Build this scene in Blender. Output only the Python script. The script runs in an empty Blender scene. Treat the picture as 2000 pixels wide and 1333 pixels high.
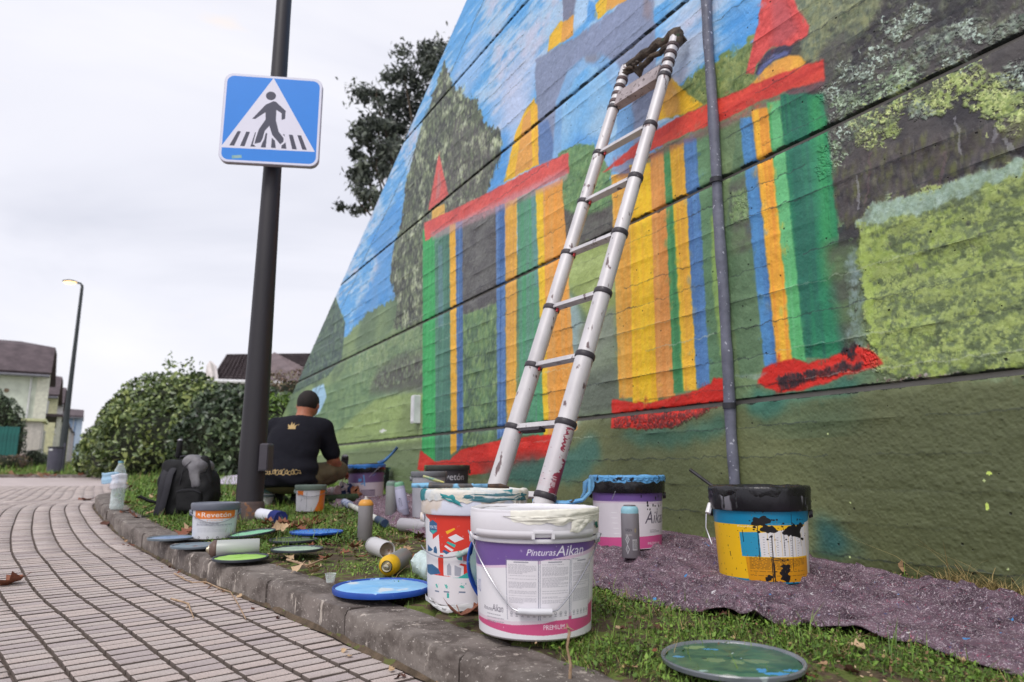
import bpy, math, random
import numpy as np
from mathutils import Vector, Matrix, Euler
R_=math.radians
random.seed(7); RNG=np.random.default_rng(11)
S=bpy.context.scene; COL=S.collection
# ---------------------------------------------------------------- camera, sky, sun, exposure
FPX=1333.; PITCH=math.atan(250/1333.)
cam_d=bpy.data.cameras.new('camera'); cam=bpy.data.objects.new('camera',cam_d); COL.objects.link(cam)
cam_d.sensor_width=36; cam_d.lens=36*FPX/2000.; cam_d.clip_start=.02; cam_d.clip_end=900
cam.rotation_euler=(math.pi/2+PITCH,0,0); cam.location=(0,0,0)
cam_d.dof.use_dof=True; cam_d.dof.focus_distance=2.1; cam_d.dof.aperture_fstop=3.4
S.camera=cam
world=bpy.data.worlds.new('World'); S.world=world; world.use_nodes=True
SUN_EL,SUN_ROT=52.,205.
def build_world():
    nt=world.node_tree; nt.nodes.clear(); N=nt.nodes.new; L=nt.links.new
    out=N('ShaderNodeOutputWorld'); bg=N('ShaderNodeBackground'); bg.inputs[1].default_value=.1
    sky=N('ShaderNodeTexSky'); sky.sky_type='NISHITA'; sky.sun_disc=False
    sky.sun_elevation=R_(SUN_EL); sky.sun_rotation=R_(SUN_ROT); sky.air_density=1.2; sky.dust_density=3
    tc=N('ShaderNodeTexCoord')
    mp=N('ShaderNodeMapping'); mp.inputs['Scale'].default_value=(1.,1.,2.6); mp.inputs['Location'].default_value=(.3,.1,.4)
    L(tc.outputs['Generated'],mp.inputs[0])
    n1=N('ShaderNodeTexNoise'); n1.inputs['Scale'].default_value=1.7; n1.inputs['Detail'].default_value=5; n1.inputs['Roughness'].default_value=.52; n1.inputs['Distortion'].default_value=.5
    L(mp.outputs[0],n1.inputs[0])
    cr=N('ShaderNodeValToRGB'); e=cr.color_ramp.elements
    e[0].position=.3; e[0].color=(6.3,6.4,7.2,1); e[1].position=.72; e[1].color=(8.6,8.5,8.9,1)
    m=e.new(.5); m.color=(7.7,7.7,8.4,1)
    L(n1.outputs[0],cr.inputs[0])
    # thin warm break in the clouds
    n2=N('ShaderNodeTexNoise'); n2.inputs['Scale'].default_value=4.6; n2.inputs['Detail'].default_value=4
    L(mp.outputs[0],n2.inputs[0])
    r2=N('ShaderNodeValToRGB'); r2.color_ramp.elements[0].position=.70; r2.color_ramp.elements[0].color=(0,0,0,1); r2.color_ramp.elements[1].position=.82; r2.color_ramp.elements[1].color=(1,1,1,1)
    L(n2.outputs[0],r2.inputs[0])
    mw=N('ShaderNodeMixRGB'); mw.inputs[2].default_value=(9.2,8.1,7.3,1); L(r2.outputs[0],mw.inputs[0]); L(cr.outputs[0],mw.inputs[1])
    mx=N('ShaderNodeMixRGB'); mx.inputs[0].default_value=.9
    L(sky.outputs[0],mx.inputs[1]); L(mw.outputs[0],mx.inputs[2]); L(mx.outputs[0],bg.inputs[0]); L(bg.outputs[0],out.inputs[0])
build_world()
sun_d=bpy.data.lights.new('sun','SUN'); sun=bpy.data.objects.new('sun',sun_d); COL.objects.link(sun)
sun_d.energy=1.5; sun_d.angle=R_(24); sun_d.color=(1,.96,.91)
_az=R_(SUN_ROT)
_sd=Vector((math.sin(_az)*math.cos(R_(SUN_EL)),math.cos(_az)*math.cos(R_(SUN_EL)),math.sin(R_(SUN_EL))))
sun.rotation_euler=_sd.to_track_quat('Z','Y').to_euler()
S.view_settings.view_transform='Standard'; S.view_settings.look='None'; S.view_settings.gamma=1; S.view_settings.use_curve_mapping=False
S.view_settings.exposure=.32
# ---------------------------------------------------------------- geometry of the place (measured)
cp,sp=math.cos(PITCH),math.sin(PITCH)
YAW=math.atan(772/1356.)
DW=np.array([-math.sin(YAW),math.cos(YAW),0]); NW=np.array([math.cos(YAW),math.sin(YAW),0]); WD=2.315   # wall direction, normal, distance
WROT=math.atan2(DW[1],DW[0])
def gz(Y): return -.12-.375*math.exp(-Y/4.6)+max(0,.02*(Y-20))
def gzn(Y): return -.12-.375*np.exp(-Y/4.6)+np.maximum(0,.02*(Y-20))
def ray(x,y):
    r=(x-1000)/FPX; u=(666.5-y)/FPX
    return np.array([r,cp-u*sp,sp+u*cp])
def G(x,y,off=0):                       # ground point seen at a spot of the photograph
    r=ray(x,y); t=.8
    while t<120:
        p=r*t
        if p[2]<=gz(p[1])+off: return p
        t*=1.0008
    return r*t
def at(px,Y,z=None):                    # ground point at distance Y
    z=gz(Y) if z is None else z
    return np.array([(px-1000)/FPX*(Y*cp+z*sp),Y,z])
def wall_st(px,py,off=0):
    r=ray(px,py); p=r*((WD-off)/(NW@r)); return float(p@DW),float(p[2])
def wall_pt(s,z,off=0): p=DW*s+NW*(WD-off); return Vector((p[0],p[1],z))
# ---------------------------------------------------------------- helpers
def lin(c):
    c=np.asarray(c,float)/255.; return tuple(np.where(c<=.04045,c/12.92,((c+.055)/1.055)**2.4))
def tag(o,label=None,cat=None,group=None,kind=None):
    if label:o['label']=label
    if cat:o['category']=cat
    if group:o['group']=group
    if kind:o['kind']=kind
    return o
def thing(name,label,cat,loc=(0,0,0),rz=0,group=None,rot=None):
    o=bpy.data.objects.new(name,None); o.empty_display_size=.05; COL.objects.link(o)
    o.location=loc; o.rotation_euler=rot if rot is not None else (0,0,rz)
    return tag(o,label,cat,group)
class MB:
    def __init__(s): s.v=[];s.f=[];s.uv=[];s.mi=[]
    def add(s,vs,fs,uvs=None,mi=0):
        b=len(s.v); s.v.extend([tuple(map(float,v)) for v in vs])
        for i,f in enumerate(fs):
            s.f.append(tuple(b+j for j in f)); s.mi.append(mi)
            s.uv.append(uvs[i] if uvs else None)
        return s
    def box(s,c,d,rz=0,bev=0,M_=None,mi=0):
        x,y,z=[k/2 for k in d]
        if bev:
            b=bev; vs=[];
            for sx,sy in((-1,-1),(1,-1),(1,1),(-1,1)): vs.append((sx*x,sy*y,-z))
            for sx,sy in((-1,-1),(1,-1),(1,1),(-1,1)): vs.append((sx*x,sy*y,z-b))
            for sx,sy in((-1,-1),(1,-1),(1,1),(-1,1)): vs.append((sx*(x-b),sy*(y-b),z))
            fs=[(3,2,1,0)]+[(i,(i+1)%4,4+(i+1)%4,4+i) for i in range(4)]+[(4+i,4+(i+1)%4,8+(i+1)%4,8+i) for i in range(4)]+[(8,9,10,11)]
        else:
            vs=[(sx*x,sy*y,sz*z) for sz in(-1,1) for sx,sy in((-1,-1),(1,-1),(1,1),(-1,1))]
            fs=[(3,2,1,0),(4,5,6,7)]+[(i,(i+1)%4,4+(i+1)%4,4+i) for i in range(4)]
        m=Matrix.Translation(Vector(c))@(M_ if M_ else Matrix.Rotation(rz,4,'Z'))
        return s.add([m@Vector(v) for v in vs],fs,mi=mi)
    def tube(s,pts,rad,seg=10,cap=True,uv=False,flat=1.0,up=None,mi=0):
        pts=[Vector(p) for p in pts]; n=len(pts)
        rad=[rad]*n if not hasattr(rad,'__len__') else rad
        vs=[];fs=[];uvs=[]
        ref=Vector(up) if up else None
        pr=None
        for i,p in enumerate(pts):
            d=(pts[min(i+1,n-1)]-pts[max(i-1,0)]).normalized()
            if ref is not None: a=ref
            elif pr is None: a=Vector((0,0,1)) if abs(d.z)<.9 else Vector((1,0,0))
            else: a=pr
            u=(a-d*a.dot(d)).normalized(); w=d.cross(u); pr=u
            for k in range(seg):
                t=2*math.pi*k/seg; vs.append(p+u*(math.cos(t)*rad[i]*flat)+w*(math.sin(t)*rad[i]))
        for i in range(n-1):
            for k in range(seg):
                k2=(k+1)%seg; fs.append((i*seg+k,i*seg+k2,(i+1)*seg+k2,(i+1)*seg+k))
                uvs.append([(k/seg,i/(n-1)),((k+1)/seg,i/(n-1)),((k+1)/seg,(i+1)/(n-1)),(k/seg,(i+1)/(n-1))])
        if cap:
            fs.append(tuple(range(seg))[::-1]); fs.append(tuple((n-1)*seg+k for k in range(seg))); uvs+= [[(0,0)]*seg]*2
        return s.add(vs,fs,uvs if uv else None,mi)
    def lathe(s,prof,seg=48,noise=None,vr=None,cap0=False,cap1=False,c=(0,0,0)):
        # prof (r,z); angle 0 faces -Y, grows towards +X ; u in 0..1 with .5 at -Y
        vs=[];fs=[];uvs=[]; n=len(prof)
        for i,(r,z) in enumerate(prof):
            for k in range(seg):
                t=2*math.pi*k/seg-math.pi; rr,zz=r,z
                if noise: rr,zz=noise(t,i,r,z)
                vs.append((c[0]+rr*math.sin(t),c[1]-rr*math.cos(t),c[2]+zz))
        z0,z1=vr if vr else (prof[0][1],prof[-1][1]); dz=(z1-z0) or 1
        for i in range(n-1):
            va,vb=(prof[i][1]-z0)/dz,(prof[i+1][1]-z0)/dz
            for k in range(seg):
                k2=(k+1)%seg; fs.append((i*seg+k,i*seg+k2,(i+1)*seg+k2,(i+1)*seg+k))
                uvs.append([(k/seg,va),((k+1)/seg,va),((k+1)/seg,vb),(k/seg,vb)])
        if cap0: fs.append(tuple(range(seg))[::-1]); uvs.append([(0,0)]*seg)
        if cap1: fs.append(tuple((n-1)*seg+k for k in range(seg))); uvs.append([(0,0)]*seg)
        return s.add(vs,fs,uvs)
    def mesh(s,name,smooth=True,ang=40):
        me=bpy.data.meshes.new(name); me.from_pydata(s.v,[],s.f)
        if any(u for u in s.uv):
            l=me.uv_layers.new(name='UVMap'); k=0; flat=[]
            for f,u in zip(s.f,s.uv): flat.extend(sum([list(q) for q in (u if u else [(0,0)]*len(f))],[]))
            l.data.foreach_set('uv',flat)
        if any(s.mi): me.polygons.foreach_set('material_index',s.mi)
        if smooth: sm(me,ang)
        me.update(); return me
    def part(s,name,mat,parent=None,label=None,smooth=True,kind=None,loc=None,ang=40):
        return mkobj(name,s.mesh(name,smooth,ang),mat,parent,label,kind,loc)
def sm(me,ang=40):
    me.polygons.foreach_set('use_smooth',[True]*len(me.polygons))
    try: me.set_sharp_from_angle(angle=R_(ang))
    except Exception: pass
def mkobj(name,me,mat,parent=None,label=None,kind=None,loc=None):
    o=bpy.data.objects.new(name,me)
    for m in (mat if isinstance(mat,(list,tuple)) else [mat]):
        if len(me.materials)<(len(mat) if isinstance(mat,(list,tuple)) else 1): me.materials.append(m)
    COL.objects.link(o)
    if parent: o.parent=parent
    if loc is not None: o.location=loc
    if label:o['label']=label
    if kind:o['kind']=kind
    return o
def np_mesh(name,V,F,smooth=False,uv=None):
    V=np.asarray(V,np.float32); F=np.asarray(F,np.int32); me=bpy.data.meshes.new(name)
    k=F.shape[1]; me.vertices.add(len(V)); me.vertices.foreach_set('co',V.ravel())
    me.loops.add(F.size); me.loops.foreach_set('vertex_index',F.ravel())
    me.polygons.add(len(F)); me.polygons.foreach_set('loop_start',np.arange(0,F.size,k,dtype=np.int32)); me.polygons.foreach_set('loop_total',np.full(len(F),k,np.int32))
    if uv is not None:
        l=me.uv_layers.new(name='UVMap'); l.data.foreach_set('uv',np.asarray(uv,np.float32).ravel())
    me.update(calc_edges=True); me.validate()
    if smooth: me.polygons.foreach_set('use_smooth',[True]*len(me.polygons))
    return me
def copy_tree(o,parent=None):
    c=o.copy(); COL.objects.link(c)
    if parent: c.parent=parent
    for ch in list(o.children): copy_tree(ch,c)
    return c
# ---------------------------------------------------------------- materials
def nodes(name):
    m=bpy.data.materials.new(name); m.use_nodes=True; nt=m.node_tree
    return m,nt,nt.nodes['Principled BSDF'],nt.nodes.new,nt.links.new
MC={}
def M(name,col,rough=.6,col2=None,scale=6,det=5,bump=.15,bscale=60,metal=0,spec=.4,sp=None,spscale=40,spth=.62,dist=.003,trans=0,coat=0,rv=.1,stretch=None):
    if name in MC: return MC[name]
    m,nt,b,N,L=nodes(name); MC[name]=m
    c1=lin(col); c2=lin(col2) if col2 else tuple(x*.72 for x in c1)
    tc=N('ShaderNodeTexCoord'); src=tc.outputs['Object']
    if stretch:
        mp=N('ShaderNodeMapping'); mp.inputs['Scale'].default_value=stretch; L(src,mp.inputs[0]); src=mp.outputs[0]
    n=N('ShaderNodeTexNoise'); n.inputs['Scale'].default_value=scale; n.inputs['Detail'].default_value=det; n.inputs['Roughness'].default_value=.62
    L(src,n.inputs[0])
    cr=N('ShaderNodeValToRGB'); cr.color_ramp.elements[0].position=.33; cr.color_ramp.elements[1].position=.67
    cr.color_ramp.elements[0].color=(*c2,1); cr.color_ramp.elements[1].color=(*c1,1); L(n.outputs[0],cr.inputs[0]); o=cr.outputs[0]
    if sp:
        n3=N('ShaderNodeTexNoise'); n3.inputs['Scale'].default_value=spscale; n3.inputs['Detail'].default_value=3; L(src,n3.inputs[0])
        r3=N('ShaderNodeValToRGB'); r3.color_ramp.elements[0].position=spth; r3.color_ramp.elements[0].color=(0,0,0,1); r3.color_ramp.elements[1].position=spth+.04; r3.color_ramp.elements[1].color=(1,1,1,1)
        L(n3.outputs[0],r3.inputs[0]); mx=N('ShaderNodeMixRGB'); mx.inputs[2].default_value=(*lin(sp),1); L(r3.outputs[0],mx.inputs[0]); L(o,mx.inputs[1]); o=mx.outputs[0]
    L(o,b.inputs['Base Color'])
    b.inputs['Metallic'].default_value=metal; b.inputs['Specular IOR Level'].default_value=spec
    if trans: b.inputs['Transmission Weight'].default_value=trans
    if coat: b.inputs['Coat Weight'].default_value=coat
    mr=N('ShaderNodeMapRange'); mr.inputs['To Min'].default_value=max(0,rough-rv); mr.inputs['To Max'].default_value=min(1,rough+rv); L(n.outputs[0],mr.inputs[0]); L(mr.outputs[0],b.inputs['Roughness'])
    if bump:
        n2=N('ShaderNodeTexNoise'); n2.inputs['Scale'].default_value=bscale; n2.inputs['Detail'].default_value=4; L(src,n2.inputs[0])
        bp=N('ShaderNodeBump'); bp.inputs['Strength'].default_value=bump; bp.inputs['Distance'].default_value=dist; L(n2.outputs[0],bp.inputs['Height']); L(bp.outputs[0],b.inputs['Normal'])
    return m
def img_mat(name,img,rough=.45,bump=.1,bscale=80,alpha_h=0,spec=.4,dirt=.12,dist=.002,metal=0,dscale=5):
    m,nt,b,N,L=nodes(name)
    t=N('ShaderNodeTexImage'); t.image=img; t.extension='EXTEND'
    tc=N('ShaderNodeTexCoord'); n=N('ShaderNodeTexNoise'); n.inputs['Scale'].default_value=dscale; n.inputs['Detail'].default_value=6; n.inputs['Roughness'].default_value=.7; L(tc.outputs['Object'],n.inputs[0])
    mr=N('ShaderNodeMapRange'); mr.inputs['From Min'].default_value=.3; mr.inputs['From Max'].default_value=.7; mr.inputs['To Min'].default_value=1-dirt; mr.inputs['To Max'].default_value=1.; L(n.outputs[0],mr.inputs[0])
    mx=N('ShaderNodeMixRGB'); mx.blend_type='MULTIPLY'; mx.inputs[0].default_value=1; L(t.outputs[0],mx.inputs[1]); L(mr.outputs[0],mx.inputs[2]); L(mx.outputs[0],b.inputs['Base Color'])
    b.inputs['Roughness'].default_value=rough; b.inputs['Specular IOR Level'].default_value=spec; b.inputs['Metallic'].default_value=metal
    n2=N('ShaderNodeTexNoise'); n2.inputs['Scale'].default_value=bscale; n2.inputs['Detail'].default_value=5; L(tc.outputs['Object'],n2.inputs[0])
    bp=N('ShaderNodeBump'); bp.inputs['Strength'].default_value=bump; bp.inputs['Distance'].default_value=dist; L(n2.outputs[0],bp.inputs['Height']); nrm=bp.outputs[0]
    if alpha_h:
        b2=N('ShaderNodeBump'); b2.inputs['Strength'].default_value=1; b2.inputs['Distance'].default_value=alpha_h; L(t.outputs[1],b2.inputs['Height']); L(nrm,b2.inputs['Normal']); nrm=b2.outputs[0]
    L(nrm,b.inputs['Normal']); return m
def to_img(name,a):
    h,w=a.shape[:2]; im=bpy.data.images.new(name,w,h,alpha=True)
    if a.shape[2]==3: a=np.concatenate([a,np.ones((h,w,1),np.float32)],2)
    im.alpha_mode='CHANNEL_PACKED'
    im.pixels.foreach_set(np.clip(a,0,1).astype(np.float32).ravel()); im.update(); im.pack(); return im
# ---------------------------------------------------------------- small raster painter (flat print and mural paint)
def up2(g,h,w):
    gh,gw=g.shape; y=np.linspace(0,gh-1.001,h); x=np.linspace(0,gw-1.001,w); yi=y.astype(int); xi=x.astype(int)
    fy=(y-yi); fy=fy*fy*(3-2*fy); fx=(x-xi); fx=fx*fx*(3-2*fx)
    r=g[yi]*(1-fy)[:,None]+g[yi+1]*fy[:,None]
    return (r[:,xi]*(1-fx)+r[:,xi+1]*fx).astype(np.float32)
def fbm(h,w,cy,cx,oc=4,seed=0):
    r=np.random.default_rng(seed); o=np.zeros((h,w),np.float32); a=1;t=0
    for i in range(oc):
        gh=max(3,int(h/cy)+2); gw=max(3,int(w/cx)+2); o+=a*up2(r.random((gh,gw)).astype(np.float32),h,w); t+=a; a*=.55; cy=max(1.5,cy/2); cx=max(1.5,cx/2)
    return o/t
_T={}
def text_tris(s,shear=0):
    if (s,shear) in _T: return _T[(s,shear)]
    c=bpy.data.curves.new('t','FONT'); c.body=s; c.size=1; c.resolution_u=3
    o=bpy.data.objects.new('t',c); COL.objects.link(o); bpy.context.view_layer.update()
    me=o.evaluated_get(bpy.context.evaluated_depsgraph_get()).to_mesh(); me.calc_loop_triangles()
    v=np.array([x.co[:2] for x in me.vertices]) if len(me.vertices) else np.zeros((0,2)); t=[tuple(q.vertices) for q in me.loop_triangles]
    bpy.data.objects.remove(o); bpy.data.curves.remove(c)
    if len(v): v[:,0]-=v[:,0].min()
    v[:,0]+=v[:,1]*shear
    _T[(s,shear)]=(v,t); return v,t
class Cv:
    def __init__(s,w,h,x0,x1,y0,y1,bg=(255,255,255)):
        s.a=np.zeros((h,w,3),np.float32); s.a[:]=np.array(bg)/255.; s.w,s.h=w,h; s.x0,s.y0=x0,y0; s.sx=w/(x1-x0); s.sy=h/(y1-y0)
        s.wx=s.wy=None; s.H=None
    def mask(s,pts,wob=0):
        p=np.array([((x-s.x0)*s.sx,(y-s.y0)*s.sy) for x,y in pts]); pad=int(wob*2)+2
        xa,ya=np.floor(p.min(0)).astype(int)-pad; xb,yb=np.ceil(p.max(0)).astype(int)+pad
        xa,ya=max(0,xa),max(0,ya); xb,yb=min(s.w,xb),min(s.h,yb)
        if xa>=xb or ya>=yb: return None,None
        X,Y=np.meshgrid(np.arange(xa,xb)+.5,np.arange(ya,yb)+.5)
        if wob and s.wx is not None: X=X+s.wx[ya:yb,xa:xb]*wob; Y=Y+s.wy[ya:yb,xa:xb]*wob
        ins=np.zeros(X.shape,bool); n=len(p)
        for i in range(n):
            (x1,y1),(x2,y2)=p[i],p[(i+1)%n]
            if y1==y2: continue
            c=((y1>Y)!=(y2>Y)); ins^=c&(X<(x2-x1)*(Y-y1)/(y2-y1)+x1)
        return ins.astype(np.float32),(slice(ya,yb),slice(xa,xb))
    def poly(s,pts,col,al=1,wob=0,soft=0,tex=None,col2=None,hgt=0):
        m,sl=s.mask(pts,wob)
        if m is None: return
        for k in range(0 if not soft else (1 if soft<1 else 3)):
            r=max(1,int(soft))
            for ax in (0,1):
                c=np.cumsum(np.pad(m,[(r+1,r) if ax==0 else (0,0),(r+1,r) if ax==1 else (0,0)],mode='edge'),axis=ax)
                m=(np.take(c,range(2*r+1,c.shape[ax]),ax)-np.take(c,range(0,c.shape[ax]-2*r-1),ax))/(2*r+1)
        c=np.array(col)/255.
        if col2 is not None:
            t=tex[sl][...,None]; t=np.clip((t-.35)/.3,0,1); c=c*(1-t)+np.array(col2)/255.*t
        m=(m*al)[...,None]; s.a[sl]=s.a[sl]*(1-m)+c*m
        if hgt and s.H is not None: s.H[sl]+=m[...,0]*hgt
    def rect(s,x0,y0,x1,y1,col,al=1): s.poly([(x0,y0),(x1,y0),(x1,y1),(x0,y1)],col,al)
    def line(s,pts,wd,col,al=1,wob=0):
        k=s.sx/s.sy
        for (x1,y1),(x2,y2) in zip(pts[:-1],pts[1:]):
            dx,dy=(x2-x1)*s.sx,(y2-y1)*s.sy; l=math.hypot(dx,dy) or 1; nx,ny=-dy/l*wd/2*s.sx/s.sx,dx/l*wd/2
            ox,oy=nx,ny*k
            s.poly([(x1+ox,y1+oy),(x2+ox,y2+oy),(x2-ox,y2-oy),(x1-ox,y1-oy)],col,al,wob)
    def ell(s,cx,cy,rx,ry,col,al=1,wob=0,n=20,soft=0): s.poly([(cx+rx*math.cos(2*math.pi*i/n),cy+ry*math.sin(2*math.pi*i/n)) for i in range(n)],col,al,wob,soft)
    def text(s,t,x,y,wd,hh,col,shear=0,rot=0):   # fits text into wd wide, hh high box from x,y
        v,tr=text_tris(t,shear)
        if not len(v): return
        mn,mxx=v.min(0),v.max(0); q=(v-mn)/(mxx-mn)*np.array([wd,hh])
        if rot:
            q=q*np.array([s.sx,s.sy]); c_,s_=math.cos(rot),math.sin(rot); q=np.stack([q[:,0]*c_-q[:,1]*s_,q[:,0]*s_+q[:,1]*c_],1)/np.array([s.sx,s.sy])
        q=q+np.array([x,y])
        for a in tr: s.poly([tuple(q[i]) for i in a],col)
    def lines(s,x0,x1,y1,y0,n,col,seed=0,al=.6,g=.35):   # small print, too small to read
        r=random.Random(seed); dy=(y1-y0)/n
        for i in range(n):
            if r.random()<.12: continue
            xe=x1 if r.random()<.7 else x0+(x1-x0)*r.uniform(.4,.95); x=x0; y=y1-i*dy
            while x<xe:
                w=(x1-x0)*r.uniform(.03,.11); s.rect(x,y-dy*(1-g),min(x+w,xe),y,col,al); x+=w+(x1-x0)*.02
    def splat(s,cx,cy,r,col,n=5,seed=0,asp=1,al=1):
        q=random.Random(seed)
        k=s.sx/s.sy
        pts=[]
        for i in range(26):
            t=2*math.pi*i/26; rr=r*(.85+.22*math.sin(2*t+seed)+.14*math.sin(5*t+seed*2)+q.uniform(-.08,.08)); pts.append((cx+rr*math.cos(t),cy+rr*math.sin(t)*k*asp))
        s.poly(pts,col,al)
        for i in range(n):
            t=q.uniform(0,6.28); d=r*q.uniform(1.0,1.9); e=r*q.uniform(.06,.2); s.ell(cx+d*math.cos(t),cy+d*math.sin(t)*k*asp,e,e*k,col,al,n=8)
    def img(s,name,H=None):
        a=s.a if H is None else np.concatenate([s.a,H[...,None]],2)
        return to_img(name,a)
# ================================================================ the painted concrete wall
S0,S1,Z0,Z1=-1.5,12.7,-.7,5.3; PPM=300
JOINTS=[.286,1.322,2.356,3.392,4.43]
def wall_top(s): return min(5.15,max(.3,4.081-.4665*(s-4.872)))
def paint_mural():
    w,h=int((S1-S0)*PPM),int((Z1-Z0)*PPM)
    c=Cv(w,h,S0,S1,Z0,Z1,(95,168,228)); c.H=np.full((h,w),.3,np.float32)
    c.wx=(fbm(h,w,12,12,4,1)-.5)*3; c.wy=(fbm(h,w,12,12,4,2)-.5)*3
    nA=fbm(h,w,120,160,5,3); nB=fbm(h,w,26,34,4,4); nV=fbm(h,w,300,7,3,5); nF=fbm(h,w,5,5,2,6); nH=fbm(h,w,12,70,4,8)
    q=lambda pts:[wall_st(x,y) for x,y in pts]
    P=lambda pts,col,**k: c.poly(q(pts),col,**({'wob':1.8,'soft':.5}|k))
    # --- sky with clouds
    t=np.clip((nA*.65+nH*.5-.52)/.16,0,1)[...,None]; c.a=c.a*(1-t)+np.array((176,208,238))/255.*t
    t=np.clip((nB*.4+nA*.7-.63)/.1,0,1)[...,None]; c.a=c.a*(1-t*.75)+np.array((208,210,232))/255.*t*.75
    for pts,al in (([(985,150),(1040,60),(1060,120),(1030,230),(985,260)],.6),([(950,200),(1000,120),(1030,200),(1000,330),(960,250)],.45),([(880,150),(930,60),(960,100),(900,220)],.4),([(1290,60),(1340,10),(1390,60),(1350,150),(1300,140)],.5)):
        P(pts,(212,212,235),al=al,soft=12,wob=20)
    for pts in ([(930,330),(990,250),(1000,330),(960,380)],[(690,620),(760,480),(800,440),(790,560),(730,660)],[(1060,180),(1090,150),(1100,220),(1050,240)],[(1560,0),(1420,0),(1405,110),(1480,70)],[(720,470),(780,380),(800,410),(740,520)]):
        P(pts,(72,150,222),al=.75,soft=10,wob=14)
    BR=[]                        # brush stamps
    rb=np.random.default_rng(5)
    for k in range(14):
        n=33; yy,xx=np.mgrid[-1:1:n*1j,-1:1:n*1j]; a=(k%7)*math.pi/7+.2; u=xx*math.cos(a)+yy*math.sin(a); v=-xx*math.sin(a)+yy*math.cos(a)
        asp=.42 if k<7 else .75; m=np.clip(1.6-(np.sqrt(u*u+(v/asp)**2)*1.7),0,1); br=up2(rb.random((4,12)).astype(np.float32),n,n); m=m*np.clip(br*2.2-.25,0,1); BR.append(m.astype(np.float32))
    SC={}
    def dab(s,z,size,col,k,al=.9,hg=.25):
        n=max(3,int(size*PPM)); key=(k,n)
        if key not in SC: i=np.linspace(0,32,n).astype(int); SC[key]=BR[k][i][:,i]
        m=SC[key]; x=int((s-S0)*PPM)-n//2; y=int((z-Z0)*PPM)-n//2
        if x<0 or y<0 or x+n>w or y+n>h: return
        sl=(slice(y,y+n),slice(x,x+n)); mm=m[...,None]*al; c.a[sl]=c.a[sl]*(1-mm)+col*mm; c.H[sl]=np.maximum(c.H[sl],c.H[sl]*(1-m)+m*(.3+hg))
    def dabs(pts,n,sz,cols,ks=range(14),al=.9,seed=0,st=False,hg=.25,clump=0,jit=.05):
        r=random.Random(seed+99); pp=pts if st else q(pts); m,sl=c.mask(pp,4)
        if m is None: return
        ys,xs=np.nonzero(m>.5)
        if not len(xs): return
        cl=[r.randrange(len(xs)) for _ in range(clump)] if clump else None
        for i in range(n):
            if cl and r.random()<.93:
                j=r.choice(cl); x=xs[j]+r.gauss(0,11); y=ys[j]+r.gauss(0,9)
            else: j=r.randrange(len(xs)); x,y=xs[j],ys[j]
            s=(x+sl[1].start)/PPM+S0; z=(y+sl[0].start)/PPM+Z0
            col=np.clip(np.array(r.choice(cols))/255.+r.gauss(0,jit),0,1); dab(s,z,sz*r.uniform(.6,1.5),col,r.choice(list(ks)),al*r.uniform(.6,1),hg)
    # --- meadow and base colours (wall coordinates)
    c.poly([(S0,Z0),(S1,Z0),(S1,1.25),(9.5,1.35),(8.6,1.55),(7.4,1.75),(6.2,1.7),(5.2,1.3),(4.4,1.45),(3.6,1.5),(2.8,1.6),(2.1,1.75),(1.4,2.0),(S0,2.4)],(130,152,106),wob=12,tex=nA,col2=(104,128,96))
    c.poly([(1.35,Z1),(S0,Z1),(S0,.3),(1.33,.3),(1.4,.6),(1.52,.8),(1.62,1.3),(1.75,1.6),(1.66,2.1),(1.9,2.5),(1.5,3.4)],(82,78,78),wob=14,tex=nB,col2=(58,56,60))
    # --- base course
    c.poly([(S0,Z0),(S1,Z0),(S1,.3),(7,.29),(4,.285),(S0,.285)],(116,122,84),wob=2,tex=nA,col2=(98,106,72))
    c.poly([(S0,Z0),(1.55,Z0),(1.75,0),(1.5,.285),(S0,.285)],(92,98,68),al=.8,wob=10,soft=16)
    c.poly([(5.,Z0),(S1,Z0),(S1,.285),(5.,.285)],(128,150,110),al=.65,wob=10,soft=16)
    # distant dark tree at the left end, hills
    P([(655,580),(674,632),(668,700),(640,735),(560,775),(575,700),(610,610)],(84,108,90),tex=nB,col2=(66,86,84))
    dabs([(655,580),(674,632),(668,700),(640,735),(560,775),(575,700),(610,610)],900,.09,[(110,138,110),(70,92,80),(134,160,120),(90,118,100)],al=.7,seed=1)
    P([(640,800),(655,745),(690,690),(720,680),(760,650),(800,590),(835,540),(835,790),(640,880)],(134,158,112),soft=3,tex=nB,col2=(110,138,102))
    P([(600,890),(590,800),(620,760),(680,740),(720,720),(770,740),(800,800),(700,880)],(104,134,98),soft=5,tex=nB,col2=(124,152,108))
    P([(610,760),(632,750),(638,775),(625,805),(612,815),(606,790)],(160,200,226),soft=2)
    c.line(q([(618,740),(616,830)]),.02,(70,84,80),.8); c.line(q([(618,775),(628,750)]),.012,(70,84,80),.8)
    P([(740,720),(790,690),(830,690),(830,765),(720,768)],(92,94,88),soft=12,al=.85,tex=nB,col2=(80,76,78))
    dabs([(700,690),(760,650),(828,600),(828,735),(740,760),(690,745)],800,.07,[(140,160,122),(112,134,104),(158,176,134)],al=.65,seed=2)
    P([(600,900),(640,862),(690,815),(735,780),(790,768),(830,772),(830,860),(640,885)],(152,174,110),soft=4,tex=nA,col2=(138,160,104))
    dabs([(640,862),(690,815),(735,780),(790,768),(830,772),(830,800),(700,840)],350,.08,[(152,172,108),(128,152,94)],al=.4,seed=3)
    P([(790,790),(830,780),(830,850),(770,850)],(116,132,88),al=.6,soft=8)
    # big conifer
    con=[(868,120),(884,165),(900,178),(930,200),(950,245),(978,255),(978,300),(965,330),(950,380),(935,420),(905,470),(905,540),(830,640),(800,640),(768,640),(778,600),(762,545),(770,480),(785,430),(792,360),(808,300),(822,250),(846,185)]
    P(con,(84,92,76),wob=14,tex=nB,col2=(64,66,66))
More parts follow.
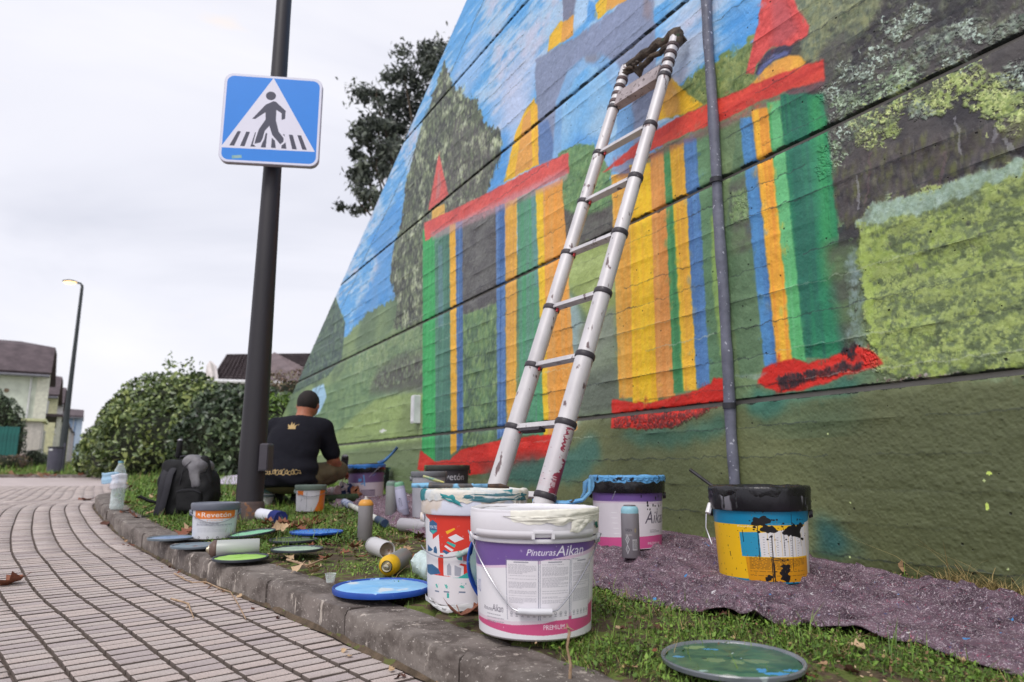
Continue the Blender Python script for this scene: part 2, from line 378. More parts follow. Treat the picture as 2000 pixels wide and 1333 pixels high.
    P([(890,230),(950,260),(965,330),(930,420),(860,470),(835,600),(822,560),(835,440),(870,330)],(92,90,88),soft=6,wob=10)
    dabs(con,4200,.07,[(150,164,124),(124,142,104),(96,112,86),(168,178,140),(76,84,74)],al=.7,seed=4,ks=[2,3,4,9,10])
    dabs(con,1500,.06,[(196,206,172),(184,196,152),(206,212,186)],al=.8,seed=44,ks=[2,3,4,9,10],clump=70)
    dabs(con,1500,.06,[(66,70,64),(88,92,80)],al=.75,seed=45,ks=[2,3,4],clump=60)
    dabs([(890,230),(950,260),(965,330),(930,420),(860,470),(870,330)],700,.05,[(132,134,120),(84,82,80)],al=.7,seed=5)
    # --- the tall building
    P([(1045,118),(1069,103),(1130,68),(1200,20),(1235,-25),(1272,-40),(1280,60),(1283,180),(1262,270),(1240,330),(1170,345),(1108,330),(1050,322)],(128,140,168),wob=4,tex=nA,col2=(146,158,190),soft=1)
    P([(1050,320),(1046,240),(1070,235),(1090,310)],(98,128,178),soft=2)
    P([(1078,330),(1086,200),(1108,140),(1140,112),(1170,104),(1205,124),(1226,170),(1238,230),(1238,300),(1180,345)],(150,190,228),soft=2,tex=nA,col2=(120,172,224))
    P([(1095,322),(1098,210),(1122,155),(1150,128),(1182,142),(1200,185),(1206,250),(1190,330)],(108,176,232),tex=nA,col2=(164,204,236),soft=1)
    P([(1100,300),(1130,262),(1170,270),(1190,300),(1150,330)],(88,158,226),al=.7,soft=5)
    P([(1140,112),(1165,104),(1178,108),(1160,124),(1144,122)],(142,122,124),al=.6,soft=2)
    P([(1260,-20),(1272,10),(1270,40),(1256,30)],(150,130,132),al=.6,soft=3)
    P([(1099,-60),(1135,-70),(1125,28),(1099,42)],(126,132,156))
    P([(1121,30),(1130,-40),(1150,-30),(1163,12),(1145,40),(1119,66)],(172,206,238),soft=2)
    P([(1145,44),(1150,0),(1165,10),(1163,38)],(90,160,226),soft=1)
    P([(1069,103),(1073,71),(1095,41),(1100,44),(1097,82)],(242,190,46)); P([(1096,84),(1099,43),(1121,30),(1119,70)],(228,164,76))
    P([(1163,11),(1185,-20),(1260,-60),(1215,0),(1168,38)],(242,196,52)); P([(1182,24),(1190,-20),(1260,-60),(1225,0)],(232,170,80))
    # yellow part left of it
    P([(1044,191),(1052,322),(984,356),(994,315),(1006,262),(1024,218)],(240,190,48)); P([(1022,232),(1036,212),(1040,322),(1005,345)],(228,164,80)); P([(1043,200),(1050,205),(1052,322),(1044,325)],(238,180,52))
    # --- centre greens
    P([(1090,300),(1130,280),(1160,285),(1190,330),(1200,430),(1098,440)],(98,136,92),tex=nB,col2=(112,152,102))
    dabs([(1100,300),(1160,285),(1190,330),(1200,410),(1100,420)],700,.06,[(120,158,102),(84,122,84),(140,172,112)],al=.6,seed=6)
    P([(1093,405),(1140,425),(1205,395),(1205,500),(1095,500)],(88,84,82),tex=nB,col2=(110,114,104),soft=2)
    P([(1095,490),(1150,480),(1205,470),(1205,640),(1150,620),(1110,560)],(152,170,100),soft=4,tex=nB,col2=(170,188,120))
    P([(1098,560),(1130,600),(1150,680),(1130,840),(1095,830)],(164,188,192),soft=5,al=.85)
    P([(1130,640),(1200,600),(1206,790),(1130,820)],(122,140,108),soft=5,tex=nA,col2=(142,152,134))
    P([(1130,730),(1206,715),(1206,800),(1130,818)],(104,114,100),soft=6)
    # greens and darks seen between the left columns
    P([(900,430),(985,390),(986,590),(900,620)],(86,84,86),tex=nB,col2=(108,108,106)); dabs([(900,430),(985,390),(986,590),(900,620)],500,.035,[(120,120,112),(66,66,70)],al=.6,seed=7)
    P([(900,618),(986,588),(986,880),(900,900)],(104,138,96),tex=nB,col2=(78,104,84)); dabs([(900,618),(986,588),(986,850),(900,880)],700,.07,[(140,168,104),(112,142,96),(158,182,118)],al=.6,seed=8,ks=[3,4,10,11])
    # --- left tower
    V=4 
    P([(826,450),(849,442),(851,910),(825,905)],(62,176,98),tex=nV,col2=(52,162,90)); P([(849,442),(880,430),(882,905),(851,905)],(84,140,116),tex=nV,col2=(70,120,104)); P([(856,480),(864,480),(866,640),(856,640)],(108,142,160),al=.6,soft=2)
    P([(878,428),(890,424),(893,880),(881,890)],(238,180,56)); P([(890,424),(903,420),(905,870),(893,882)],(86,130,184),tex=nV,col2=(70,106,160))
    P([(968,400),(986,392),(988,850),(972,858)],(96,134,188),tex=nV,col2=(66,108,166)); P([(986,392),(1010,384),(1008,840),(990,846)],(238,182,66),tex=nV,col2=(226,166,78))
    P([(1010,384),(1050,368),(1063,850),(1016,850)],(82,160,112),tex=nV,col2=(98,150,128)); P([(1036,376),(1050,368),(1056,560),(1045,560)],(108,150,158),al=.7,soft=2)
    P([(1046,372),(1061,366),(1074,860),(1063,862)],(244,200,44)); P([(1060,366),(1098,350),(1130,840),(1072,858)],(230,168,86),tex=nV,col2=(238,160,62))
    P([(857,300),(876,380),(842,408),(836,412),(848,350)],(226,106,98),tex=nF,col2=(216,92,86)); P([(857,330),(862,360),(858,385),(850,392)],(190,140,140),al=.6,soft=2)
    P([(845,408),(868,398),(870,425),(842,434)],(230,182,90))
    P([(828,436),(880,412),(950,378),(1040,330),(1110,298),(1112,338),(1040,372),(1000,392),(930,420),(880,440),(830,472)],(230,96,88),tex=nB,col2=(214,84,80))
    P([(840,455),(900,428),(1000,380),(1108,330),(1108,352),(1000,402),(900,446),(845,470)],(206,160,170),al=.6,soft=3)
    red=(206,40,30)
    P([(816,918),(822,880),(850,902),(880,898),(900,880),(940,868),(1000,856),(1085,848),(1090,890),(1010,905),(960,925),(890,930),(850,925)],red,tex=nB,col2=(222,52,40)); P([(930,905),(1000,885),(1060,880),(1050,905),(960,930)],(150,52,46),al=.7,soft=4)
    P([(930,925),(1000,905),(1090,888),(1170,850),(1178,900),(1120,945),(1010,950)],(62,112,104),al=.8,soft=6,wob=12)
    # --- hill and sky right of centre, small tower roof
    P([(1300,230),(1330,170),(1380,130),(1440,95),(1480,68),(1470,165),(1400,200),(1380,240)],(112,136,80),wob=12,tex=nB,col2=(134,150,90)); dabs([(1330,170),(1380,130),(1480,75),(1470,165),(1370,200)],500,.045,[(150,160,96),(92,116,72)],al=.7,seed=9)
    P([(1292,160),(1312,152),(1345,185),(1373,205),(1340,222),(1298,232),(1270,240),(1280,200)],(238,188,46)); P([(1292,160),(1310,152),(1322,175),(1330,222),(1298,232)],(206,154,82),al=.85,soft=2)
    # right foliage behind and beside the right tower
    P([(1560,20),(1640,-80),(1760,-60),(1700,30),(1640,60),(1600,120),(1560,130)],(118,124,92),wob=16,tex=nB,col2=(140,146,104),soft=4)
    dabs([(1540,0),(1640,-60),(1740,-40),(1690,60),(1610,120),(1570,120)],900,.05,[(140,146,108),(104,118,98),(158,160,120),(92,106,96)],al=.65,seed=10)
    P([(1600,100),(1650,60),(1660,190),(1610,200)],(84,82,80),soft=4)
    # leaf clusters of the park behind
    for i,(x,y,rr,cc) in enumerate([(1625,180,26,0),(1655,140,24,0),(1690,140,20,0),(1720,110,30,0),(1750,60,30,0),(1790,30,28,0),(1735,175,34,1),(1650,200,30,1),(1690,190,28,1),(1780,120,36,0),(1810,90,30,0),(1765,150,38,1),(1840,80,24,0),(1870,120,34,0),(1900,60,30,0),(1950,70,34,0),(1990,50,30,0),(1640,250,36,0),(1625,300,30,1),(1680,230,34,1),(1730,215,36,2),(1695,270,30,2),(1740,250,22,2),(1770,190,40,2),(1830,200,34,2),(1850,165,40,2),(1800,215,26,0),(1885,150,40,2),(1920,190,40,2),(1960,180,44,2),(1990,150,40,0),(1940,210,34,2),(1610,330,22,1),(1990,210,36,2),(1445,400,16,1),(1975,240,36,2),(1860,60,20,0)]):
        cols=[[(160,178,158),(182,198,180),(96,112,98),(88,92,84)],[(142,172,128),(168,194,160),(110,134,96)],[(160,178,96),(176,196,120),(132,152,92)]][cc]
        pl=[(x+rr*math.cos(a),y+rr*.85*math.sin(a)) for a in np.linspace(0,6.28,10)[:-1]]
        dabs(pl,int(40+rr*3),.024,cols,al=.9,seed=200+i,hg=.5,ks=[0,1,2,5,6,7,9])
    dabs([(1610,0),(1720,-60),(2000,-80),(2000,60),(1850,160),(1620,330)],900,.04,[(92,98,80),(66,70,70),(104,110,84)],al=.6,seed=12)
    dabs([(1620,330),(1700,290),(2000,230),(2000,320),(1680,420),(1620,470)],500,.06,[(92,86,84),(74,66,68),(104,108,66)],al=.6,seed=13,ks=[3,4,10])
    for pts in ([(1672,345),(1678,405)],[(1860,230),(1872,262),(1876,300)],[(1945,250),(1940,280)],[(1960,270),(1976,296)],[(1700,300),(1690,400)],[(1845,300),(1830,370)]):
        c.line(q(pts),.009,(150,150,156) if pts[0][0] not in(1700,1845) else (104,86,88),.6,wob=3)
    # curled highlights on the leaf clusters
    rc=random.Random(77)
    for (x,y,n_,cc) in [(1625,180,7,0),(1655,140,7,0),(1690,140,6,0),(1720,110,8,0),(1750,60,8,0),(1790,30,8,0),(1735,175,10,1),(1650,200,8,1),(1765,150,10,1),(1870,120,9,0),(1900,60,8,0),(1640,250,10,0),(1625,300,9,1),(1680,230,10,2),(1730,215,10,2),(1695,270,9,2),(1770,190,10,2),(1830,200,10,2),(1850,165,12,2),(1885,150,12,2),(1920,190,12,2),(1960,180,12,2),(1940,210,9,2),(1990,210,9,2),(1975,240,9,2),(1985,150,12,0)]:
        for i in range(int(n_*2.2)):
            a0=rc.uniform(0,6.28); xx,yy=x+rc.gauss(0,15),y+rc.gauss(0,12); R2=rc.uniform(2,7); col=np.array([(196,216,202),(186,206,178),(196,208,138)][cc])+rc.gauss(0,8)
            c.line(q([(xx+R2*math.cos(a0+t),yy+R2*.9*math.sin(a0+t)) for t in np.linspace(0,rc.uniform(1.2,3.2),5)]),rc.uniform(.003,.007),col,.85,wob=2)
    # small arch, cone and dome of the right tower
    P([(1492,-30),(1539,-30),(1560,20),(1582,50),(1575,72),(1546,88),(1505,94),(1479,124),(1471,147),(1457,145),(1470,90),(1482,40)],(222,88,84),tex=nF,col2=(210,76,74)); P([(1510,-10),(1535,0),(1560,60),(1530,85),(1508,92)],(182,86,92),al=.75,soft=3)
    P([(1474,145),(1484,118),(1502,100),(1530,88),(1550,90),(1546,108),(1512,118),(1484,146)],(66,62,84),wob=2); P([(1478,143),(1490,122),(1510,106),(1542,98),(1540,107),(1510,117),(1484,144)],(98,108,158),wob=2)
    P([(1466,170),(1482,146),(1514,118),(1545,108),(1562,110),(1576,124),(1560,140),(1510,165)],(240,182,68),tex=nB,col2=(232,166,74))
    # blob of greens between conduit and tower
    P([(1440,235),(1446,232),(1480,470),(1500,720),(1445,740),(1415,470)],(110,138,104),tex=nB,col2=(96,124,92)); P([(1425,360),(1462,340),(1470,440),(1475,485),(1428,500)],(86,82,84),soft=3,tex=nB,col2=(108,128,96))
    dabs([(1428,375),(1460,370),(1462,430),(1430,440)],160,.035,[(142,168,112),(112,140,96)],al=.8,seed=14)
    # --- centre tower columns
    C=lambda x0,x1,yt,xb0,xb1,yb,col,c2,**k: P([(x0,yt),(x1,yt-4),(xb1,yb-2),(xb0,yb)],col,tex=nV,col2=c2,**({'wob':1.3,'soft':.5}|k))
    P([(1340,272),(1400,240),(1422,740),(1384,760)],(108,148,108),tex=nA,col2=(94,130,96)); P([(1388,420),(1402,430),(1418,690),(1415,741),(1408,700),(1392,560)],(150,182,98),al=.9,soft=1)
    C(1194,1232,342,1209,1240,778,(236,182,84),(238,170,62)); C(1230,1272,322,1236,1286,788,(250,204,36),(244,188,40)); C(1270,1300,300,1283,1320,778,(232,166,92),(226,150,74))
    C(1296,1310,290,1316,1338,768,(84,158,98),(66,138,86)); C(1308,1337,284,1335,1362,764,(244,196,52),(232,172,60)); C(1335,1360,272,1361,1387,758,(88,134,188),(76,116,172))
    P([(1176,338),(1245,278),(1290,250),(1340,222),(1400,196),(1470,165),(1530,142),(1608,118),(1612,158),(1540,178),(1470,205),(1400,240),(1340,262),(1290,285),(1240,308),(1182,336)],(226,78,62),tex=nH,col2=(204,62,54))
    P([(1200,345),(1290,287),(1400,242),(1540,181),(1610,158),(1608,172),(1540,192),(1400,256),(1290,302),(1215,350)],(150,96,104),al=.6,soft=2)
    # --- right tower columns
    C(1444,1470,232,1494,1520,722,(84,142,196),(76,124,182)); C(1468,1500,214,1518,1550,712,(248,190,60),(236,158,60)); C(1499,1523,200,1548,1574,712,(108,190,128),(84,176,104))
    C(1522,1608,186,1572,1662,700,(44,132,94),(42,110,92)); P([(1585,190),(1606,180),(1626,400),(1640,560),(1612,560),(1600,380)],(62,160,96),al=.85,soft=3,tex=nV,col2=(48,140,88)); P([(1560,300),(1590,270),(1600,420),(1580,430)],(88,146,120),al=.4,soft=8)
    P([(1606,480),(1650,470),(1700,480),(1690,690),(1650,690)],(96,118,82),soft=5,tex=nB,col2=(84,92,78))
    dabs([(1650,500),(1690,480),(1690,690),(1665,690)],260,.04,[(128,150,142),(104,122,96),(150,172,172)],al=.6,seed=15)
    # --- clipped hedge, heavy paint
    hed=[(1676,440),(1700,412),(1760,400),(1830,385),(1900,352),(2000,322),(2120,285),(2120,735),(2000,722),(1900,728),(1790,735),(1722,722),(1704,650),(1690,560)]
    P(hed,(142,162,86),wob=8,tex=nB,col2=(128,150,92))
    c.poly([(.9,.3),(S0,.3),(S0,1.05),(.9,.97)],(142,162,86),wob=8,tex=nB,col2=(128,150,92))
    for k,(n,sz,cc) in enumerate(((2600,.05,[(148,168,88),(132,154,84),(158,178,96)]),(700,.045,[(98,112,92),(112,126,104)]),(2600,.04,[(156,176,92),(168,186,104),(142,164,84)]),(150,.05,[(86,90,80),(76,78,76)]),(1500,.03,[(170,188,104),(158,178,90)]))):
        dabs(hed,n,sz,cc,al=.8,seed=20+k,hg=.55,clump=0 if k!=3 else 16)
    rt_=random.Random(12)
    for i in range(210):      # rounded tufts: shaded below, bright on top
        u=rt_.random(); v=rt_.random(); x=1700+u*330; yt=412-u*90; y=yt+(722-yt)*v; s_,z_=wall_st(x,y); R3=rt_.uniform(.028,.062); lt=rt_.uniform(-14,14)
        for k in range(16): a=rt_.uniform(3.3,6.1); dab(s_+R3*math.cos(a)*1.15,z_+R3*math.sin(a)*1.05,.034,np.array((98+lt,112+lt,80+lt))/255.,rt_.randrange(14),.65,-.1)
        for k in range(24): a=rt_.uniform(-.3,3.4); q2=rt_.uniform(.1,1); dab(s_+R3*math.cos(a)*q2,z_+R3*math.sin(a)*q2,.024,np.array((146+26*q2+lt,162+26*q2+lt,90+26*q2+lt*.5))/255.,rt_.randrange(14),.95,.65)
    dabs([(1668,445),(1700,402),(1760,390),(1830,375),(1900,342),(2000,312),(2000,335),(1900,372),(1830,402),(1760,420),(1700,440)],900,.035,[(158,184,166),(172,196,182),(142,164,140)],al=.9,seed=27,hg=.6)
    dabs([(1676,440),(1690,430),(1712,650),(1722,722),(1700,650)],200,.035,[(166,188,96)],al=.9,seed=28,hg=.6)
    P([(1590,1010),(1625,1020),(1680,1060),(1672,1085),(1600,1095)],(46,96,98),al=.85,soft=6,wob=10)
    P([(1445,795),(1470,760),(1560,758),(1650,745),(1700,735),(1650,775),(1560,790),(1500,820)],(58,114,100),al=.85,soft=4,wob=10)
    P([(1210,850),(1260,835),(1330,838),(1420,805),(1425,840),(1350,870),(1260,872)],(64,112,96),al=.75,soft=5,wob=10)
    P([(1440,830),(1560,800),(1700,790),(1660,840),(1540,850)],(70,104,82),al=.4,soft=10)
    # red bases of the towers
    P([(1194,779),(1262,789),(1312,776),(1362,762),(1388,752),(1393,739),(1419,739),(1427,779),(1380,800),(1350,814),(1312,836),(1250,838),(1196,836)],red,tex=nB,col2=(222,48,34))
    dabs([(1260,812),(1330,805),(1420,785),(1370,812),(1310,836),(1200,836),(1205,815)],500,.03,[(110,44,44),(74,44,48),(150,48,44)],al=.8,seed=31,hg=.4)
    P([(1481,749),(1490,722),(1520,707),(1550,702),(1576,712),(1610,700),(1644,690),(1672,676),(1707,690),(1724,711),(1700,722),(1662,731),(1610,750),(1560,762),(1524,768)],red,tex=nB,col2=(218,48,38))
    dabs([(1515,740),(1600,725),(1660,706),(1685,712),(1640,730),(1560,745),(1530,760)],260,.035,[(44,36,44),(60,40,46)],al=.85,seed=32)
    dabs([(1640,692),(1655,675),(1672,680),(1660,700)],40,.03,[(44,36,44)],al=.9,seed=33)
    dabs([(1700,742),(1760,738),(1880,728),(1880,738),(1720,752)],120,.018,[(196,180,184),(164,150,150),(120,96,96)],al=.9,seed=34)
    for i in range(5): s_,z_=wall_st(random.Random(i).uniform(1560,1990),random.Random(i+50).uniform(760,1120)); c.ell(s_,z_,.004,.004,(214,232,160),n=6)
    c.ell(*wall_st(1929,990),.006,.012,(216,240,120),n=8); c.ell(*wall_st(1933,925),.008,.006,(216,240,120),n=8)
    P([(740,842),(748,838),(756,842),(746,846)],(226,228,226)); P([(1420,735),(1500,728),(1480,742)],(170,190,196),al=.4)
    # wet-in-wet smears: each picks up the colour under it and drags it a little
    rs=random.Random(6)
    for i in range(15000):
        s_,z_=rs.uniform(.6,8.5)**1.0,rs.uniform(.25,3.6); x=int((s_-S0)*PPM); y=int((z_-Z0)*PPM); col=c.a[y,x].copy()
        dab(s_+rs.gauss(0,.012),z_+rs.gauss(0,.02),rs.uniform(.03,.09),np.clip(col*rs.uniform(.9,1.12)+rs.gauss(0,.012),0,1),rs.randrange(14),rs.uniform(.15,.45),.12)
    # board marks: thin dark lines along the joints, pits, cracks parallel to the top
    for z in JOINTS: c.poly([(S0,z-.011),(S1,z-.011),(S1,z+.011),(S0,z+.011)],(26,32,30),al=.8,wob=3)
    r=random.Random(4)
    for z in BOARDS:
        s=S0
        while s<S1:
            l=r.uniform(.1,.9); a=r.uniform(.1,.55); zz=z+r.uniform(-.002,.002)
            if r.random()<.8: c.poly([(s,zz-.003),(s+l,zz-.003),(s+l,zz+.002),(s,zz+.002)],(44,50,54) if r.random()<.8 else (196,204,190),al=a,wob=3)
            s+=l
    for off in (.2,): c.line([(s,4.081-.4665*(s-4.872)-off*1.9) for s in np.linspace(4.0,11,9)],.012,(50,60,74),.7,wob=4)
    for i in range(1500):
        s_,z_=r.uniform(.4,9),r.uniform(-.5,4.4); x=int((s_-S0)*PPM); y=int((z_-Z0)*PPM); e=r.choice((1,1,2)); c.a[y:y+e,x:x+e]*=.45; c.H[y:y+e,x:x+e]=0
    # painters' height: horizontal board grain, rough plaster low down
    rough=.55*fbm(h,w,5,6,3,41)+.45*fbm(h,w,2.5,2.5,1,43)
    zz=np.linspace(Z0,Z1,h)[:,None]; low=np.clip((.75-zz)/.6,.25,1); ss=np.linspace(S0,S1,w)[None]; rt=np.clip((3.2-ss)/2,.3,1)
    c.H=c.H*.75+.30*(nF*.4+rough*.9)*low*rt+.12*nH+.14*nF
    c.a*=(1-.14*(nA[...,None]-.5)-.10*(nF[...,None]-.5)); 
    return c.img('mural_paint',c.H)
BOARDS=[]
_z=-.5
for _k,_j in enumerate([-.75]+JOINTS):
    for _o in (.062,.188,.316,.44,.562,.68,.8,.925): BOARDS.append(_j+_o)
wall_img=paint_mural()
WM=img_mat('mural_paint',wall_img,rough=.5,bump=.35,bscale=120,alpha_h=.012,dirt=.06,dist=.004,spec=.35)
wall=thing('mural_wall','tall board-marked concrete retaining wall painted with a colourful park and castle mural','wall',(0,0,0))
def wall_course(z0,z1,proud,seed):
    r=np.random.default_rng(seed); rr=random.Random(seed)
    zs=[(z0+.008,-.028),(z0+.011,-.004),(z0+.014,0)]
    bs=[b for b in BOARDS if z0+.03<b<z1-.03]; prev=z0+.012
    steps=[]
    for b in bs+[z1-.012]:
        n=3
        for k in range(1,n+1):
            zz=prev+(b-prev)*k/n; zs.append((zz-(.003 if k==n else 0),'b'))
        if b!=z1-.012: zs.append((b+.001,'l')); zs.append((b+.006,'b'))
        prev=b+.006
    zs.append((z1-.011,-.004)); zs.append((z1-.008,-.028))
    ss=np.arange(S0,12.55,.045); V=[];W=len(ss)
    bo=[rr.uniform(-.0007,.0007) for _ in range(20)]; lip=[rr.uniform(.001,.0055)*(1 if z0<2 else .6) for _ in range(20)]; bi=0
    lv=np.interp(np.arange(W),np.arange(0,W+8,8),r.random(W//8+2)); 
    for i,(z,k) in enumerate(zs):
        jit=r.normal(0,.0007,W)
        for j,s in enumerate(ss):
            top=wall_top(s)
            if k=='b': o=proud+bo[bi]
            elif k=='l': o=proud+bo[bi]+lip[bi]*((lv[j]+bi*.37)%1-.25)
            else: o=proud+k
            p=DW*s+NW*(WD-o-jit[j]); V.append((p[0],p[1],min(z,top)))
        if k=='l': bi+=1
    F=[];UV=[]
    for i in range(len(zs)-1):
        for j in range(W-1):
            a=i*W+j
            if V[a][2]>=wall_top(ss[j])-1e-6 and V[a+1][2]>=wall_top(ss[j+1])-1e-6: continue
            idx=(a+1,a,a+W,a+W+1); F.append(idx)
            for q_ in idx: UV.append(((ss[q_%W]-S0)/(S1-S0),(V[q_][2]-Z0)/(Z1-Z0)))
    me=np_mesh('concrete_course',V,F,True,UV); sm(me,50); mkobj('concrete_course',me,WM,wall)
_zs=[-.72]+JOINTS+[5.2]
for i in range(6): wall_course(_zs[i],_zs[i+1],.004 if i==0 else 0,60+i)
conc=M('bare_concrete',(150,146,140),.85,scale=3,bump=.4)
mb=MB()
pf=[(S0,-.8),(12.53,-.8),(12.53,wall_top(12.53)),(4.2,wall_top(4.2)),(2.58,5.15),(S0,5.15)]
a=[wall_pt(s,z,-.02) for s,z in pf]; b=[wall_pt(s,z,-.42) for s,z in pf]; n=len(pf)
mb.add(a+b,[tuple(range(n))[::-1],tuple(range(n,2*n))]+[(i,(i+1)%n,n+(i+1)%n,n+i) for i in range(n)]); mb.part('wall_core',conc,wall,smooth=False)
# painted conduit running up the wall
pts=[wall_pt(2.108+.002*math.sin(z*7),z,.026+.001*math.sin(z*13)) for z in np.arange(-.45,4.6,.06)]
MB().tube(pts,[.0245+.0012*math.sin(i*1.7)+.001*math.sin(i*.6) for i in range(len(pts))],12).part('conduit',M('conduit_paint',(112,114,130),.5,col2=(84,86,100),scale=9,bump=.5,bscale=35,dist=.006,sp=(176,178,190),spscale=60,spth=.66),wall,'thick grey painted pipe running straight up the wall')
mb=MB()
for z in (.27,1.31,2.35): mb.tube([wall_pt(2.108,z-.012,.03),wall_pt(2.108,z+.012,.03)],.029,12)
mb.part('conduit_bracket',M('conduit_joint',(52,52,60),.6),wall)
bx=thing('service_box','small white service box fixed low on the mural beside the green column','box',tuple(wall_pt(*wall_st(818,800),0)),WROT)
MB().box((0,.03,0),(.08,.06,.25),bev=.006).part('box_body',M('white_box',(232,232,236),.5),bx); MB().box((0,.062,0),(.068,.006,.225),bev=.002).part('cover',M('white_box',(232,232,236),.5),bx)
# ================================================================ ground, kerb, pavement
def catmull(P,n=12):
    P=[np.array(p,float) for p in P]; P=[2*P[0]-P[1]]+P+[2*P[-1]-P[-2]]; o=[]
    for i in range(1,len(P)-2):
        for k in range(n):
            t=k/n; a,b,c,d=P[i-1:i+3]; o.append(.5*((2*b)+(c-a)*t+(2*a-5*b+4*c-d)*t*t+(3*b-a-3*c+d)*t**3))
    o.append(P[-2]); return np.array(o)
def resample(P,step):
    d=np.r_[0,np.cumsum(np.hypot(*np.diff(P,axis=0).T))]; t=np.arange(0,d[-1],step)
    return np.stack([np.interp(t,d,P[:,0]),np.interp(t,d,P[:,1])],1)
KW=.155; PDROP=.076
_kp=[tuple(G(x,y,-PDROP)[:2]) for x,y in ((840,1328),(740,1281),(635,1233),(500,1174),(370,1121),(300,1084),(248,1054),(205,1016),(186,985))]; _d=np.array(_kp[0])-np.array(_kp[1]); _d/=np.hypot(*_d)
KP=catmull([tuple(np.array(_kp[0])+_d*k) for k in (2.6,1.7,.9,.4)]+_kp+[(-3.95,7.0),(-5.9,10.3),(-7.6,13.9),(-8.35,15.6),(-9.3,16.55),(-11,16.9),(-14,17.0),(-22,17.1),(-48,17.2)])
KP=resample(KP,.05); KT=np.gradient(KP,axis=0); KT/=np.hypot(*KT.T)[:,None]; KN=np.stack([-KT[:,1],KT[:,0]],1)   # KN: to the left of travel = pavement side
KS=KP[::3]; KSN=KN[::3]
def kside(x,y):      # signed distance to kerb face, positive on the grass side
    x=np.atleast_1d(x).astype(np.float32); y=np.atleast_1d(y).astype(np.float32); o=np.empty(len(x),np.float32)
    for i in range(0,len(x),20000):
        dx=x[i:i+20000,None]-KS[None,:,0]; dy=y[i:i+20000,None]-KS[None,:,1]; d=dx*dx+dy*dy; j=d.argmin(1); k=np.arange(len(j))
        sd=-(dx[k,j]*KSN[j,0]+dy[k,j]*KSN[j,1]); o[i:i+20000]=np.sign(sd)*np.maximum(np.abs(sd),0*sd)
        far=np.sqrt(d[k,j]); o[i:i+20000]=np.where(np.abs(sd)<far*.3,np.sign(sd)*far,sd)
    return o
soil=M('soil',(96,80,62),.95,col2=(58,50,38),scale=9,det=8,bump=.9,bscale=45,dist=.012,sp=(92,104,48),spscale=22,spth=.5)
turf=M('turf_soil',(92,108,48),.95,col2=(70,76,40),scale=3,det=8,bump=.8,bscale=40,dist=.012,sp=(110,94,66),spscale=14,spth=.57)
def sheet(name,xs,ys,zf,mat,keep=None,kind='structure'):
    X,Y=np.meshgrid(xs,ys); Z=zf(X.ravel(),Y.ravel()); V=np.stack([X.ravel(),Y.ravel(),Z],1); W=len(xs)
    i,j=np.meshgrid(np.arange(len(ys)-1),np.arange(W-1),indexing='ij'); a=(i*W+j).ravel(); F=np.stack([a,a+1,a+W+1,a+W],1)
    if keep is not None: F=F[keep(X.ravel(),Y.ravel())[F].any(1)]
    return mkobj(name,np_mesh(name,V,F,True),mat,kind=kind)
_ns=fbm(256,256,6,6,4,77)
def tn(x,y,sc=9.,amp=.02): return (_ns[(np.asarray(y)*sc).astype(int)%256,(np.asarray(x)*sc).astype(int)%256]-.5)*amp
def zsoil(x,y):
    s=kside(x,y); return np.where(s>.1,gzn(y)-.012+tn(x,y,9,.03)*np.clip((s-.15)*4,0,1),gzn(y)-.16)
sheet('grass_ground',np.arange(-16,4.01,.1),np.arange(-1,18.6,.1),zsoil,soil if False else soil)
sheet('far_ground',np.r_[np.arange(-260,-40,20),np.arange(-40,41,2),np.arange(60,261,20)],np.r_[np.arange(18.4,60,1.5),np.arange(60,401,20)],lambda x,y:gzn(np.minimum(y,60))-.015+.0*x,turf)
sheet('far_ground',np.r_[np.arange(-260,-16,4),-15.9],np.r_[17.35,18.5],lambda x,y:gzn(y)-.015,turf)
# pavement bed, mortar between the setts
bed=M('pavement_bed',(128,115,108),.95,col2=(100,88,82),scale=20,det=6,bump=.6,bscale=90,dist=.004)
sheet('pavement_bed',np.r_[np.arange(-70,-14,4),np.arange(-14,3.1,.5)],np.r_[np.arange(-3,17.0,.5),17.2],lambda x,y:gzn(y)-PDROP-.012,bed)
sett_side=M('sett_side_tone',(124,112,106),.95,col2=(98,88,82),scale=20,bump=.3)  # grey-brown for the sett sides, darker than their tops
SETT=[M('sett_%s'%n,c,.85,col2=c2,scale=5,det=10,bump=.45,bscale=260,dist=.0015,sp=(142,131,128),spscale=230,spth=.58) for n,c,c2 in (('pale',(196,185,180),(170,158,153)),('grey',(186,174,172),(160,148,146)),('rose',(200,186,180),(174,160,154)))]
pav=bpy.data.objects.new('pavement',None); COL.objects.link(pav); pav['kind']='structure'; pav.location=(0,0,0)
def sett_mesh(L_,Wd,seed):
    r=random.Random(seed); b=.0013; x,y=L_/2,Wd/2; j=lambda:r.uniform(-.0012,.0012)
    vs=[(-x+j(),-y+j(),-.02),(x+j(),-y+j(),-.02),(x+j(),y+j(),-.02),(-x+j(),y+j(),-.02)]; vs+=[(v[0],v[1],-b*.9) for v in vs]; vs+=[(v[0]*(1-b/x),v[1]*(1-b/y),r.uniform(-.0006,.0006)) for v in vs[:4]]
    return vs,[(i,(i+1)%4,4+(i+1)%4,4+i) for i in range(4)]+[(4+i,4+(i+1)%4,8+(i+1)%4,8+i) for i in range(4)]+[(8,9,10,11)]
ROWP,SLOT=.096,.0465
sm_=[[]for _ in range(3)]
SM=[]
for k in range(9):
    v,f=sett_mesh(ROWP-.0085,SLOT-.0056,k); me=bpy.data.meshes.new('paving_sett'); me.from_pydata(v,[],f); me.materials.append(SETT[k%3]); me.materials.append(sett_side); me.polygons.foreach_set('material_index',[1]*4+[0]*5); SM.append((me,v,f))
rr=random.Random(3)
setts=[]
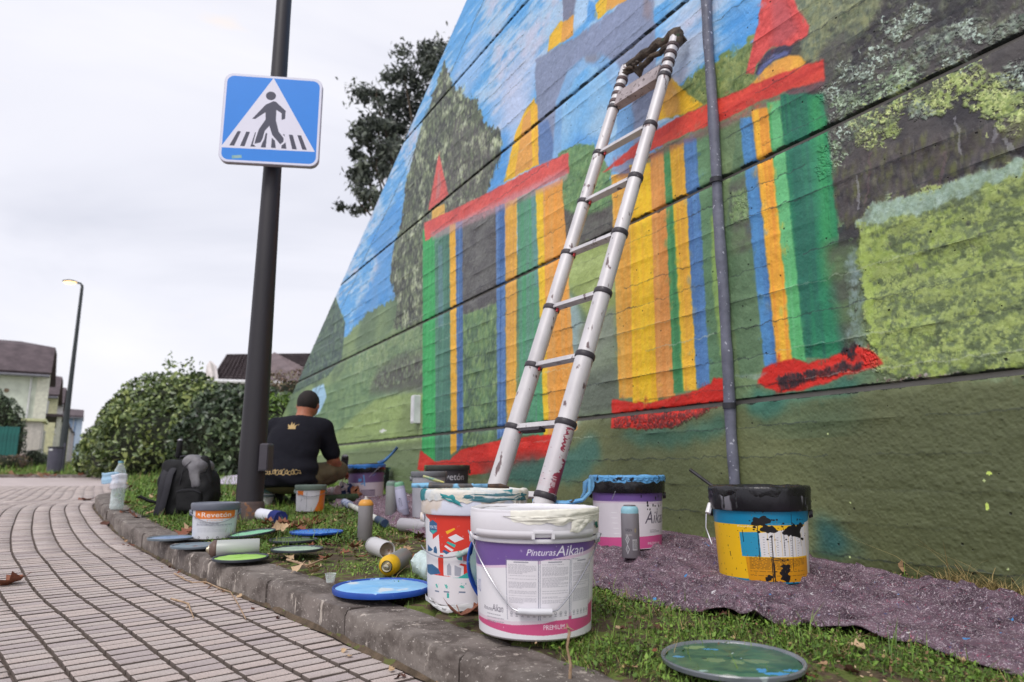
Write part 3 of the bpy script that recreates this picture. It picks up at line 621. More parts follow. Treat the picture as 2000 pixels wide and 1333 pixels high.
for row in range(0,62):
    off=.012+ROWP*(row+.5); path=KP+KN*off; dd=np.r_[0,np.cumsum(np.hypot(*np.diff(path,axis=0).T))]; tt=[];t=rr.uniform(0,.3);cnt=rr.randrange(8)
    while t<dd[-1]:
        tt.append(t); cnt+=1; t+=SLOT+(.0045 if cnt%8==0 else 0)
    tt=np.array(tt); X=np.interp(tt,dd,path[:,0]); Y=np.interp(tt,dd,path[:,1]); tx=np.interp(tt,dd,KT[:,0]); ty=np.interp(tt,dd,KT[:,1]); A=np.arctan2(ty,tx)
    F_=Y*cp+gzn(Y)*sp; PX=1000+FPX*X/np.maximum(F_,.1); PY=666.5-FPX*((gzn(Y)-.09)*cp-Y*sp)/np.maximum(F_,.1)
    ok=(Y>1.25)&(Y<(10 if row<40 else 7))&(PX>-200)&(PX<1300)&(PY<1450)
    for x,y,a_,f_,px,py in zip(X[ok],Y[ok],A[ok],F_[ok],PX[ok],PY[ok]): setts.append((x,y,a_,f_,0<=px<=1990 and py<=1340))
setts.sort(key=lambda q:(not q[4],q[3]))
for i,(x,y,a_,f_,v_) in enumerate(setts):
    k=rr.randrange(9); tilt=rr.gauss(0,.0022); z=gz(y)-PDROP+rr.gauss(0,.0006)
    if i<300:
        o=bpy.data.objects.new('paving_sett',SM[k][0]); COL.objects.link(o); o.parent=pav; o.location=(x,y,z); o.rotation_euler=(tilt,tilt*.5,a_+math.pi/2)
    else:
        c_,s_=math.cos(a_+math.pi/2),math.sin(a_+math.pi/2); sm_[k%3].append((x,y,z,c_,s_,k,tilt))
for c in range(3):
    if not sm_[c]: continue
    V=[];F=[];base=0; A=np.array(sm_[c])
    for k in range(9):
        q=A[A[:,5]==k]
        if not len(q): continue
        v=np.array(SM[k][1]); m=len(q); X=q[:,0:1]+v[None,:,0]*q[:,3:4]-v[None,:,1]*q[:,4:5]; Y=q[:,1:2]+v[None,:,0]*q[:,4:5]+v[None,:,1]*q[:,3:4]; Z=q[:,2:3]+v[None,:,2]+v[None,:,1]*q[:,6:7]
        V.append(np.stack([X,Y,Z],2).reshape(-1,3)); f=np.array(SM[k][2]); F.append((f[None]+(np.arange(m)*len(v))[:,None,None]+base).reshape(-1,4)); base+=m*len(v)
    o=mkobj('paving_setts',np_mesh('paving_setts',np.concatenate(V),np.concatenate(F)),[SETT[c],bed],pav,kind='stuff'); o.data.materials.clear(); o.data.materials.append(SETT[c]); o.data.materials.append(sett_side); o.data.polygons.foreach_set('material_index',([1]*4+[0]*5)*(len(o.data.polygons)//9))
# far pavement surface where the setts are too small to tell apart
fp=M('far_pavement',(196,184,182),.85,col2=(172,159,157),scale=3,det=8,bump=.3,bscale=60,sp=(178,164,160),spscale=40,spth=.55)
sheet('far_pavement',np.r_[np.arange(-70,-14,4),np.arange(-14,-2.9,.5)],np.r_[np.arange(7.0,17.0,.5),17.15],lambda x,y:gzn(y)-PDROP-.005,fp)
mb=MB()
rp=[G(x,y,-.0875) for x,y in ((-60,965),(0,966),(60,958),(98,947),(80,941),(0,940),(-60,940))]
mb.add([(p[0],p[1],gz(p[1])-.0915+.004) for p in rp],[tuple(range(len(rp)))]); mb.part('red_paving',M('red_paving',(182,132,132),.85,col2=(166,118,120),scale=6,bump=.3),None,kind='structure',smooth=False)
# kerb: stones laid end to end
kerb=bpy.data.objects.new('kerb',None); COL.objects.link(kerb); kerb['kind']='structure'
def kerb_mat(name,c1,c2,seed):
    m,nt,b,N,L=nodes(name)
    tc=N('ShaderNodeTexCoord')
    def nz(sc,det,st=None):
        n=N('ShaderNodeTexNoise'); n.inputs['Scale'].default_value=sc; n.inputs['Detail'].default_value=det; n.inputs['Roughness'].default_value=.65
        if st: mp=N('ShaderNodeMapping'); mp.inputs['Scale'].default_value=st; mp.inputs['Location'].default_value=(seed,seed,0); L(tc.outputs['Object'],mp.inputs[0]); L(mp.outputs[0],n.inputs[0])
        else: L(tc.outputs['Object'],n.inputs[0])
        return n.outputs[0]
    def ramp(i,a,b_,ca,cb):
        r=N('ShaderNodeValToRGB'); e=r.color_ramp.elements; e[0].position=a; e[1].position=b_; e[0].color=ca; e[1].color=cb; L(i,r.inputs[0]); return r.outputs[0]
    base=ramp(nz(7,8),.35,.66,(*lin(c2),1),(*lin(c1),1))
    def mix(f,a,col):
        x=N('ShaderNodeMixRGB'); L(f,x.inputs[0]); L(a,x.inputs[1]); x.inputs[2].default_value=(*lin(col),1); return x.outputs[0]
    # lichen-dark upper face, pale lime streaks
    o=mix(ramp(nz(9,6,(1,1,1.4)),.46,.6,(0,0,0,1),(.75,.75,.75,1)),base,(74,66,62))
    o=mix(ramp(nz(26,5,(1,1,.35)),.6,.66,(0,0,0,1),(.8,.8,.8,1)),o,(188,178,168))
    o=mix(ramp(nz(120,3),.63,.68,(0,0,0,1),(.7,.7,.7,1)),o,(206,198,190))
    L(o,b.inputs['Base Color']); b.inputs['Roughness'].default_value=.92; b.inputs['Specular IOR Level'].default_value=.2
    bp=N('ShaderNodeBump'); bp.inputs['Strength'].default_value=.8; bp.inputs['Distance'].default_value=.004; L(nz(70,8),bp.inputs['Height']); L(bp.outputs[0],b.inputs['Normal']); return m
KM=[kerb_mat('kerb_concrete',(128,119,114),(96,89,85),0),kerb_mat('kerb_stone',(134,126,120),(102,94,90),4)]
i0=0; n=0; rk=random.Random(8)
while i0<len(KP)-20:
    ln=int((.52 if KP[i0][1]<17 else 2.)/.05) if KP[i0][0]>-20 else 60
    i1=min(i0+ln,len(KP)-1); pr=[(-.0,-.13),(.0,-.016),(.006,-.005),(.018,0.),(.155,-.004),(.155,-.1)]   # offset to the grass side, height
    V=[];F=[]; h=rk.uniform(-.003,.003); sh=rk.uniform(-.003,.003); ks=range(i0,i1+1); m=len(pr)
    for q_,i in enumerate(ks):
        y=KP[i][1]; ed=.0022 if q_ in (0,i1-i0) else 0
        tq=KT[i]*(.003 if q_==0 else (-.003 if i==i1 else 0))
        for (o,z) in pr:
            jx=rk.gauss(0,.0012) if -.12<z<0 else 0
            p=KP[i]-KN[i]*(o+sh+jx+(ed if o<.1 else 0))+tq; V.append((p[0],p[1],gz(y)+z+h+(.0 if z<-.05 else rk.gauss(0,.0012))-(ed if z>-.05 else 0)))
    for q_ in range(len(ks)-1):
        for k in range(m-1): a=q_*m+k; F.append((a,a+m,a+m+1,a+1))
    F.append(tuple(range(m))); F.append(tuple(range(len(V)-m,len(V)))[::-1])
    me=bpy.data.meshes.new('kerb_stone'); me.from_pydata(V,[],F); sm(me,35); mkobj('kerb_stone',me,KM[n%2],kerb); i0=i1; n+=1
# dirt and moss packed in the gutter
V=[];F=[]
for i in range(0,len(KP)-1):
    if KP[i][1]>13: break
    w=.006+.005*math.sin(i*.7)+rk.uniform(-.004,.005); z=gz(KP[i][1])-PDROP
    a=KP[i]+KN[i]*w; b=KP[i]-KN[i]*.004; V+=[(a[0],a[1],z-.006),((a[0]+b[0])/2,(a[1]+b[1])/2,z-.001+rk.uniform(0,.004)),(b[0],b[1],z+.006+rk.uniform(0,.006))]
for i in range(len(V)//3-1):
    for k in range(2): F.append((3*i+k,3*i+k+1,3*i+k+4,3*i+k+3))
mkobj('gutter_dirt',np_mesh('gutter_dirt',V,F,True),M('gutter_dirt',(108,92,76),.95,col2=(66,56,44),scale=25,det=6,bump=.9,bscale=120,dist=.006,sp=(94,98,54),spscale=30,spth=.6),kind='stuff')
# ---------------------------------------------------------------- drop cloth
ce=np.array([(.2,.74),(.74,.76),(.97,.745),(1.1,.785),(1.35,.945),(1.56,1.0),(1.76,1.02),(2.1,1.0),(2.4,1.06),(3.3,1.07),(4.2,1.02),(5.0,.97),(5.6,.8)])
ci=np.array([(.2,.2),(1.0,.15),(1.39,.10),(1.73,.05),(2.6,.035),(5.6,.03)])
def cloth_in(s,t,m=0): return (s>.2)&(s<5.55)&(t<np.interp(s,ce[:,0],ce[:,1])-m)&(t>np.interp(s,ci[:,0],ci[:,1])+m)
_cn=fbm(300,600,16,52,4,91); _cf=fbm(300,600,5,9,3,92)
def cloth_z(s,t):
    i=np.clip((np.asarray(t)*220).astype(int),0,299); j=np.clip((np.asarray(s)*105).astype(int),0,599)
    n=_cn[i,j]; ridge=np.clip(1-np.abs(n-.5)*14,0,1)**2
    return .006+.032*ridge+.05*np.maximum(n-.45,0)+.010*(_cf[i,j]-.5)
def build_cloth():
    ss=np.arange(.2,5.56,.018); ts=np.linspace(0,1,58); V=[];UV=[]
    SS,TT=np.meshgrid(ss,ts,indexing='ij'); lo=np.interp(SS,ci[:,0],ci[:,1]); hi=np.interp(SS,ce[:,0],ce[:,1])+.010*np.sin(SS*9)*np.sin(SS*23+1)+.005*np.sin(SS*51)
    T=lo+(hi-lo)*TT; X=DW[0]*SS+NW[0]*(WD-T); Y=DW[1]*SS+NW[1]*(WD-T)
    Z=gzn(Y)+cloth_z(SS,T); edge=np.clip((hi-T)/.03,0,1); lift=.02*np.exp(-((SS-1.33)/.05)**2)*np.exp(-((T-hi)/.05)**2)+.012*np.exp(-((SS-1.08)/.04)**2)*np.exp(-((T-hi)/.06)**2)
    Z=Z-.010*(1-edge)+lift
    V=np.stack([X.ravel(),Y.ravel(),Z.ravel()],1); W=len(ts); i,j=np.meshgrid(np.arange(len(ss)-1),np.arange(W-1),indexing='ij'); a=(i*W+j).ravel(); F=np.stack([a,a+W,a+W+1,a+1],1)
    return V,F
V,F=build_cloth(); cme=np_mesh('drop_cloth',V,F,True)
def felt_mat():
    m,nt,b,N,L=nodes('felt'); tc=N('ShaderNodeTexCoord')
    def nz(sc,det,ro=.6,dis=0): n=N('ShaderNodeTexNoise'); n.inputs['Scale'].default_value=sc; n.inputs['Detail'].default_value=det; n.inputs['Roughness'].default_value=ro; n.inputs['Distortion'].default_value=dis; L(tc.outputs['Object'],n.inputs[0]); return n
    def mixc(f,lo,hi,a,col,am=1):
        r=N('ShaderNodeValToRGB'); r.color_ramp.elements[0].position=lo; r.color_ramp.elements[0].color=(0,0,0,1); r.color_ramp.elements[1].position=hi; r.color_ramp.elements[1].color=(am,am,am,1); L(f,r.inputs[0]); x=N('ShaderNodeMixRGB'); L(r.outputs[0],x.inputs[0]); L(a,x.inputs[1]); x.inputs[2].default_value=(*lin(col),1); return x.outputs[0]
    r=N('ShaderNodeValToRGB'); e=r.color_ramp.elements; e[0].position=.3; e[0].color=(*lin((58,47,56)),1); e[1].position=.7; e[1].color=(*lin((142,118,132)),1); L(nz(12,8,.7,.6).outputs[0],r.inputs[0]); o=r.outputs[0]
    f1=nz(95,5,.75,2.5); f2=nz(75,5,.75,3.); f3=nz(110,4,.7,2.); f4=nz(38,5,.75,2.)
    o=mixc(f1.outputs[0],.54,.6,o,(214,200,208),.9); o=mixc(f2.outputs[0],.57,.62,o,(48,38,52),.95); o=mixc(f3.outputs[0],.61,.65,o,(176,74,104),.85); o=mixc(f4.outputs[0],.64,.67,o,(82,104,160),.8)
    L2=N('ShaderNodeSeparateColor'); L(f4.outputs[1],L2.inputs[0]); o=mixc(L2.outputs[0],.71,.74,o,(226,92,120),.7)
    o=mixc(nz(22,3).outputs[0],.70,.715,o,(90,160,226)); o=mixc(nz(26,2,.5,1).outputs[0],.72,.735,o,(226,222,226))
    L(o,b.inputs['Base Color']); b.inputs['Roughness'].default_value=1; b.inputs['Specular IOR Level'].default_value=.1
    bp=N('ShaderNodeBump'); bp.inputs['Strength'].default_value=.9; bp.inputs['Distance'].default_value=.006; L(f1.outputs[0],bp.inputs['Height']); L(bp.outputs[0],b.inputs['Normal']); return m
felt=felt_mat()
clo=mkobj('drop_cloth',cme,felt); tag(clo,'long mauve felt drop cloth with paint specks spread on the ground along the wall foot','drop cloth')
so=clo.modifiers.new('s','SOLIDIFY'); so.thickness=.004; so.offset=-1
mb=MB(); tp=[(405,948),(440,930),(478,925),(540,926),(548,944),(500,952),(440,950)]; V=[G(*p)+np.array([0,0,.02+.01*(i%2)]) for i,p in enumerate(tp)]; cen=sum(V)/len(V)+np.array([0,0,.06])
mb.add([*V,cen],[(i,(i+1)%len(V),len(V)) for i in range(len(V))]); t2=mb.part('tarpaulin',M('pale_tarp',(196,186,204),.7,scale=8,bump=.5,bscale=15,dist=.02),None); tag(t2,'crumpled pale lilac tarpaulin lying on the grass behind the pole','tarpaulin'); t2.modifiers.new('s','SOLIDIFY').thickness=.006
# ---------------------------------------------------------------- grass, clover, straw
GREENS=[M('grass_bright',(128,158,66),.6,col2=(92,126,44),scale=3,bump=0),M('grass_mid',(96,124,50),.6,col2=(62,90,36),scale=3,bump=0),M('grass_straw',(176,156,104),.8,col2=(130,112,74),scale=3,bump=0)]
_dens=fbm(400,400,22,22,4,17); _dl=fbm(400,400,5,5,3,18)
def scatter(N,x0,x1,y0,y1,seed):
    r=np.random.default_rng(seed); x=r.uniform(x0,x1,N); y=y0+(y1-y0)*r.random(N)
    f=y*cp+gzn(y)*sp; px=1000+FPX*x/f; ok=(px>-150)&(px<2150); x,y=x[ok],y[ok]
    k=kside(x,y); s=x*DW[0]+y*DW[1]; t=WD-(x*NW[0]+y*NW[1]); ok=(k>KW-.02)&(t>.01)&~cloth_in(s,t,.03)&~((x<-16)&(y<17.3))
    x,y,k=x[ok],y[ok],k[ok]; i=(y*22).astype(int)%400; j=(x*22).astype(int)%400; d=_dens[i,j]*.7+_dl[i,j]*.45
    keep=r.random(len(x))<np.clip((d-.53+.16*np.clip((y-2.5)/3,0,1.2)-.10*(k<KW+.03))/.16,0.02,1); return x[keep],y[keep],r
def blades(x,y,r,hh,wd,lean=.5):
    n=len(x); z=gzn(y)-.012; a=r.uniform(0,2*np.pi,n); h=hh*r.uniform(.5,1.4,n)*(1+1.5*(r.random(n)<.07)); w=wd*r.uniform(.6,1.3,n); l=h*lean*r.uniform(.2,1.6,n); dx,dy=np.cos(a),np.sin(a)
    P0=np.stack([x-dy*w,y+dx*w,z],1); P1=np.stack([x+dy*w,y-dx*w,z],1); m=.55
    P2=np.stack([x+dx*l*.35+dy*w*.8,y+dy*l*.35-dx*w*.8,z+h*m],1); P3=np.stack([x+dx*l*.35-dy*w*.8,y+dy*l*.35+dx*w*.8,z+h*m],1); P4=np.stack([x+dx*l,y+dy*l,z+h],1)
    V=np.stack([P0,P1,P2,P3,P4],1).reshape(-1,3); b=(np.arange(n)*5)[:,None]
    F3=np.concatenate([b+np.array([[0,1,2]]),b+np.array([[0,2,3]]),b+np.array([[3,2,4]])]); return V,F3
def leaflets(x,y,r,hh,sz):
    n=len(x); z=gzn(y)-.006+hh*r.random(n); a=r.uniform(0,2*np.pi,n); s=sz*r.uniform(.6,1.4,n); tl=r.normal(0,.5,(2,n)); dx,dy=np.cos(a),np.sin(a)
    def pt(u,v): X=x+s*(u*dx-v*dy); Y=y+s*(u*dy+v*dx); return np.stack([X,Y,z+s*(u*tl[0]+v*tl[1]*.6)],1)
    V=np.stack([pt(0,0),pt(.6,.45),pt(1.3,0),pt(.6,-.45)],1).reshape(-1,3); b=(np.arange(n)*4)[:,None]; F=np.concatenate([b+np.array([[0,1,2]]),b+np.array([[0,2,3]])]); return V,F
def grass_obj(name,parts,mat):
    V=[];F=[];b=0
    for v,f in parts: V.append(v);F.append(f+b);b+=len(v)
    o=mkobj(name,np_mesh(name,np.concatenate(V),np.concatenate(F)),mat,kind='stuff'); return o
P=[[],[],[]]
for N_,x0,x1,y0,y1,h_,w_,sd in ((90000,-1.2,2.2,1.15,2.6,.020,.0011,1),(120000,-3.2,1.5,2.6,5.2,.024,.0015,2),(110000,-7,-1,5.0,10,.035,.003,3),(90000,-16,-3,9.5,19,.05,.006,4),(60000,-38,2,18,34,.09,.012,5)):
    for k,fr in enumerate((.42,.42,.16)):
        x,y,r=scatter(int(N_*fr),x0,x1,y0,y1,sd*10+k); P[k].append(blades(x,y,r,h_*(1,1,.9)[k],w_*(1,1,.8)[k],(.6,.7,1.8)[k]))
        if y0<9:
            x,y,r=scatter(int(N_*fr*(.9 if k<2 else .05)),x0,x1,y0,y1,sd*10+k+50); P[k].append(leaflets(x,y,r,h_*.7,(.0070 if y0<2.6 else .0095)*(1 if y0<5 else 1.8)))
for k,nm in enumerate(('fresh_grass','clover_grass','straw')): tag(grass_obj(nm,P[k],GREENS[k]),('bright green blades of fresh grass between kerb and wall','low darker clover and weeds growing between kerb and wall','dry straw blades mixed in the grass')[k],'grass')
lit=M('leaf_litter',(150,118,88),.9,col2=(92,68,50),scale=40,bump=.3,sp=(190,166,134),spscale=30,spth=.55)
_q=[]
for N_,x0,x1,y0,y1,sz,sd in ((16000,-1.2,2.2,1.15,2.6,.006,91),(16000,-3.2,1.5,2.6,5.2,.009,92),(9000,-7,-1,5,10,.018,93)):
    r=np.random.default_rng(sd); x=r.uniform(x0,x1,N_); y=r.uniform(y0,y1,N_); k=kside(x,y); s=x*DW[0]+y*DW[1]; t=WD-(x*NW[0]+y*NW[1]); i_=(y*17).astype(int)%400; j_=(x*17).astype(int)%400; ok=(k>KW-.03)&(t>.0)&~cloth_in(s,t,.03)&(_dens[j_,i_]>.5-.12*r.random(N_)); v,f=leaflets(x[ok],y[ok],r,.012,sz); _q.append((v,f))
tag(grass_obj('leaf_litter',_q,lit),'brown bark flakes and leaf litter strewn through the grass strip','litter')
# dry grass tuft at the wall foot on the right
r=np.random.default_rng(3); n=420; u=r.random(n)**1.2; base=np.array([G(1840,1140),G(2010,1172)]); pp=base[0]+(base[1]-base[0])*u[:,None]; V_,F_=blades(pp[:,0]+r.normal(0,.012,n),pp[:,1]+r.normal(0,.015,n),r,.05,.0012,1.8)
tag(mkobj('dry_grass_tuft',np_mesh('dry_grass_tuft',V_,F_),GREENS[2],kind='stuff'),'tuft of dead straw grass at the foot of the wall, right edge','grass')
# ================================================================ vegetation, houses, street furniture
def leaf_cloud(P,Nn,size,seed,asp=.55,droop=.0,fold=.25):
    r=np.random.default_rng(seed); n=len(P); s=size*r.uniform(.55,1.35,n); a=r.normal(0,1,(n,3))+Nn*1.1; a/=np.linalg.norm(a,axis=1)[:,None]
    u=r.normal(0,1,(n,3)); u[:,2]-=droop; u-=a*(u*a).sum(1)[:,None]; u/=np.linalg.norm(u,axis=1)[:,None]; v=np.cross(a,u)
    S_=s[:,None]; p=[P-u*S_*.5,P+v*S_*asp*.5+a*S_*fold*.3-u*S_*.05,P+u*S_*.55-a*S_*fold*.2,P-v*S_*asp*.5+a*S_*fold*.3-u*S_*.05]
    V=np.stack(p,1).reshape(-1,3); b=(np.arange(n)*4)[:,None]; return V,np.concatenate([b+np.array([[0,1,2]]),b+np.array([[0,2,3]])])
def leaf_mat(name,c1,c2,c3,scale=1.2):
    m,nt,b,N,L=nodes(name); g=N('ShaderNodeNewGeometry'); tc=N('ShaderNodeTexCoord'); n=N('ShaderNodeTexNoise'); n.inputs['Scale'].default_value=scale; n.inputs['Detail'].default_value=4; L(tc.outputs['Object'],n.inputs[0])
    r=N('ShaderNodeValToRGB'); e=r.color_ramp.elements; e[0].position=0; e[0].color=(*lin(c1),1); e[1].position=1; e[1].color=(*lin(c3),1); k=e.new(.55); k.color=(*lin(c2),1)
    a=N('ShaderNodeMath'); a.operation='MULTIPLY_ADD'; L(g.outputs['Random Per Island'],a.inputs[0]); a.inputs[1].default_value=.7; q=N('ShaderNodeMath'); q.operation='MULTIPLY_ADD'; L(n.outputs[0],q.inputs[0]); q.inputs[1].default_value=1.4; q.inputs[2].default_value=-.55; L(q.outputs[0],a.inputs[2]); L(a.outputs[0],r.inputs[0])
    L(r.outputs[0],b.inputs['Base Color']); b.inputs['Roughness'].default_value=.38; b.inputs['Specular IOR Level'].default_value=.55
    return m
def blob_surface(c,rad,n,seed,amp=.18,freq=3.,zmin=-9):
    r=np.random.default_rng(seed); d=r.normal(0,1,(n,3)); d/=np.linalg.norm(d,axis=1)[:,None]
    ph=r.uniform(0,6,(8,)); f=r.normal(0,freq,(8,3)); b=sum(np.sin(d@f[i]+ph[i]) for i in range(8))/8
    rr_=(1+amp*b*2.2)*(1-np.abs(r.normal(0,.07,n))); P=d*rr_[:,None]*np.array(rad)+np.array(c); k=P[:,2]>zmin; return P[k],d[k],(d*(1+amp*b*2.2)[:,None]*.8*np.array(rad)+np.array(c))
def hedge(name,label,blobs,leaf,mat,core,seed,dens=420,group=None,trunk=None,shoots=0):
    gx,gy=blobs[0][0][:2]; root=thing(name,label,'hedge' if 'hedge' in name else 'tree' if 'tree' in name else 'bush',(gx,gy,gz(gy)),0,group)
    L0=np.array([gx,gy,gz(gy)]); V=[];F=[];b=0; cm=MB()
    for i,(c,rad) in enumerate(blobs):
        area=4*3.14*((rad[0]*rad[1]+rad[0]*rad[2]+rad[1]*rad[2])/3); n=int(area*dens)
        P_,N_,_=blob_surface(c,rad,n,seed+i,zmin=gz(c[1])-.02); v,f=leaf_cloud(P_-L0,N_,leaf,seed+i); V.append(v);F.append(f+b);b+=len(v)
        # solid dark core, the hedge's inner shade put into its colour
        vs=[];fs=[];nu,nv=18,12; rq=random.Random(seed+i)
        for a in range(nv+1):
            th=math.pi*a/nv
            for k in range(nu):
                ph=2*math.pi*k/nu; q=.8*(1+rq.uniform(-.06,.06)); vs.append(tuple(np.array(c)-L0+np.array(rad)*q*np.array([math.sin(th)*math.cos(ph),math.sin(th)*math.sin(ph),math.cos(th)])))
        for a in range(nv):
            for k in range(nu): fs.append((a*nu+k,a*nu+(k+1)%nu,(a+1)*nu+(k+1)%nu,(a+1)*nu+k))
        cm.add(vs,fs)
    if shoots:
        rq=np.random.default_rng(seed); P_=[]
        for c,rad in shoots:
            for k in range(9):
                b0=np.array(c)+rq.normal(0,.12,3)*np.array([1.6,1,.3]); d=np.array([rq.normal(0,.3),rq.normal(0,.3),1]); 
                for t in np.linspace(0,rad*rq.uniform(.6,1.2),12): P_.append(b0+d*t+rq.normal(0,.03,3))
        P_=np.array(P_)-L0; v,f=leaf_cloud(P_,rq.normal(0,1,P_.shape),leaf*.9,seed+77); V.append(v);F.append(f+b);b+=len(v)
    mkobj('foliage',np_mesh('foliage',np.concatenate(V),np.concatenate(F)),mat,root); cm.part('shade_core',core,root)
    if trunk:
        for t in trunk: MB().tube([np.array(p)-L0 for p in t[0]],t[1],8).part('trunk' if t is trunk[0] else 'limb',M('bark',(96,84,72),.9,scale=12,bump=.8,bscale=40,dist=.02),root)
    return root
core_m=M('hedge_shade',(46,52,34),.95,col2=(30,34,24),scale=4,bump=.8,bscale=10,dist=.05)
lm1=leaf_mat('hedge_leaf',(42,54,34),(92,112,60),(160,172,100)); lm2=leaf_mat('ivy_leaf',(34,44,36),(64,82,56),(120,138,98)); lm3=leaf_mat('bright_leaf',(60,84,34),(108,140,52),(158,184,84)); lm4=leaf_mat('gum_leaf',(44,50,46),(72,80,70),(124,132,114),.9); lm5=leaf_mat('brown_shrub_leaf',(70,54,44),(110,84,66),(120,126,76))
def bl(px,Y,ztop,rx,ry):     # blob whose top is seen at a height above the ground
    z0=gz(Y); p=at(px,Y); return ((p[0],p[1],z0+ztop*.42),(rx,ry,ztop*.6))
hedge('clipped_hedge','broad rounded green hedge left of the signpost, taller and lighter than the ivy one',
  [bl(300,14.6,2.05,1.25,1.1),bl(350,14.2,2.15,1.0,1.0),bl(255,15.6,1.8,.95,1.0),bl(216,16.6,1.35,.62,.8),bl(185,17.3,.95,.5,.6),bl(410,13.6,1.75,.9,.9),bl(330,13.6,1.4,1.5,.7),bl(270,14.6,1.2,1.2,.7)],.11,lm1,core_m,100,dens=300,shoots=[(at(338,13.9)+np.array([0,0,1.9]),.45),(at(300,14.2)+np.array([0,0,1.8]),.2)])
hedge('ivy_hedge','darker ivy covered hedge directly behind the signpost',
  [bl(425,12.6,1.62,.75,.8),bl(475,12.4,1.62,.7,.8),bl(520,12.3,1.55,.6,.7),bl(450,12.1,1.3,1.1,.6)],.11,lm2,core_m,130,dens=300)
hedge('garden_bush','small bright green bush between the signpost and the mural',[bl(535,11.9,1.45,.35,.4),bl(555,12.6,1.5,.4,.4)],.08,lm3,core_m,150,dens=500)
hedge('brown_shrub','reddish brown bare shrub above the bright bush beside the wall end',[bl(560,14.2,2.15,.9,.7),bl(520,15.,2.1,.8,.7)],.06,lm5,core_m,160,dens=420)
hedge('dark_bush','dark rounded bush at the left edge in front of the green house',[bl(-14,29.,3.2,.75,.7),bl(18,29,2.45,.42,.5),bl(-45,29,3.2,1.2,1)],.12,lm2,core_m,170,dens=150)
for i,(px,Y,zt,rx) in enumerate(((8,24,.55,.6),(30,26,.5,.5),(64,31,.8,.4),(88,34,.6,.4))): hedge('low_shrub',['low brown shrub at the left edge of the lawn','low reddish shrub beside the green fence','small dark shrub at the foot of the yellow house','small shrub right of the yellow house door'][i],[bl(px,Y,zt,rx,.5)],.07,lm5 if i<2 else lm2,core_m,180+i,dens=200)
# tree behind the wall
tb=np.array([-1.9,17.,gz(17)]); cl=[]
for x,y,rr_ in ((712,270,46),(735,190,40),(755,240,60),(790,150,52),(800,205,62),(845,120,50),(868,150,60),(712,345,46),(735,330,40),(700,395,34),(722,392,34),(760,300,45),(775,290,60),(840,190,60),(905,140,80),(960,110,90),(880,230,80),(960,210,90),(1040,120,80),(820,280,60),(900,320,90),(735,250,30),(695,300,24),(750,385,30)):
    r0=ray(x,y); yy=17+random.uniform(-.7,.7); p=r0*(yy/r0[1]); cl.append((tuple(p),(rr_*yy/1333*.95,)*2+(rr_*yy/1333*.8,)))
def gum():
    root=thing('gum_tree','dark leafy eucalyptus rising behind the sloping top of the mural wall','tree',tuple(tb)); V=[];F=[];b=0
    for i,(c,rad) in enumerate(cl):
        for k in range(7):
            rq=np.random.default_rng(i*10+k); cc=np.array(c)+rq.normal(0,.42,3)*np.array(rad); rr2=np.array(rad)*rq.uniform(.3,.55); n=int(82*rad[0]*rad[0]*6*.35)+18
            P_=cc+rq.normal(0,.5,(n,3))*rr2; v,f=leaf_cloud(P_-tb,rq.normal(0,.6,P_.shape),.17,i*10+k,asp=.4,droop=.9); V.append(v);F.append(f+b);b+=len(v)
    mkobj('crown',np_mesh('crown',np.concatenate(V),np.concatenate(F)),lm4,root)
    bark=M('bark',(96,84,72),.9,scale=12,bump=.8,bscale=40,dist=.02); top=np.array([.35,.3,7.2]); MB().tube([(0,0,-.1),(.1,0,2),(.15,.1,4),tuple(top*np.array([.6,1,.75])),tuple(top)],[.26,.22,.18,.13,.08],10).part('trunk',bark,root)
    for i,(c,rad) in enumerate(cl):
        c=np.array(c)-tb; s=np.array([.15,.1,3.2+.5*(i%5)]); MB().tube([s,(s+c)/2+np.array([0,0,-.3]),c,c+np.array([0,0,rad[2]*.7])],[.06,.035,.02,.006],5).part('limb',bark,root)
gum()
# ---- houses
def pane(mbf,mbg,c,w,h,M4,fr=.07):
    for dx,dz,ww,hh in ((0,h/2-fr/2,w,fr),(0,-h/2+fr/2,w,fr),(-w/2+fr/2,0,fr,h-2*fr),(w/2-fr/2,0,fr,h-2*fr),(0,0,fr*.6,h-2*fr)): 
        mbf.box(M4@Vector((c[0]+dx,c[1],c[2]+dz)),(ww,.08,hh),M_=M4.to_3x3().to_4x4())
    mbg.box(M4@Vector((c[0],c[1]+.02,c[2])),(w-fr,.03,h-fr),M_=M4.to_3x3().to_4x4())
glass=M('window_glass',(60,70,80),.15,bump=0,spec=.8); white=M('white_frame',(226,226,228),.5); tile=M('roof_tile',(98,86,90),.8,col2=(72,62,66),scale=2,bump=.5,bscale=20,dist=.02)
def corrug(name,P0,P1,P2,P3,rows,cols,mat,parent):      # tiled roof plane: eave P0-P1, ridge P3-P2
    P0,P1,P2,P3=[np.array(p,float) for p in (P0,P1,P2,P3)]; nrm=np.cross(P1-P0,P3-P0); nrm/=np.linalg.norm(nrm); nrm*=np.sign(nrm[2]); V=[];F=[];nc=cols*4
    for r_ in range(rows):
        for e,(t,up_) in enumerate(((r_/rows,.05),((r_+1.12)/rows,-.03))):
            t=min(t,1)
            for c_ in range(nc+1):
                u=c_/nc; a=P0+(P1-P0)*u; b=P3+(P2-P3)*u; V.append(a+(b-a)*t+nrm*(up_+.011*math.sin(2*math.pi*c_/4)+.02))
        b0=r_*2*(nc+1)
        for c_ in range(nc): F.append((b0+c_,b0+c_+1,b0+nc+2+c_,b0+nc+1+c_))
    o=mkobj(name,np_mesh(name,V,F),mat,parent,kind='stuff'); return o
RD=np.array([math.sin(math.atan2(165-1000,1356)),math.cos(math.atan2(165-1000,1356))])   # direction of the terrace
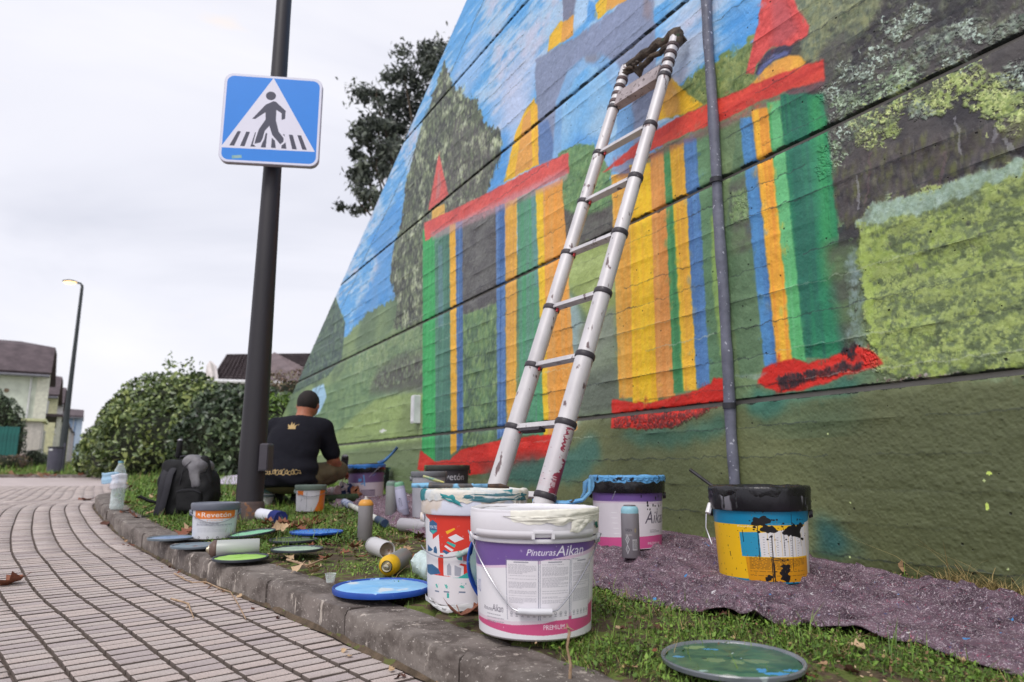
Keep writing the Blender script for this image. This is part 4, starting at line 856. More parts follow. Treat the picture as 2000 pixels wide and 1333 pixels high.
def terrace(px,dist,wcol,side,name_lab,eave,ridge,near=10.,wid=9.,trim=(220,222,190),porch=False):
    base=np.array([(px-1000)/1356.*dist,dist]); z0=gz(dist)-.1; rot=math.atan2(RD[1],RD[0])
    # local x along the street (away), local y to the left of travel (away from the street)
    h=thing('terraced_house',name_lab,'house',(base[0],base[1],z0),rot,'terraced houses along the street on the left'); E_=eave-z0; Rg=ridge-z0
    wm=M('render_%d_%d_%d'%wcol,wcol,.85,scale=1.5,bump=.3,bscale=30); sm2=M('render_%d_%d_%d'%side,side,.85,scale=1.5,bump=.3); tm=M('trim_%d_%d_%d'%trim,trim,.7,bump=.1)
    D2=near; mb=MB(); mb.box((D2/2,wid/2,E_/2),(D2,wid,E_)); mb.part('wall',wm,h,smooth=False)
    # gable above the eave towards the street
    y0=0; hc=.8*(Rg-E_); g=[(0,E_),(D2,E_),(D2*.5+1.2,E_+hc),(D2*.5-1.2,E_+hc)]
    MB().add([(x,y0-.003,z) for x,z in g]+[(x,y0+.3,z) for x,z in g],[(0,1,2,3)[::-1],(4,5,6,7)]+[(i,(i+1)%4,4+(i+1)%4,4+i) for i in range(4)]).part('gable',sm2,h,smooth=False)
    # roof planes, ridge runs across the house, clipped end to the street
    rf=MB(); e=.45; cl_=1.4; A=[(-e,-.35,E_-.12),(-e,wid,E_-.12),(D2*.5,wid,Rg),(D2*.5,cl_,Rg),(D2*.5-1.2*1.,-.3,E_+hc)]; B=[(D2+e,-.35,E_-.12),(D2+e,wid,E_-.12),(D2*.5,wid,Rg),(D2*.5,cl_,Rg),(D2*.5+1.2,-.3,E_+hc)]
    rf.add(A+B,[(0,1,2,3,4),(5,9,8,7,6),(4,3,9)]); ro=rf.part('roof',tile,h,smooth=False); ro.modifiers.new('s','SOLIDIFY').thickness=.14
    if dist<60: corrug('roof_tiles',A[0],A[1],A[2],(D2*.5-.4,-.1,Rg-.2),13,26,tile,h)
    MB().tube([(-e-.06,-.3,E_-.2),(-e-.06,wid,E_-.2)],.08,8).part('gutter',M('gutter_grey',(118,118,126),.5),h)
    MB().box((-.06,-.04,E_/2),(.12,.55,E_)).part('corner_pier',tm,h,smooth=False)
    MB().tube([(-.1,.5,0),(-.1,.5,E_-.2)],.05,8).part('downpipe',white,h)
    # street front: canopy, windows, door
    M4=Matrix(((1,0,0,0),(0,-1,0,-.02),(0,0,1,0),(0,0,0,1)))
    for k,(x,z,w_,h_) in enumerate(((2.2,E_-1.6,1.1,1.3),(6.4,E_-1.6,1.1,1.3),(6.6,1.5,1.4,1.3))):
        f=MB();gg=MB(); pane(f,gg,(x,.03,z),w_,h_,M4); fo=f.part('window',white,h,smooth=False); gg.part('pane',glass,fo,smooth=False); MB().box((x,-.1,z-h_/2-.04),(w_+.2,.16,.08)).part('sill',tm,fo,smooth=False)
    MB().box((2.4,-.03,1.05),(1.0,.08,2.1)).part('door',M('door_green',(70,92,84),.5),h,smooth=False)
    MB().box((3.5,-.5,2.75),(6,1.1,.14)).part('porch_roof',tile,h,smooth=False)
    for x in (.9,5.9): MB().box((x,-.9,1.35),(.22,.22,2.66)).part('porch_post',tm,h,smooth=False)
    # end wall to the viewer
    f=MB();gg=MB(); M5=Matrix(((0,1,0,-.02),(1,0,0,0),(0,0,1,0),(0,0,0,1)))
    for (y_,z,r_) in ((1.5,E_-1.0,.11),(2.7,E_-1.0,.11)) if porch else (): MB().lathe([(r_,0),(r_*.85,.03),(.01,.035)],12).part('vent',M('vent_brown',(140,120,100),.7),h,loc=(-.03,y_,z)).rotation_euler=(0,-math.pi/2,0)
    return h
terrace(62,36,(224,230,218),(232,229,218),'pale green terraced house with the brown tiled roof, nearest on the left',5.0,6.9,porch=True,trim=(230,229,214),near=5.5)
terrace(86,45,(232,226,200),(230,222,200),'cream yellow terraced house, second in the row',4.8,6.5,trim=(232,228,188),near=7)
terrace(100,55,(228,224,226),(224,218,216),'white terraced house, third in the row',5.2,6.9,trim=(226,222,224),near=7)
terrace(110,64,(226,216,218),(222,210,212),'pinkish white terraced house, fourth in the row',5.2,6.7,trim=(226,216,216),near=7)
terrace(144,74,(176,200,230),(170,196,226),'light blue terraced house at the far end of the row right of the lamp post',5.6,6.5,trim=(196,214,236),near=7)
# lean-to bay of the first house
b0=at(50,34.); bay=thing('garden_shed','low pale lean-to with a pink base under the green house wall','shed',(b0[0],b0[1],gz(35)-.1),math.atan2(RD[1],RD[0])); MB().box((0,.6,1.1),(2,2.2,2.2)).part('shed_wall',M('render_pale',(222,214,206),.85),bay,smooth=False); MB().box((-.02,.6,.3),(2.08,2.26,.6)).part('plinth',M('pink_plinth',(196,164,160),.85),bay,smooth=False); MB().box((0,.6,2.26),(2.3,2.5,.12)).part('shed_roof',M('trim_226_228_180',(226,228,180),.7),bay,smooth=False)
# green board fence
fr=thing('green_fence','dark green vertical board fence at the left edge','fence',tuple(at(0,27.)),0)
fm=[M('fence_green',(34,104,98),.6,col2=(24,82,80),bump=.3)]
bme=None
for i in range(16):
    if bme is None: bme=MB().box((0,0,.81),(.14,.025,1.62),bev=.006).mesh('fence_board',False); bme.materials.append(fm[0])
    o=bpy.data.objects.new('fence_board',bme); COL.objects.link(o); o.parent=fr; o.location=(.50-i*.15,.003*(i%3),random.uniform(-.015,.015))
MB().box((-.65,.035,.4),(2.4,.03,.08)).box((-.65,.035,1.4),(2.4,.03,.08)).part('fence_rail',fm[0],fr,smooth=False)
# house behind the hedge
def far_house():
    Y=27.; r1=lambda x,y,yy: tuple(ray(x,y)*(yy/ray(x,y)[1]))
    z0=gz(Y)-.1; c=at(520,Y); h=thing('hipped_house','house with a big grey brown roof and white dormer side behind the hedges','house',(c[0],c[1],z0)); o=np.array([c[0],c[1],z0]); q=lambda x,y,yy:Vector(np.array(r1(x,y,yy))-o)
    wall_m=M('house_white',(222,214,212),.85,bump=.2); tile2=M('roof_brown',(112,100,102),.8,col2=(88,76,80),scale=2,bump=.5,bscale=20,dist=.02)
    a,b,c1,d=q(420,744,27),q(640,752,24.5),q(625,690,28.5),q(443,692,29.5)
    zf=lambda v:Vector((v.x,v.y,0))
    back=[v+Vector((.3,5.5,0)) for v in (a,b)]
    mb=MB(); mb.add([zf(a),zf(b),zf(back[1]),zf(back[0]),a,b,back[1],back[0]],[(0,1,5,4),(1,2,6,5),(2,3,7,6),(3,0,4,7)]); mb.part('wall',wall_m,h,smooth=False)
    rf=MB().add([a+Vector((-.1,-.3,-.1)),b+Vector((.3,-.3,-.1)),c1,d,back[0]+Vector((0,.3,0)),back[1]],[(0,1,2,3),(3,2,5,4)]).part('roof',tile2,h,smooth=False); rf.modifiers.new('s','SOLIDIFY').thickness=.15
    corrug('roof_tiles',a+Vector((-.1,-.3,-.1)),b+Vector((.3,-.3,-.1)),c1,d,14,26,tile2,h)
    g=[q(401,772,27.6),q(408,716,28.),q(414,706,28.1),q(423,715,27.),q(431,775,26.2)]; MB().add(g,[(0,1,2,3,4)]).part('gable',wall_m,h,smooth=False).modifiers.new('s','SOLIDIFY').thickness=.1
    MB().tube([a+Vector((-.1,-.38,-.05)),b+Vector((.3,-.38,-.05))],.08,8).part('gutter',white,h)
    p1,p2,p3=q(520,690,26.5),q(560,686,27),q(640,735,24.)
    # second roof to the right, in front
    w=[q(518,760,25.5),q(640,775,23.),q(640,742,23.5),q(536,688,27.5),q(520,700,27)]
    MB().add(w,[(0,1,2,3,4)]).part('front_roof',M('roof_front',(122,108,110),.8,col2=(96,84,86),scale=2,bump=.5,bscale=20,dist=.02),h,smooth=False).modifiers.new('s','SOLIDIFY').thickness=.15
    x=thing('small_roofed_house','low dark roofed house peeping left of the white dormer','house',tuple(at(385,30.)-np.array([0,0,.1])))
    MB().box((0,1.5,1.45),(1.7,3,2.9)).part('wall',wall_m,x,smooth=False); rf=MB().add([(-1.1,-.3,2.85),(1.1,-.3,2.85),(1.1,1.5,3.75),(-.3,1.5,3.75),(-1.1,3.3,2.85),(1.1,3.3,2.85)],[(0,1,2,3),(3,2,5,4),(0,3,4)]).part('roof',tile2,x,smooth=False); rf.modifiers.new('s','SOLIDIFY').thickness=.12
far_house()
# distant hill
mb=MB(); hm=M('far_hill',(112,128,142),.95,col2=(96,112,122),scale=.05,bump=0); V=[];F=[];hx=np.arange(-420,120,12.)
for i,x in enumerate(hx):
    tq=13+5*math.sin(x*.013+2.2)+2.2*math.sin(x*.045); V+=[(x,330,-3),(x,345,tq*.62+2),(x,380,tq+2.5),(x,420,-3)]
for i in range(len(hx)-1):
    for k in range(3): a=4*i+k; F.append((a,a+4,a+5,a+1))
mkobj('hills',np_mesh('hills',V,F,True),hm,kind='structure')
# ---- street pole with taper, access box, base sleeve
PB=np.array([-1.483,3.957]); pz=gz(3.957)
pole=thing('street_pole','tall dark grey tapered metal pole standing in the grass','pole',(PB[0],PB[1],pz))
polem=M('pole_paint',(44,40,46),.5,col2=(34,31,36),scale=3,bump=.12,bscale=60,spec=.5,sp=(150,150,156),spscale=11,spth=.72,stretch=(1,1,.35))
MB().lathe([(.074,-.05),(.074,.29),(.0725,.5),(.064,1.17),(.0535,2.12),(.0475,3.13),(.042,5.2),(.04,6.2)],40).part('shaft',polem,pole)
MB().lathe([(.083,-.04),(.083,.085),(.078,.095),(.0745,.10)],40).part('base_sleeve',M('rusty_sleeve',(92,78,76),.7,col2=(66,54,50),scale=9,bump=.5,bscale=50,sp=(122,84,58),spscale=16,spth=.6),pole)
MB().box((.082,-.01,.345),(.05,.09,.155),bev=.008).part('junction_box',M('box_grey',(72,68,76),.5),pole); MB().box((.082,-.058,.345),(.042,.006,.14),bev=.002).part('cover',M('box_grey',(72,68,76),.5),pole)
# ---- pedestrian crossing sign
def build_sign():
    cvs=Cv(768,768,0,1,0,1,(222,222,238))
    src=[(150,95),(1335,165),(1285,1240),(55,1180)]; dst=[(0,1),(1,1),(1,0),(0,0)]
    A=[];B=[]
    for (x,y),(u,v) in zip(src,dst): A.append([x,y,1,0,0,0,-u*x,-u*y]);B.append(u);A.append([0,0,0,x,y,1,-v*x,-v*y]);B.append(v)
    hh=np.append(np.linalg.solve(np.array(A,float),np.array(B,float)),1).reshape(3,3)
    def q(pts):
        o=[]
        for x,y in pts: r=hh@np.array([x,y,1]); o.append((r[0]/r[2],r[1]/r[2]))
        return o
    def rrect(m,r,n=8):
        o=[]
        for cx,cy,a0 in ((1-m-r,1-m-r,0),(m+r,1-m-r,90),(m+r,m+r,180),(1-m-r,m+r,270)):
            for k in range(n+1): a=R_(a0+90*k/n); o.append((cx+r*math.cos(a),cy+r*math.sin(a)))
        return o
    cvs.poly(rrect(.022,.075),(46,134,226)); W_=(226,224,238); K=(70,70,88)
    cvs.poly(q([(735,148),(1250,1058),(80,1008)]),W_)
    for b in ([(293,806),(335,808),(250,988),(190,985)],[(400,812),(445,815),(378,995),(322,990)],[(508,820),(530,820),(490,965),(515,1000),(450,998)],[(640,828),(658,828),(640,1010),(578,1005)],[(716,870),(750,900),(765,1015),(705,1010)],[(848,840),(872,842),(896,1022),(832,1018)],[(925,845),(974,848),(1026,1030),(968,1026)],[(1030,850),(1078,853),(1150,1035),(1094,1030)]): cvs.poly(q(b),K)
    legs=[[(640,655),(765,670),(800,810),(862,890),(858,935),(820,968),(720,850),(684,738),(628,800),(600,900),(575,945),(500,962),(515,900),(555,780)]]
    cvs.poly(q([(640,650),(775,665),(812,805),(885,880),(882,945),(824,990),(700,870),(684,760),(640,815),(622,905),(590,962),(480,975),(500,890),(535,770)]),W_)
    for l in legs: cvs.poly(q(l),K)
    cvs.poly(q([(735,432),(765,440),(885,550),(878,650),(835,665),(835,580),(770,540),(765,672),(638,668),(635,570),(510,655),(472,652),(640,475)]),K)
    c0=q([(703,368)])[0]; cvs.ell(c0[0],c0[1],.052,.05,K,n=30)
    cvs.poly(q([(220,1108),(340,1102),(345,1140),(222,1148)]),(128,176,180)); cvs.poly(q([(250,1112),(330,1108),(332,1135),(255,1140)]),(170,190,180),.6)
    im=cvs.img('sign_print')
    x=-.298*0; sx,sy=-1.459,3.83
    z=gz(3.957)+2.05
    s=thing('pedestrian_sign','square blue pedestrian crossing sign with white triangle and walking figure on the dark pole','sign',(sx,sy,0),-R_(0)+R_(7.5))
    return s,rrect,im
sgn,rrect,sim=build_sign()
def plate(sz,m,r,y0,y1,uv=False,zc=0):
    p=rrect(m,r); mb=MB(); n=len(p); V=[((u-.5)*sz,y0,(v-.5)*sz+zc) for u,v in p]+[((u-.5)*sz,y1,(v-.5)*sz+zc) for u,v in p]
    uvs=[[p[i] for i in range(n)],[p[i] for i in range(n)][::-1]]+[[(0,0)]*4]*n
    mb.add(V,[tuple(range(n)),tuple(range(n,2*n))[::-1]]+[(i,n+i,n+(i+1)%n,(i+1)%n) for i in range(n)],uvs); return mb
SZC=2.081
plate(.578,0,.09,-.010,.022,zc=SZC).part('sign_body',M('sign_edge',(196,190,204),.45,bump=0,metal=.1),sgn,smooth=False)
plate(.572,0,.088,-.0125,-.0103,zc=SZC).part('sign_face',img_mat('sign_print',sim,rough=.38,bump=.03,dirt=.05,spec=.5),sgn,smooth=False)
for dz in (.16,-.16):
    MB().box((0,.045,SZC+dz),(.16,.05,.035),bev=.004).part('clamp',M('galvanised',(140,140,146),.45,metal=.6),sgn)
# ---- far street lamp and litter bin
lp=at(117,21.0); lamp=thing('street_lamp','slim dark street lamp with a lit lantern rising above the terraced houses','street lamp',tuple(lp))
lm_=M('lamp_post_paint',(52,58,60),.5,col2=(44,50,52),bump=.05); MB().lathe([(.1,0),(.1,1.35),(.085,1.45),(.08,1.6),(.065,3),(.045,5.75),(.04,5.8)],16).part('shaft',lm_,lamp)
MB().tube([(0,0,5.7),(0,0,5.82),(-.05,-.02,5.9),(-.2,-.06,5.93)],[.04,.04,.032,.03],8).part('bracket',lm_,lamp)
hd=MB(); hd.lathe([(.001,.07),(.1,.065),(.2,.03),(.22,.0)],20); 
o=hd.part('lantern',M('lantern_shell',(96,92,90),.45,metal=.3),lamp,loc=(-.33,-.1,5.93)); o.scale=(1.15,.6,1); o.rotation_euler=(0,.1,0)
em,nt_,b_,N_,L_=nodes('lamp_light'); b_.inputs['Emission Color'].default_value=(1,.62,.25,1); b_.inputs['Emission Strength'].default_value=2.2; b_.inputs['Base Color'].default_value=(.9,.75,.5,1)
o=MB().lathe([(.19,0),(.15,-.05),(.06,-.075),(.001,-.08)],16).part('diffuser',em,lamp,loc=(-.33,-.1,5.93)); o.scale=(1.1,.58,1)
b0=at(104,19.6); bn=thing('litter_bin','grey round litter bin on the grass at the foot of the street lamp','bin',tuple(b0))
gm=M('bin_grey',(88,86,100),.5,col2=(76,74,88),bump=.1); MB().lathe([(.15,.02),(.17,.03),(.185,.5),(.19,.72),(.178,.72),(.17,.5)],24,cap0=True).part('bin_body',gm,bn)
MB().lathe([(.2,.70),(.205,.74),(.19,.75),(.18,.74)],24).part('rim',M('bin_rim',(60,60,66),.5),bn); MB().box((-.02,-.195,.66),(.1,.01,.05)).part('plate',white,bn)
MB().tube([(.17,.05,-.03),(.2,.05,.85)],.025,8).part('support',gm,bn)
# ================================================================ ladder
LB=np.array([.1293,2.7118,-.1018]); LU=np.array([.0876,.0456,.2833]); LW=np.array([-.2044,.3006,0]); LUn=LU/np.linalg.norm(LU); LWn=LW/np.linalg.norm(LW)
LO=LB+LU*(-.79)
lad=thing('ladder','telescopic aluminium ladder with black collars leaning on the mural','ladder',tuple(LO+LW/2))
alu=M('ladder_alu',(214,211,213),.45,col2=(190,186,189),scale=7,metal=.12,bump=.12,bscale=50,sp=(112,96,98),spscale=26,spth=.63,stretch=(1,1,.5)); blk=M('collar_plastic',(66,60,66),.5,col2=(50,46,52),bump=.1,sp=(120,116,120),spscale=50,spth=.68); redp=M('red_button',(176,38,48),.5)
cvs=Cv(256,1024,0,1,0,1,(206,200,204)); cvs.wx=(fbm(1024,256,20,20,3,3)-.5)*2; cvs.wy=cvs.wx.T[:256,:1024] if 0 else (fbm(1024,256,20,20,3,4)-.5)*2
cvs.poly([(.52,.04),(.84,.04),(.84,.93),(.52,.93)],(148,58,78),wob=8); cvs.poly([(.60,.5),(.75,.5),(.7,.92),(.55,.9)],(200,190,190),wob=20); cvs.poly([(.5,.3),(.62,.32),(.6,.6),(.5,.6)],(206,200,204),wob=22)
cvs.text('TELESTEPS',.60,.10,.62,.13,(206,184,190),rot=math.pi/2)
for i in range(40): cvs.ell(random.random(),random.random(),.02*random.random(),.006,random.choice([(120,60,70),(90,90,100),(160,150,150)]),.7)
steps_m=img_mat('ladder_sticker',cvs.img('ladder_sticker'),rough=.42,bump=.06,metal=.15)
def LP(i,side,out=0): return Vector(LB+LU*i+LW*side-(LO+LW/2))
rads=[.041,.0385,.036,.0335,.0315,.0300,.0285,.0270]
for sd in (0,1):
    for i in range(-1,8):
        a=LP(-.79 if i<0 else i,sd); b=LP(i+1 if i<7 else 7.93,sd); r_=rads[max(0,min(7,i))]
        mb=MB(); mb.tube([a,a+(b-a)*.5,b],[r_]*3,20,uv=True,up=(0,1,0)); mb.part('stile_tube',steps_m if (sd==0 and i==0) else alu,lad,'right bottom tube with worn red sticker' if (sd==0 and i==0) else None)
        if i>=0:
            c=LP(i,sd); R2=rads[max(0,i-1)]+.0045; d=Vector(LUn); cm=MB().tube([c-d*.015,c-d*.012,c+d*.006,c+d*.010],[R2-.002,R2,R2,R2-.003],20)
            fr_=Vector((LWn[1],-LWn[0],0)).normalized()*(-1); cm.box(c+Vector(LWn)*(R2*.95*(1 if sd==0 else -1))-d*.002,(.022,.03,.02),M_=Matrix.Rotation(math.atan2(LWn[1],LWn[0]),4,'Z')); cm.part('collar',blk,lad)
cr_=Vector(LUn); wx=Vector(LWn); nn=wx.cross(cr_).normalized()
Rm=Matrix((wx,nn,cr_)).transposed().to_4x4()
for i in range(0,7):
    a,b=LP(i,0),LP(i,1); m=(a+b)/2; L_=(b-a).length-.06
    MB().box(m,(L_,.034,.022),M_=Rm,bev=.003).part('rung',alu,lad)
    MB().tube([b-wx*.052-cr_*.012,b-wx*.052-cr_*.028],.006,8).part('release_button',redp,lad)
m=LP(1,.62); MB().box(m-cr_*.018,(.15,.036,.016),M_=Rm,bev=.005).part('plastic_clip',blk,lad)
m=LP(7.0,.5)+cr_*.035; MB().box(m,(LP(0,1)-LP(0,0)).length and (.30,.045,.095),M_=Rm,bev=.004).part('top_step',M('top_step_paint',(178,166,168),.55,col2=(140,128,128),scale=14,bump=.3,bscale=60,sp=(96,84,84),spscale=50,spth=.6),lad)
for sd in (0,1):
    for k in range(4):
        c=LP(7.12+k*.17,sd); MB().tube([c-cr_*.012,c-cr_*.008,c+cr_*.008,c+cr_*.012],[.0285,.032,.032,.0285],16).part('collar',M('rusty_collar',(98,80,80),.6,col2=(58,50,54),scale=30,bump=.5,bscale=90),lad)
    MB().tube([LP(-.79,sd),LP(-.70,sd)],[.049,.046],16).part('rubber_foot',blk,lad)
rag=MB(); rq=random.Random(2)
def rope(a,b,r,n,sag,seed,wob=.012):
    q=random.Random(seed); return [a+(b-a)*(k/n)+Vector((q.gauss(0,wob),q.gauss(0,wob),q.gauss(0,wob)-sag*math.sin(math.pi*k/n))) for k in range(n+1)]
a,b=LP(7.93,0),LP(7.93,1)
rag.tube(rope(a-wx*.02,b+wx*.015,.03,14,-.005,1,.006),[.022+.004*rq.random() for _ in range(15)],9); rag.tube(rope(a+nn*.02-cr_*.02,b-cr_*.03,.02,14,.02,2),[.012+.012*rq.random() for _ in range(15)],8)
rag.tube([a-cr_*.10,a-cr_*.05+nn*.01,a,a+cr_*.02],[.026,.034,.036,.02],10); rag.tube([b-cr_*.05,b,b+cr_*.02],[.024,.028,.016],9)
rag.tube(rope(b-cr_*.04-nn*.02,b-cr_*.05+(a-b)*.35-nn*.03,.01,8,.01,4,.006),[.009]*9,6)
rg=rag.part('rag',M('ladder_rag',(104,90,78),.95,col2=(36,35,35),scale=14,bump=.9,bscale=60,dist=.01,sp=(60,78,56),spscale=12,spth=.62),None); rg.location=tuple(LO+LW/2); tag(rg,'dirty paint stained rag wound round the top of the ladder','rag')
# ================================================================ paint buckets
wht=M('plastic_white',(228,226,230),.38,col2=(216,213,219),scale=3,bump=.03,bscale=40,spec=.5); wire=M('steel_wire',(176,176,184),.3,metal=.8,bump=0); grip_m=M('grip_white',(224,224,230),.4,bump=.02)
def to_face(pts,r,yc,k,v0,v1,cx,ytop,ybot,tap=0):
    o=[]
    for x,y in pts:
        s=max(-.995,min(.995,(x-cx)/r)); th=math.asin(s); vv=(y+k*(1-math.cos(th))-ybot)/(ytop-ybot); o.append((math.degrees(th),vv))
    return o
def bucket(px,Y,rt,rb,h,label,mats,img=None,group=None,rimh=.045,rimm=None,name='paint_bucket',turn=0,open_=None,crust=None,crust_n=1,handle=None,seed=1,inner=None,grpm=None,hook=True,lidtop=None,tilt=(0,0)):
    p=at(px,Y); b=thing(name,label,'bucket',tuple(p),0,group); b.rotation_euler=(tilt[0],tilt[1],math.atan2(-p[0],p[1])+turn)
    zr=h-rimh; rz=lambda z: rb+(rt-.008-rb)*z/h
    body=MB().lathe([(rb-.006,0.001),(rb,.006),(rz(zr*.5),zr*.5),(rz(zr),zr),(rz(zr+.02),zr+.012)],64,vr=(0,zr),cap0=True); body.part('body',mats,b)
    rm=rimm or wht
    rim=MB().lathe([(rz(zr)+.001,zr-.004),(rt-.003,zr-.002),(rt-.0005,zr+.004),(rt,zr+rimh*.5),(rt+.0005,h-.006),(rt-.002,h-.001),(rt-.005,h),(rt-.009,h-.002)],64)
    if inner is not None:
        rim.part('rim',rm,b); MB().lathe([(rt-.009,h-.002),(rz(h)-.006,h-.02),(rz(h*.4)-.005,h*inner)],48).part('inner_wall',mats if not crust else crust,b)
        MB().lathe([(rz(h*inner)-.004,h*inner-.002),(rb*.5,h*inner+.001),(.001,h*inner+.002)],48).part('paint',crust or rm,b)
    else:
        rim.part('lid_rim',rm,b)
        MB().lathe([(rt-.009,h-.002),(rt-.016,h-.007),(rt*.6,h-.006),(.001,h-.006)],64).part('lid_panel',lidtop or rm,b)
    for k in (-1,1): MB().lathe([(.001,.012),(.012,.012),(.014,.006),(.016,0)],14).part('handle_lug',rm,b,loc=(k*(rz(zr)+.001),0,zr-.014)).rotation_euler=(0,k*math.pi/2,0)
    if handle:
        ang,gm=handle; R0=rz(zr)+.011; n=24; P_=[]; dpt=rt*1.02
        for k in range(n+1):
            t=math.pi*k/n; x=-R0*math.cos(t); l=math.sin(t)*dpt; squ=min(1,math.sin(t)*1.0)
            P_.append(Vector((x,-l*math.cos(R_(ang)),zr-.014-l*math.sin(R_(ang)))))
        # keep the wire outside the body
        for i,p_ in enumerate(P_):
            rr_=math.hypot(p_.x,p_.y); need=rz(max(p_.z,0))+.006
            if rr_<need and abs(p_.x)<need: p_.y=-math.sqrt(max(need*need-p_.x*p_.x,0))-.0005
        MB().tube(P_,.0018,7).part('handle_wire',wire,b)
        g=P_[n//2-3:n//2+4]; MB().tube(g,[.0075]*len(g),12).part('handle_grip',gm,b)
    return b,rz,zr
def crust_ring(b,rt,h,mat,seed,name='dried_paint',amp=.006,wid=.01,a0=0,a1=360,low=.0,drips=0,dl=.05,rz=None,hh=None):
    q=random.Random(seed); seg=90; n=int(seg*(a1-a0)/360); V=[];F=[]; A=[q.random() for _ in range(n+8)]
    sm1=lambda i,k: sum(A[(i*k+j)%len(A)] for j in range(3))/3
    prof=[(.002,-.016),(.004,-.004),(.002,.004),(-.004,.006),(-.012,.002),(-.018,-.006)]
    for i in range(n+1):
        t=R_(a0+(a1-a0)*i/n); e=1 if a1-a0>=360 else max(0.05,math.sin(math.pi*i/n))**.5; w1=sm1(i,1); w2=sm1(i,3)
        for j,(dr,dz) in enumerate(prof):
            f=amp/.006*(.4+1.2*w1)*e; rr_=rt+dr*f+.0006; zz=h+dz*(f if dz>-.01 else (.6+1.2*w2)*(1+low*40))+.0008
            V.append((rr_*math.sin(t),-rr_*math.cos(t),zz+q.gauss(0,.0006)))
    m=len(prof)
    for i in range(n):
        for j in range(m-1): a=i*m+j; F.append((a,a+m,a+m+1,a+1))
    me=np_mesh(name,V,F,True); o=mkobj(name,me,mat,b); s=o.modifiers.new('s','SUBSURF'); s.levels=s.render_levels=1
    mb=MB()
    for k in range(drips):
        t=R_(q.uniform(a0,a1)); l=dl*q.uniform(.2,1.2); w=q.uniform(.0018,.005); P_=[];z=h-.004
        for j in range(8):
            zz=z-l*j/7; r_=(rt+.001) if zz>(hh or 0) else (rz(max(zz,0))+.001); P_.append((r_*math.sin(t),-r_*math.cos(t),zz))
        mb.tube(P_,[w,w*.9,w*.8,w*.8,w*.7,w*.8,w*1.15,w*.6],7)
    if drips: mb.part('paint_drips',mat,b,kind='stuff')
    return o
Ltxt=[(150,148,156)]
# --- front bucket label
def canvas(w=1536,h=512,bg=(230,228,233)): return Cv(w,h,-180,180,0,1,bg)
c=canvas(); f=lambda pts:to_face(pts,117,0,9,0,1,1044,1046,1251)
PU=(112,84,152); PK=(206,84,132)
n_=[(x,1048) for x in range(930,1160,8)]
c.poly([(-95,.985),(180,.985),(180,.98),(-95,.98)],(150,130,180))
left=f([(929,1105),(950,1106),(975,1104),(1000,1102),(1030,1098),(1060,1093),(1090,1088),(1120,1081),(1145,1074),(1158,1066)])
c.poly([(-180,.98),(90,.98)]+[(90,left[-1][1])]+left[::-1]+[(-100,.7),(-180,.66)],PU); c.poly([(90,.98),(180,.98),(180,.66),(90,.78)],PU)
c.poly(left+[(a,b-.02-.02*(i/9)) for i,(a,b) in enumerate(left)][::-1],(222,196,218))
bt=f([(929,1210),(950,1214),(1000,1219),(1060,1215),(1100,1206),(1130,1195),(1158,1176)]); bb=f([(929,1218),(950,1226),(1000,1235),(1060,1238),(1110,1234),(1158,1220)])
c.poly(bt+bb[::-1],PK); c.poly([(85,.3),(180,.16),(180,.08),(85,.13)],PK); c.poly([(a,b+.035) for a,b in bt]+bt[::-1],(222,206,216))
def tb_(t,x0,x1,y0,y1,col,shear=0):
    a,b=f([(x0,y1),(x1,y0)]); c.text(t,a[0],a[1],b[0]-a[0],b[1]-a[1],col,shear)
tb_('Pinturas',1029,1083,1071,1084,(240,236,246),.28); tb_('Aikan',1083,1135,1062,1085,(244,240,250),.22); c.line(f([(1080,1086),(1090,1084),(1096,1088),(1100,1084)]),.012,(240,236,246))
tb_('PREMIUM',1060,1101,1217,1227,(246,238,244))
for k,(x0,x1) in enumerate(((991,1051),(1054,1110),(1113,1149))):
    P4=f([(x0,1091),(x1,1092),(x1,1208),(x0,1208)]); a0,a1=P4[0][0],P4[1][0]
    for (i,j) in ((0,1),(1,2),(2,3),(3,0)): c.line([P4[i],P4[j]],.6,(128,126,146))
    c.poly([(a0+.8,.2),(a1-.8,.2),(a1-.8,.765),(a0+.8,.765)],(228,224,230)); c.rect(a0+(a1-a0)*.25,.745,a0+(a1-a0)*.7,.755,(120,120,134),.7); c.lines(a0+2,a1-2,.73,.5,22,(150,148,158),seed=k,al=.55); c.lines(a0+2,a1-2,.48,.36,11,(150,148,158),seed=k+9,al=.5)
    for i in range(5): xx=a0+(a1-a0)*(.14+.18*i); c.ell(xx,.265,1.3,.018,(120,120,130),.6); c.ell(xx,.27,.6,.009,(228,224,230),.8); c.rect(xx-1.3,.235,xx+1.3,.243,(120,120,130),.6)
tb_('Pinturas',944,961,1187,1193,(80,74,92),.25); tb_('Aikan',961,983,1182,1195,(80,74,92),.2)
a,b=f([(950,1201),(984,1197)]); c.lines(a[0],b[0],.235,.14,6,(130,128,140),seed=5,al=.6)
tb_('UNO',931,938,1135,1160,(88,96,150)); c.splat(-12,.86,1.4,(190,176,206),3,4,al=.5)
for i in range(40): c.ell(random.uniform(-80,80),random.random(),random.uniform(.1,.5),random.uniform(.002,.01),random.choice([(196,190,196),(170,164,170),(240,240,244)]),.6,n=7)
fm_=img_mat('label_front',c.img('label_front'),rough=.36,bump=.03,dirt=.07,spec=.5)
b1,rz,zr=bucket(1045,1.737,.1575,.134,.283,'white paint bucket with purple and pink label, nearest to the viewer on the kerb','x' and fm_,handle=None,rimh=.055)
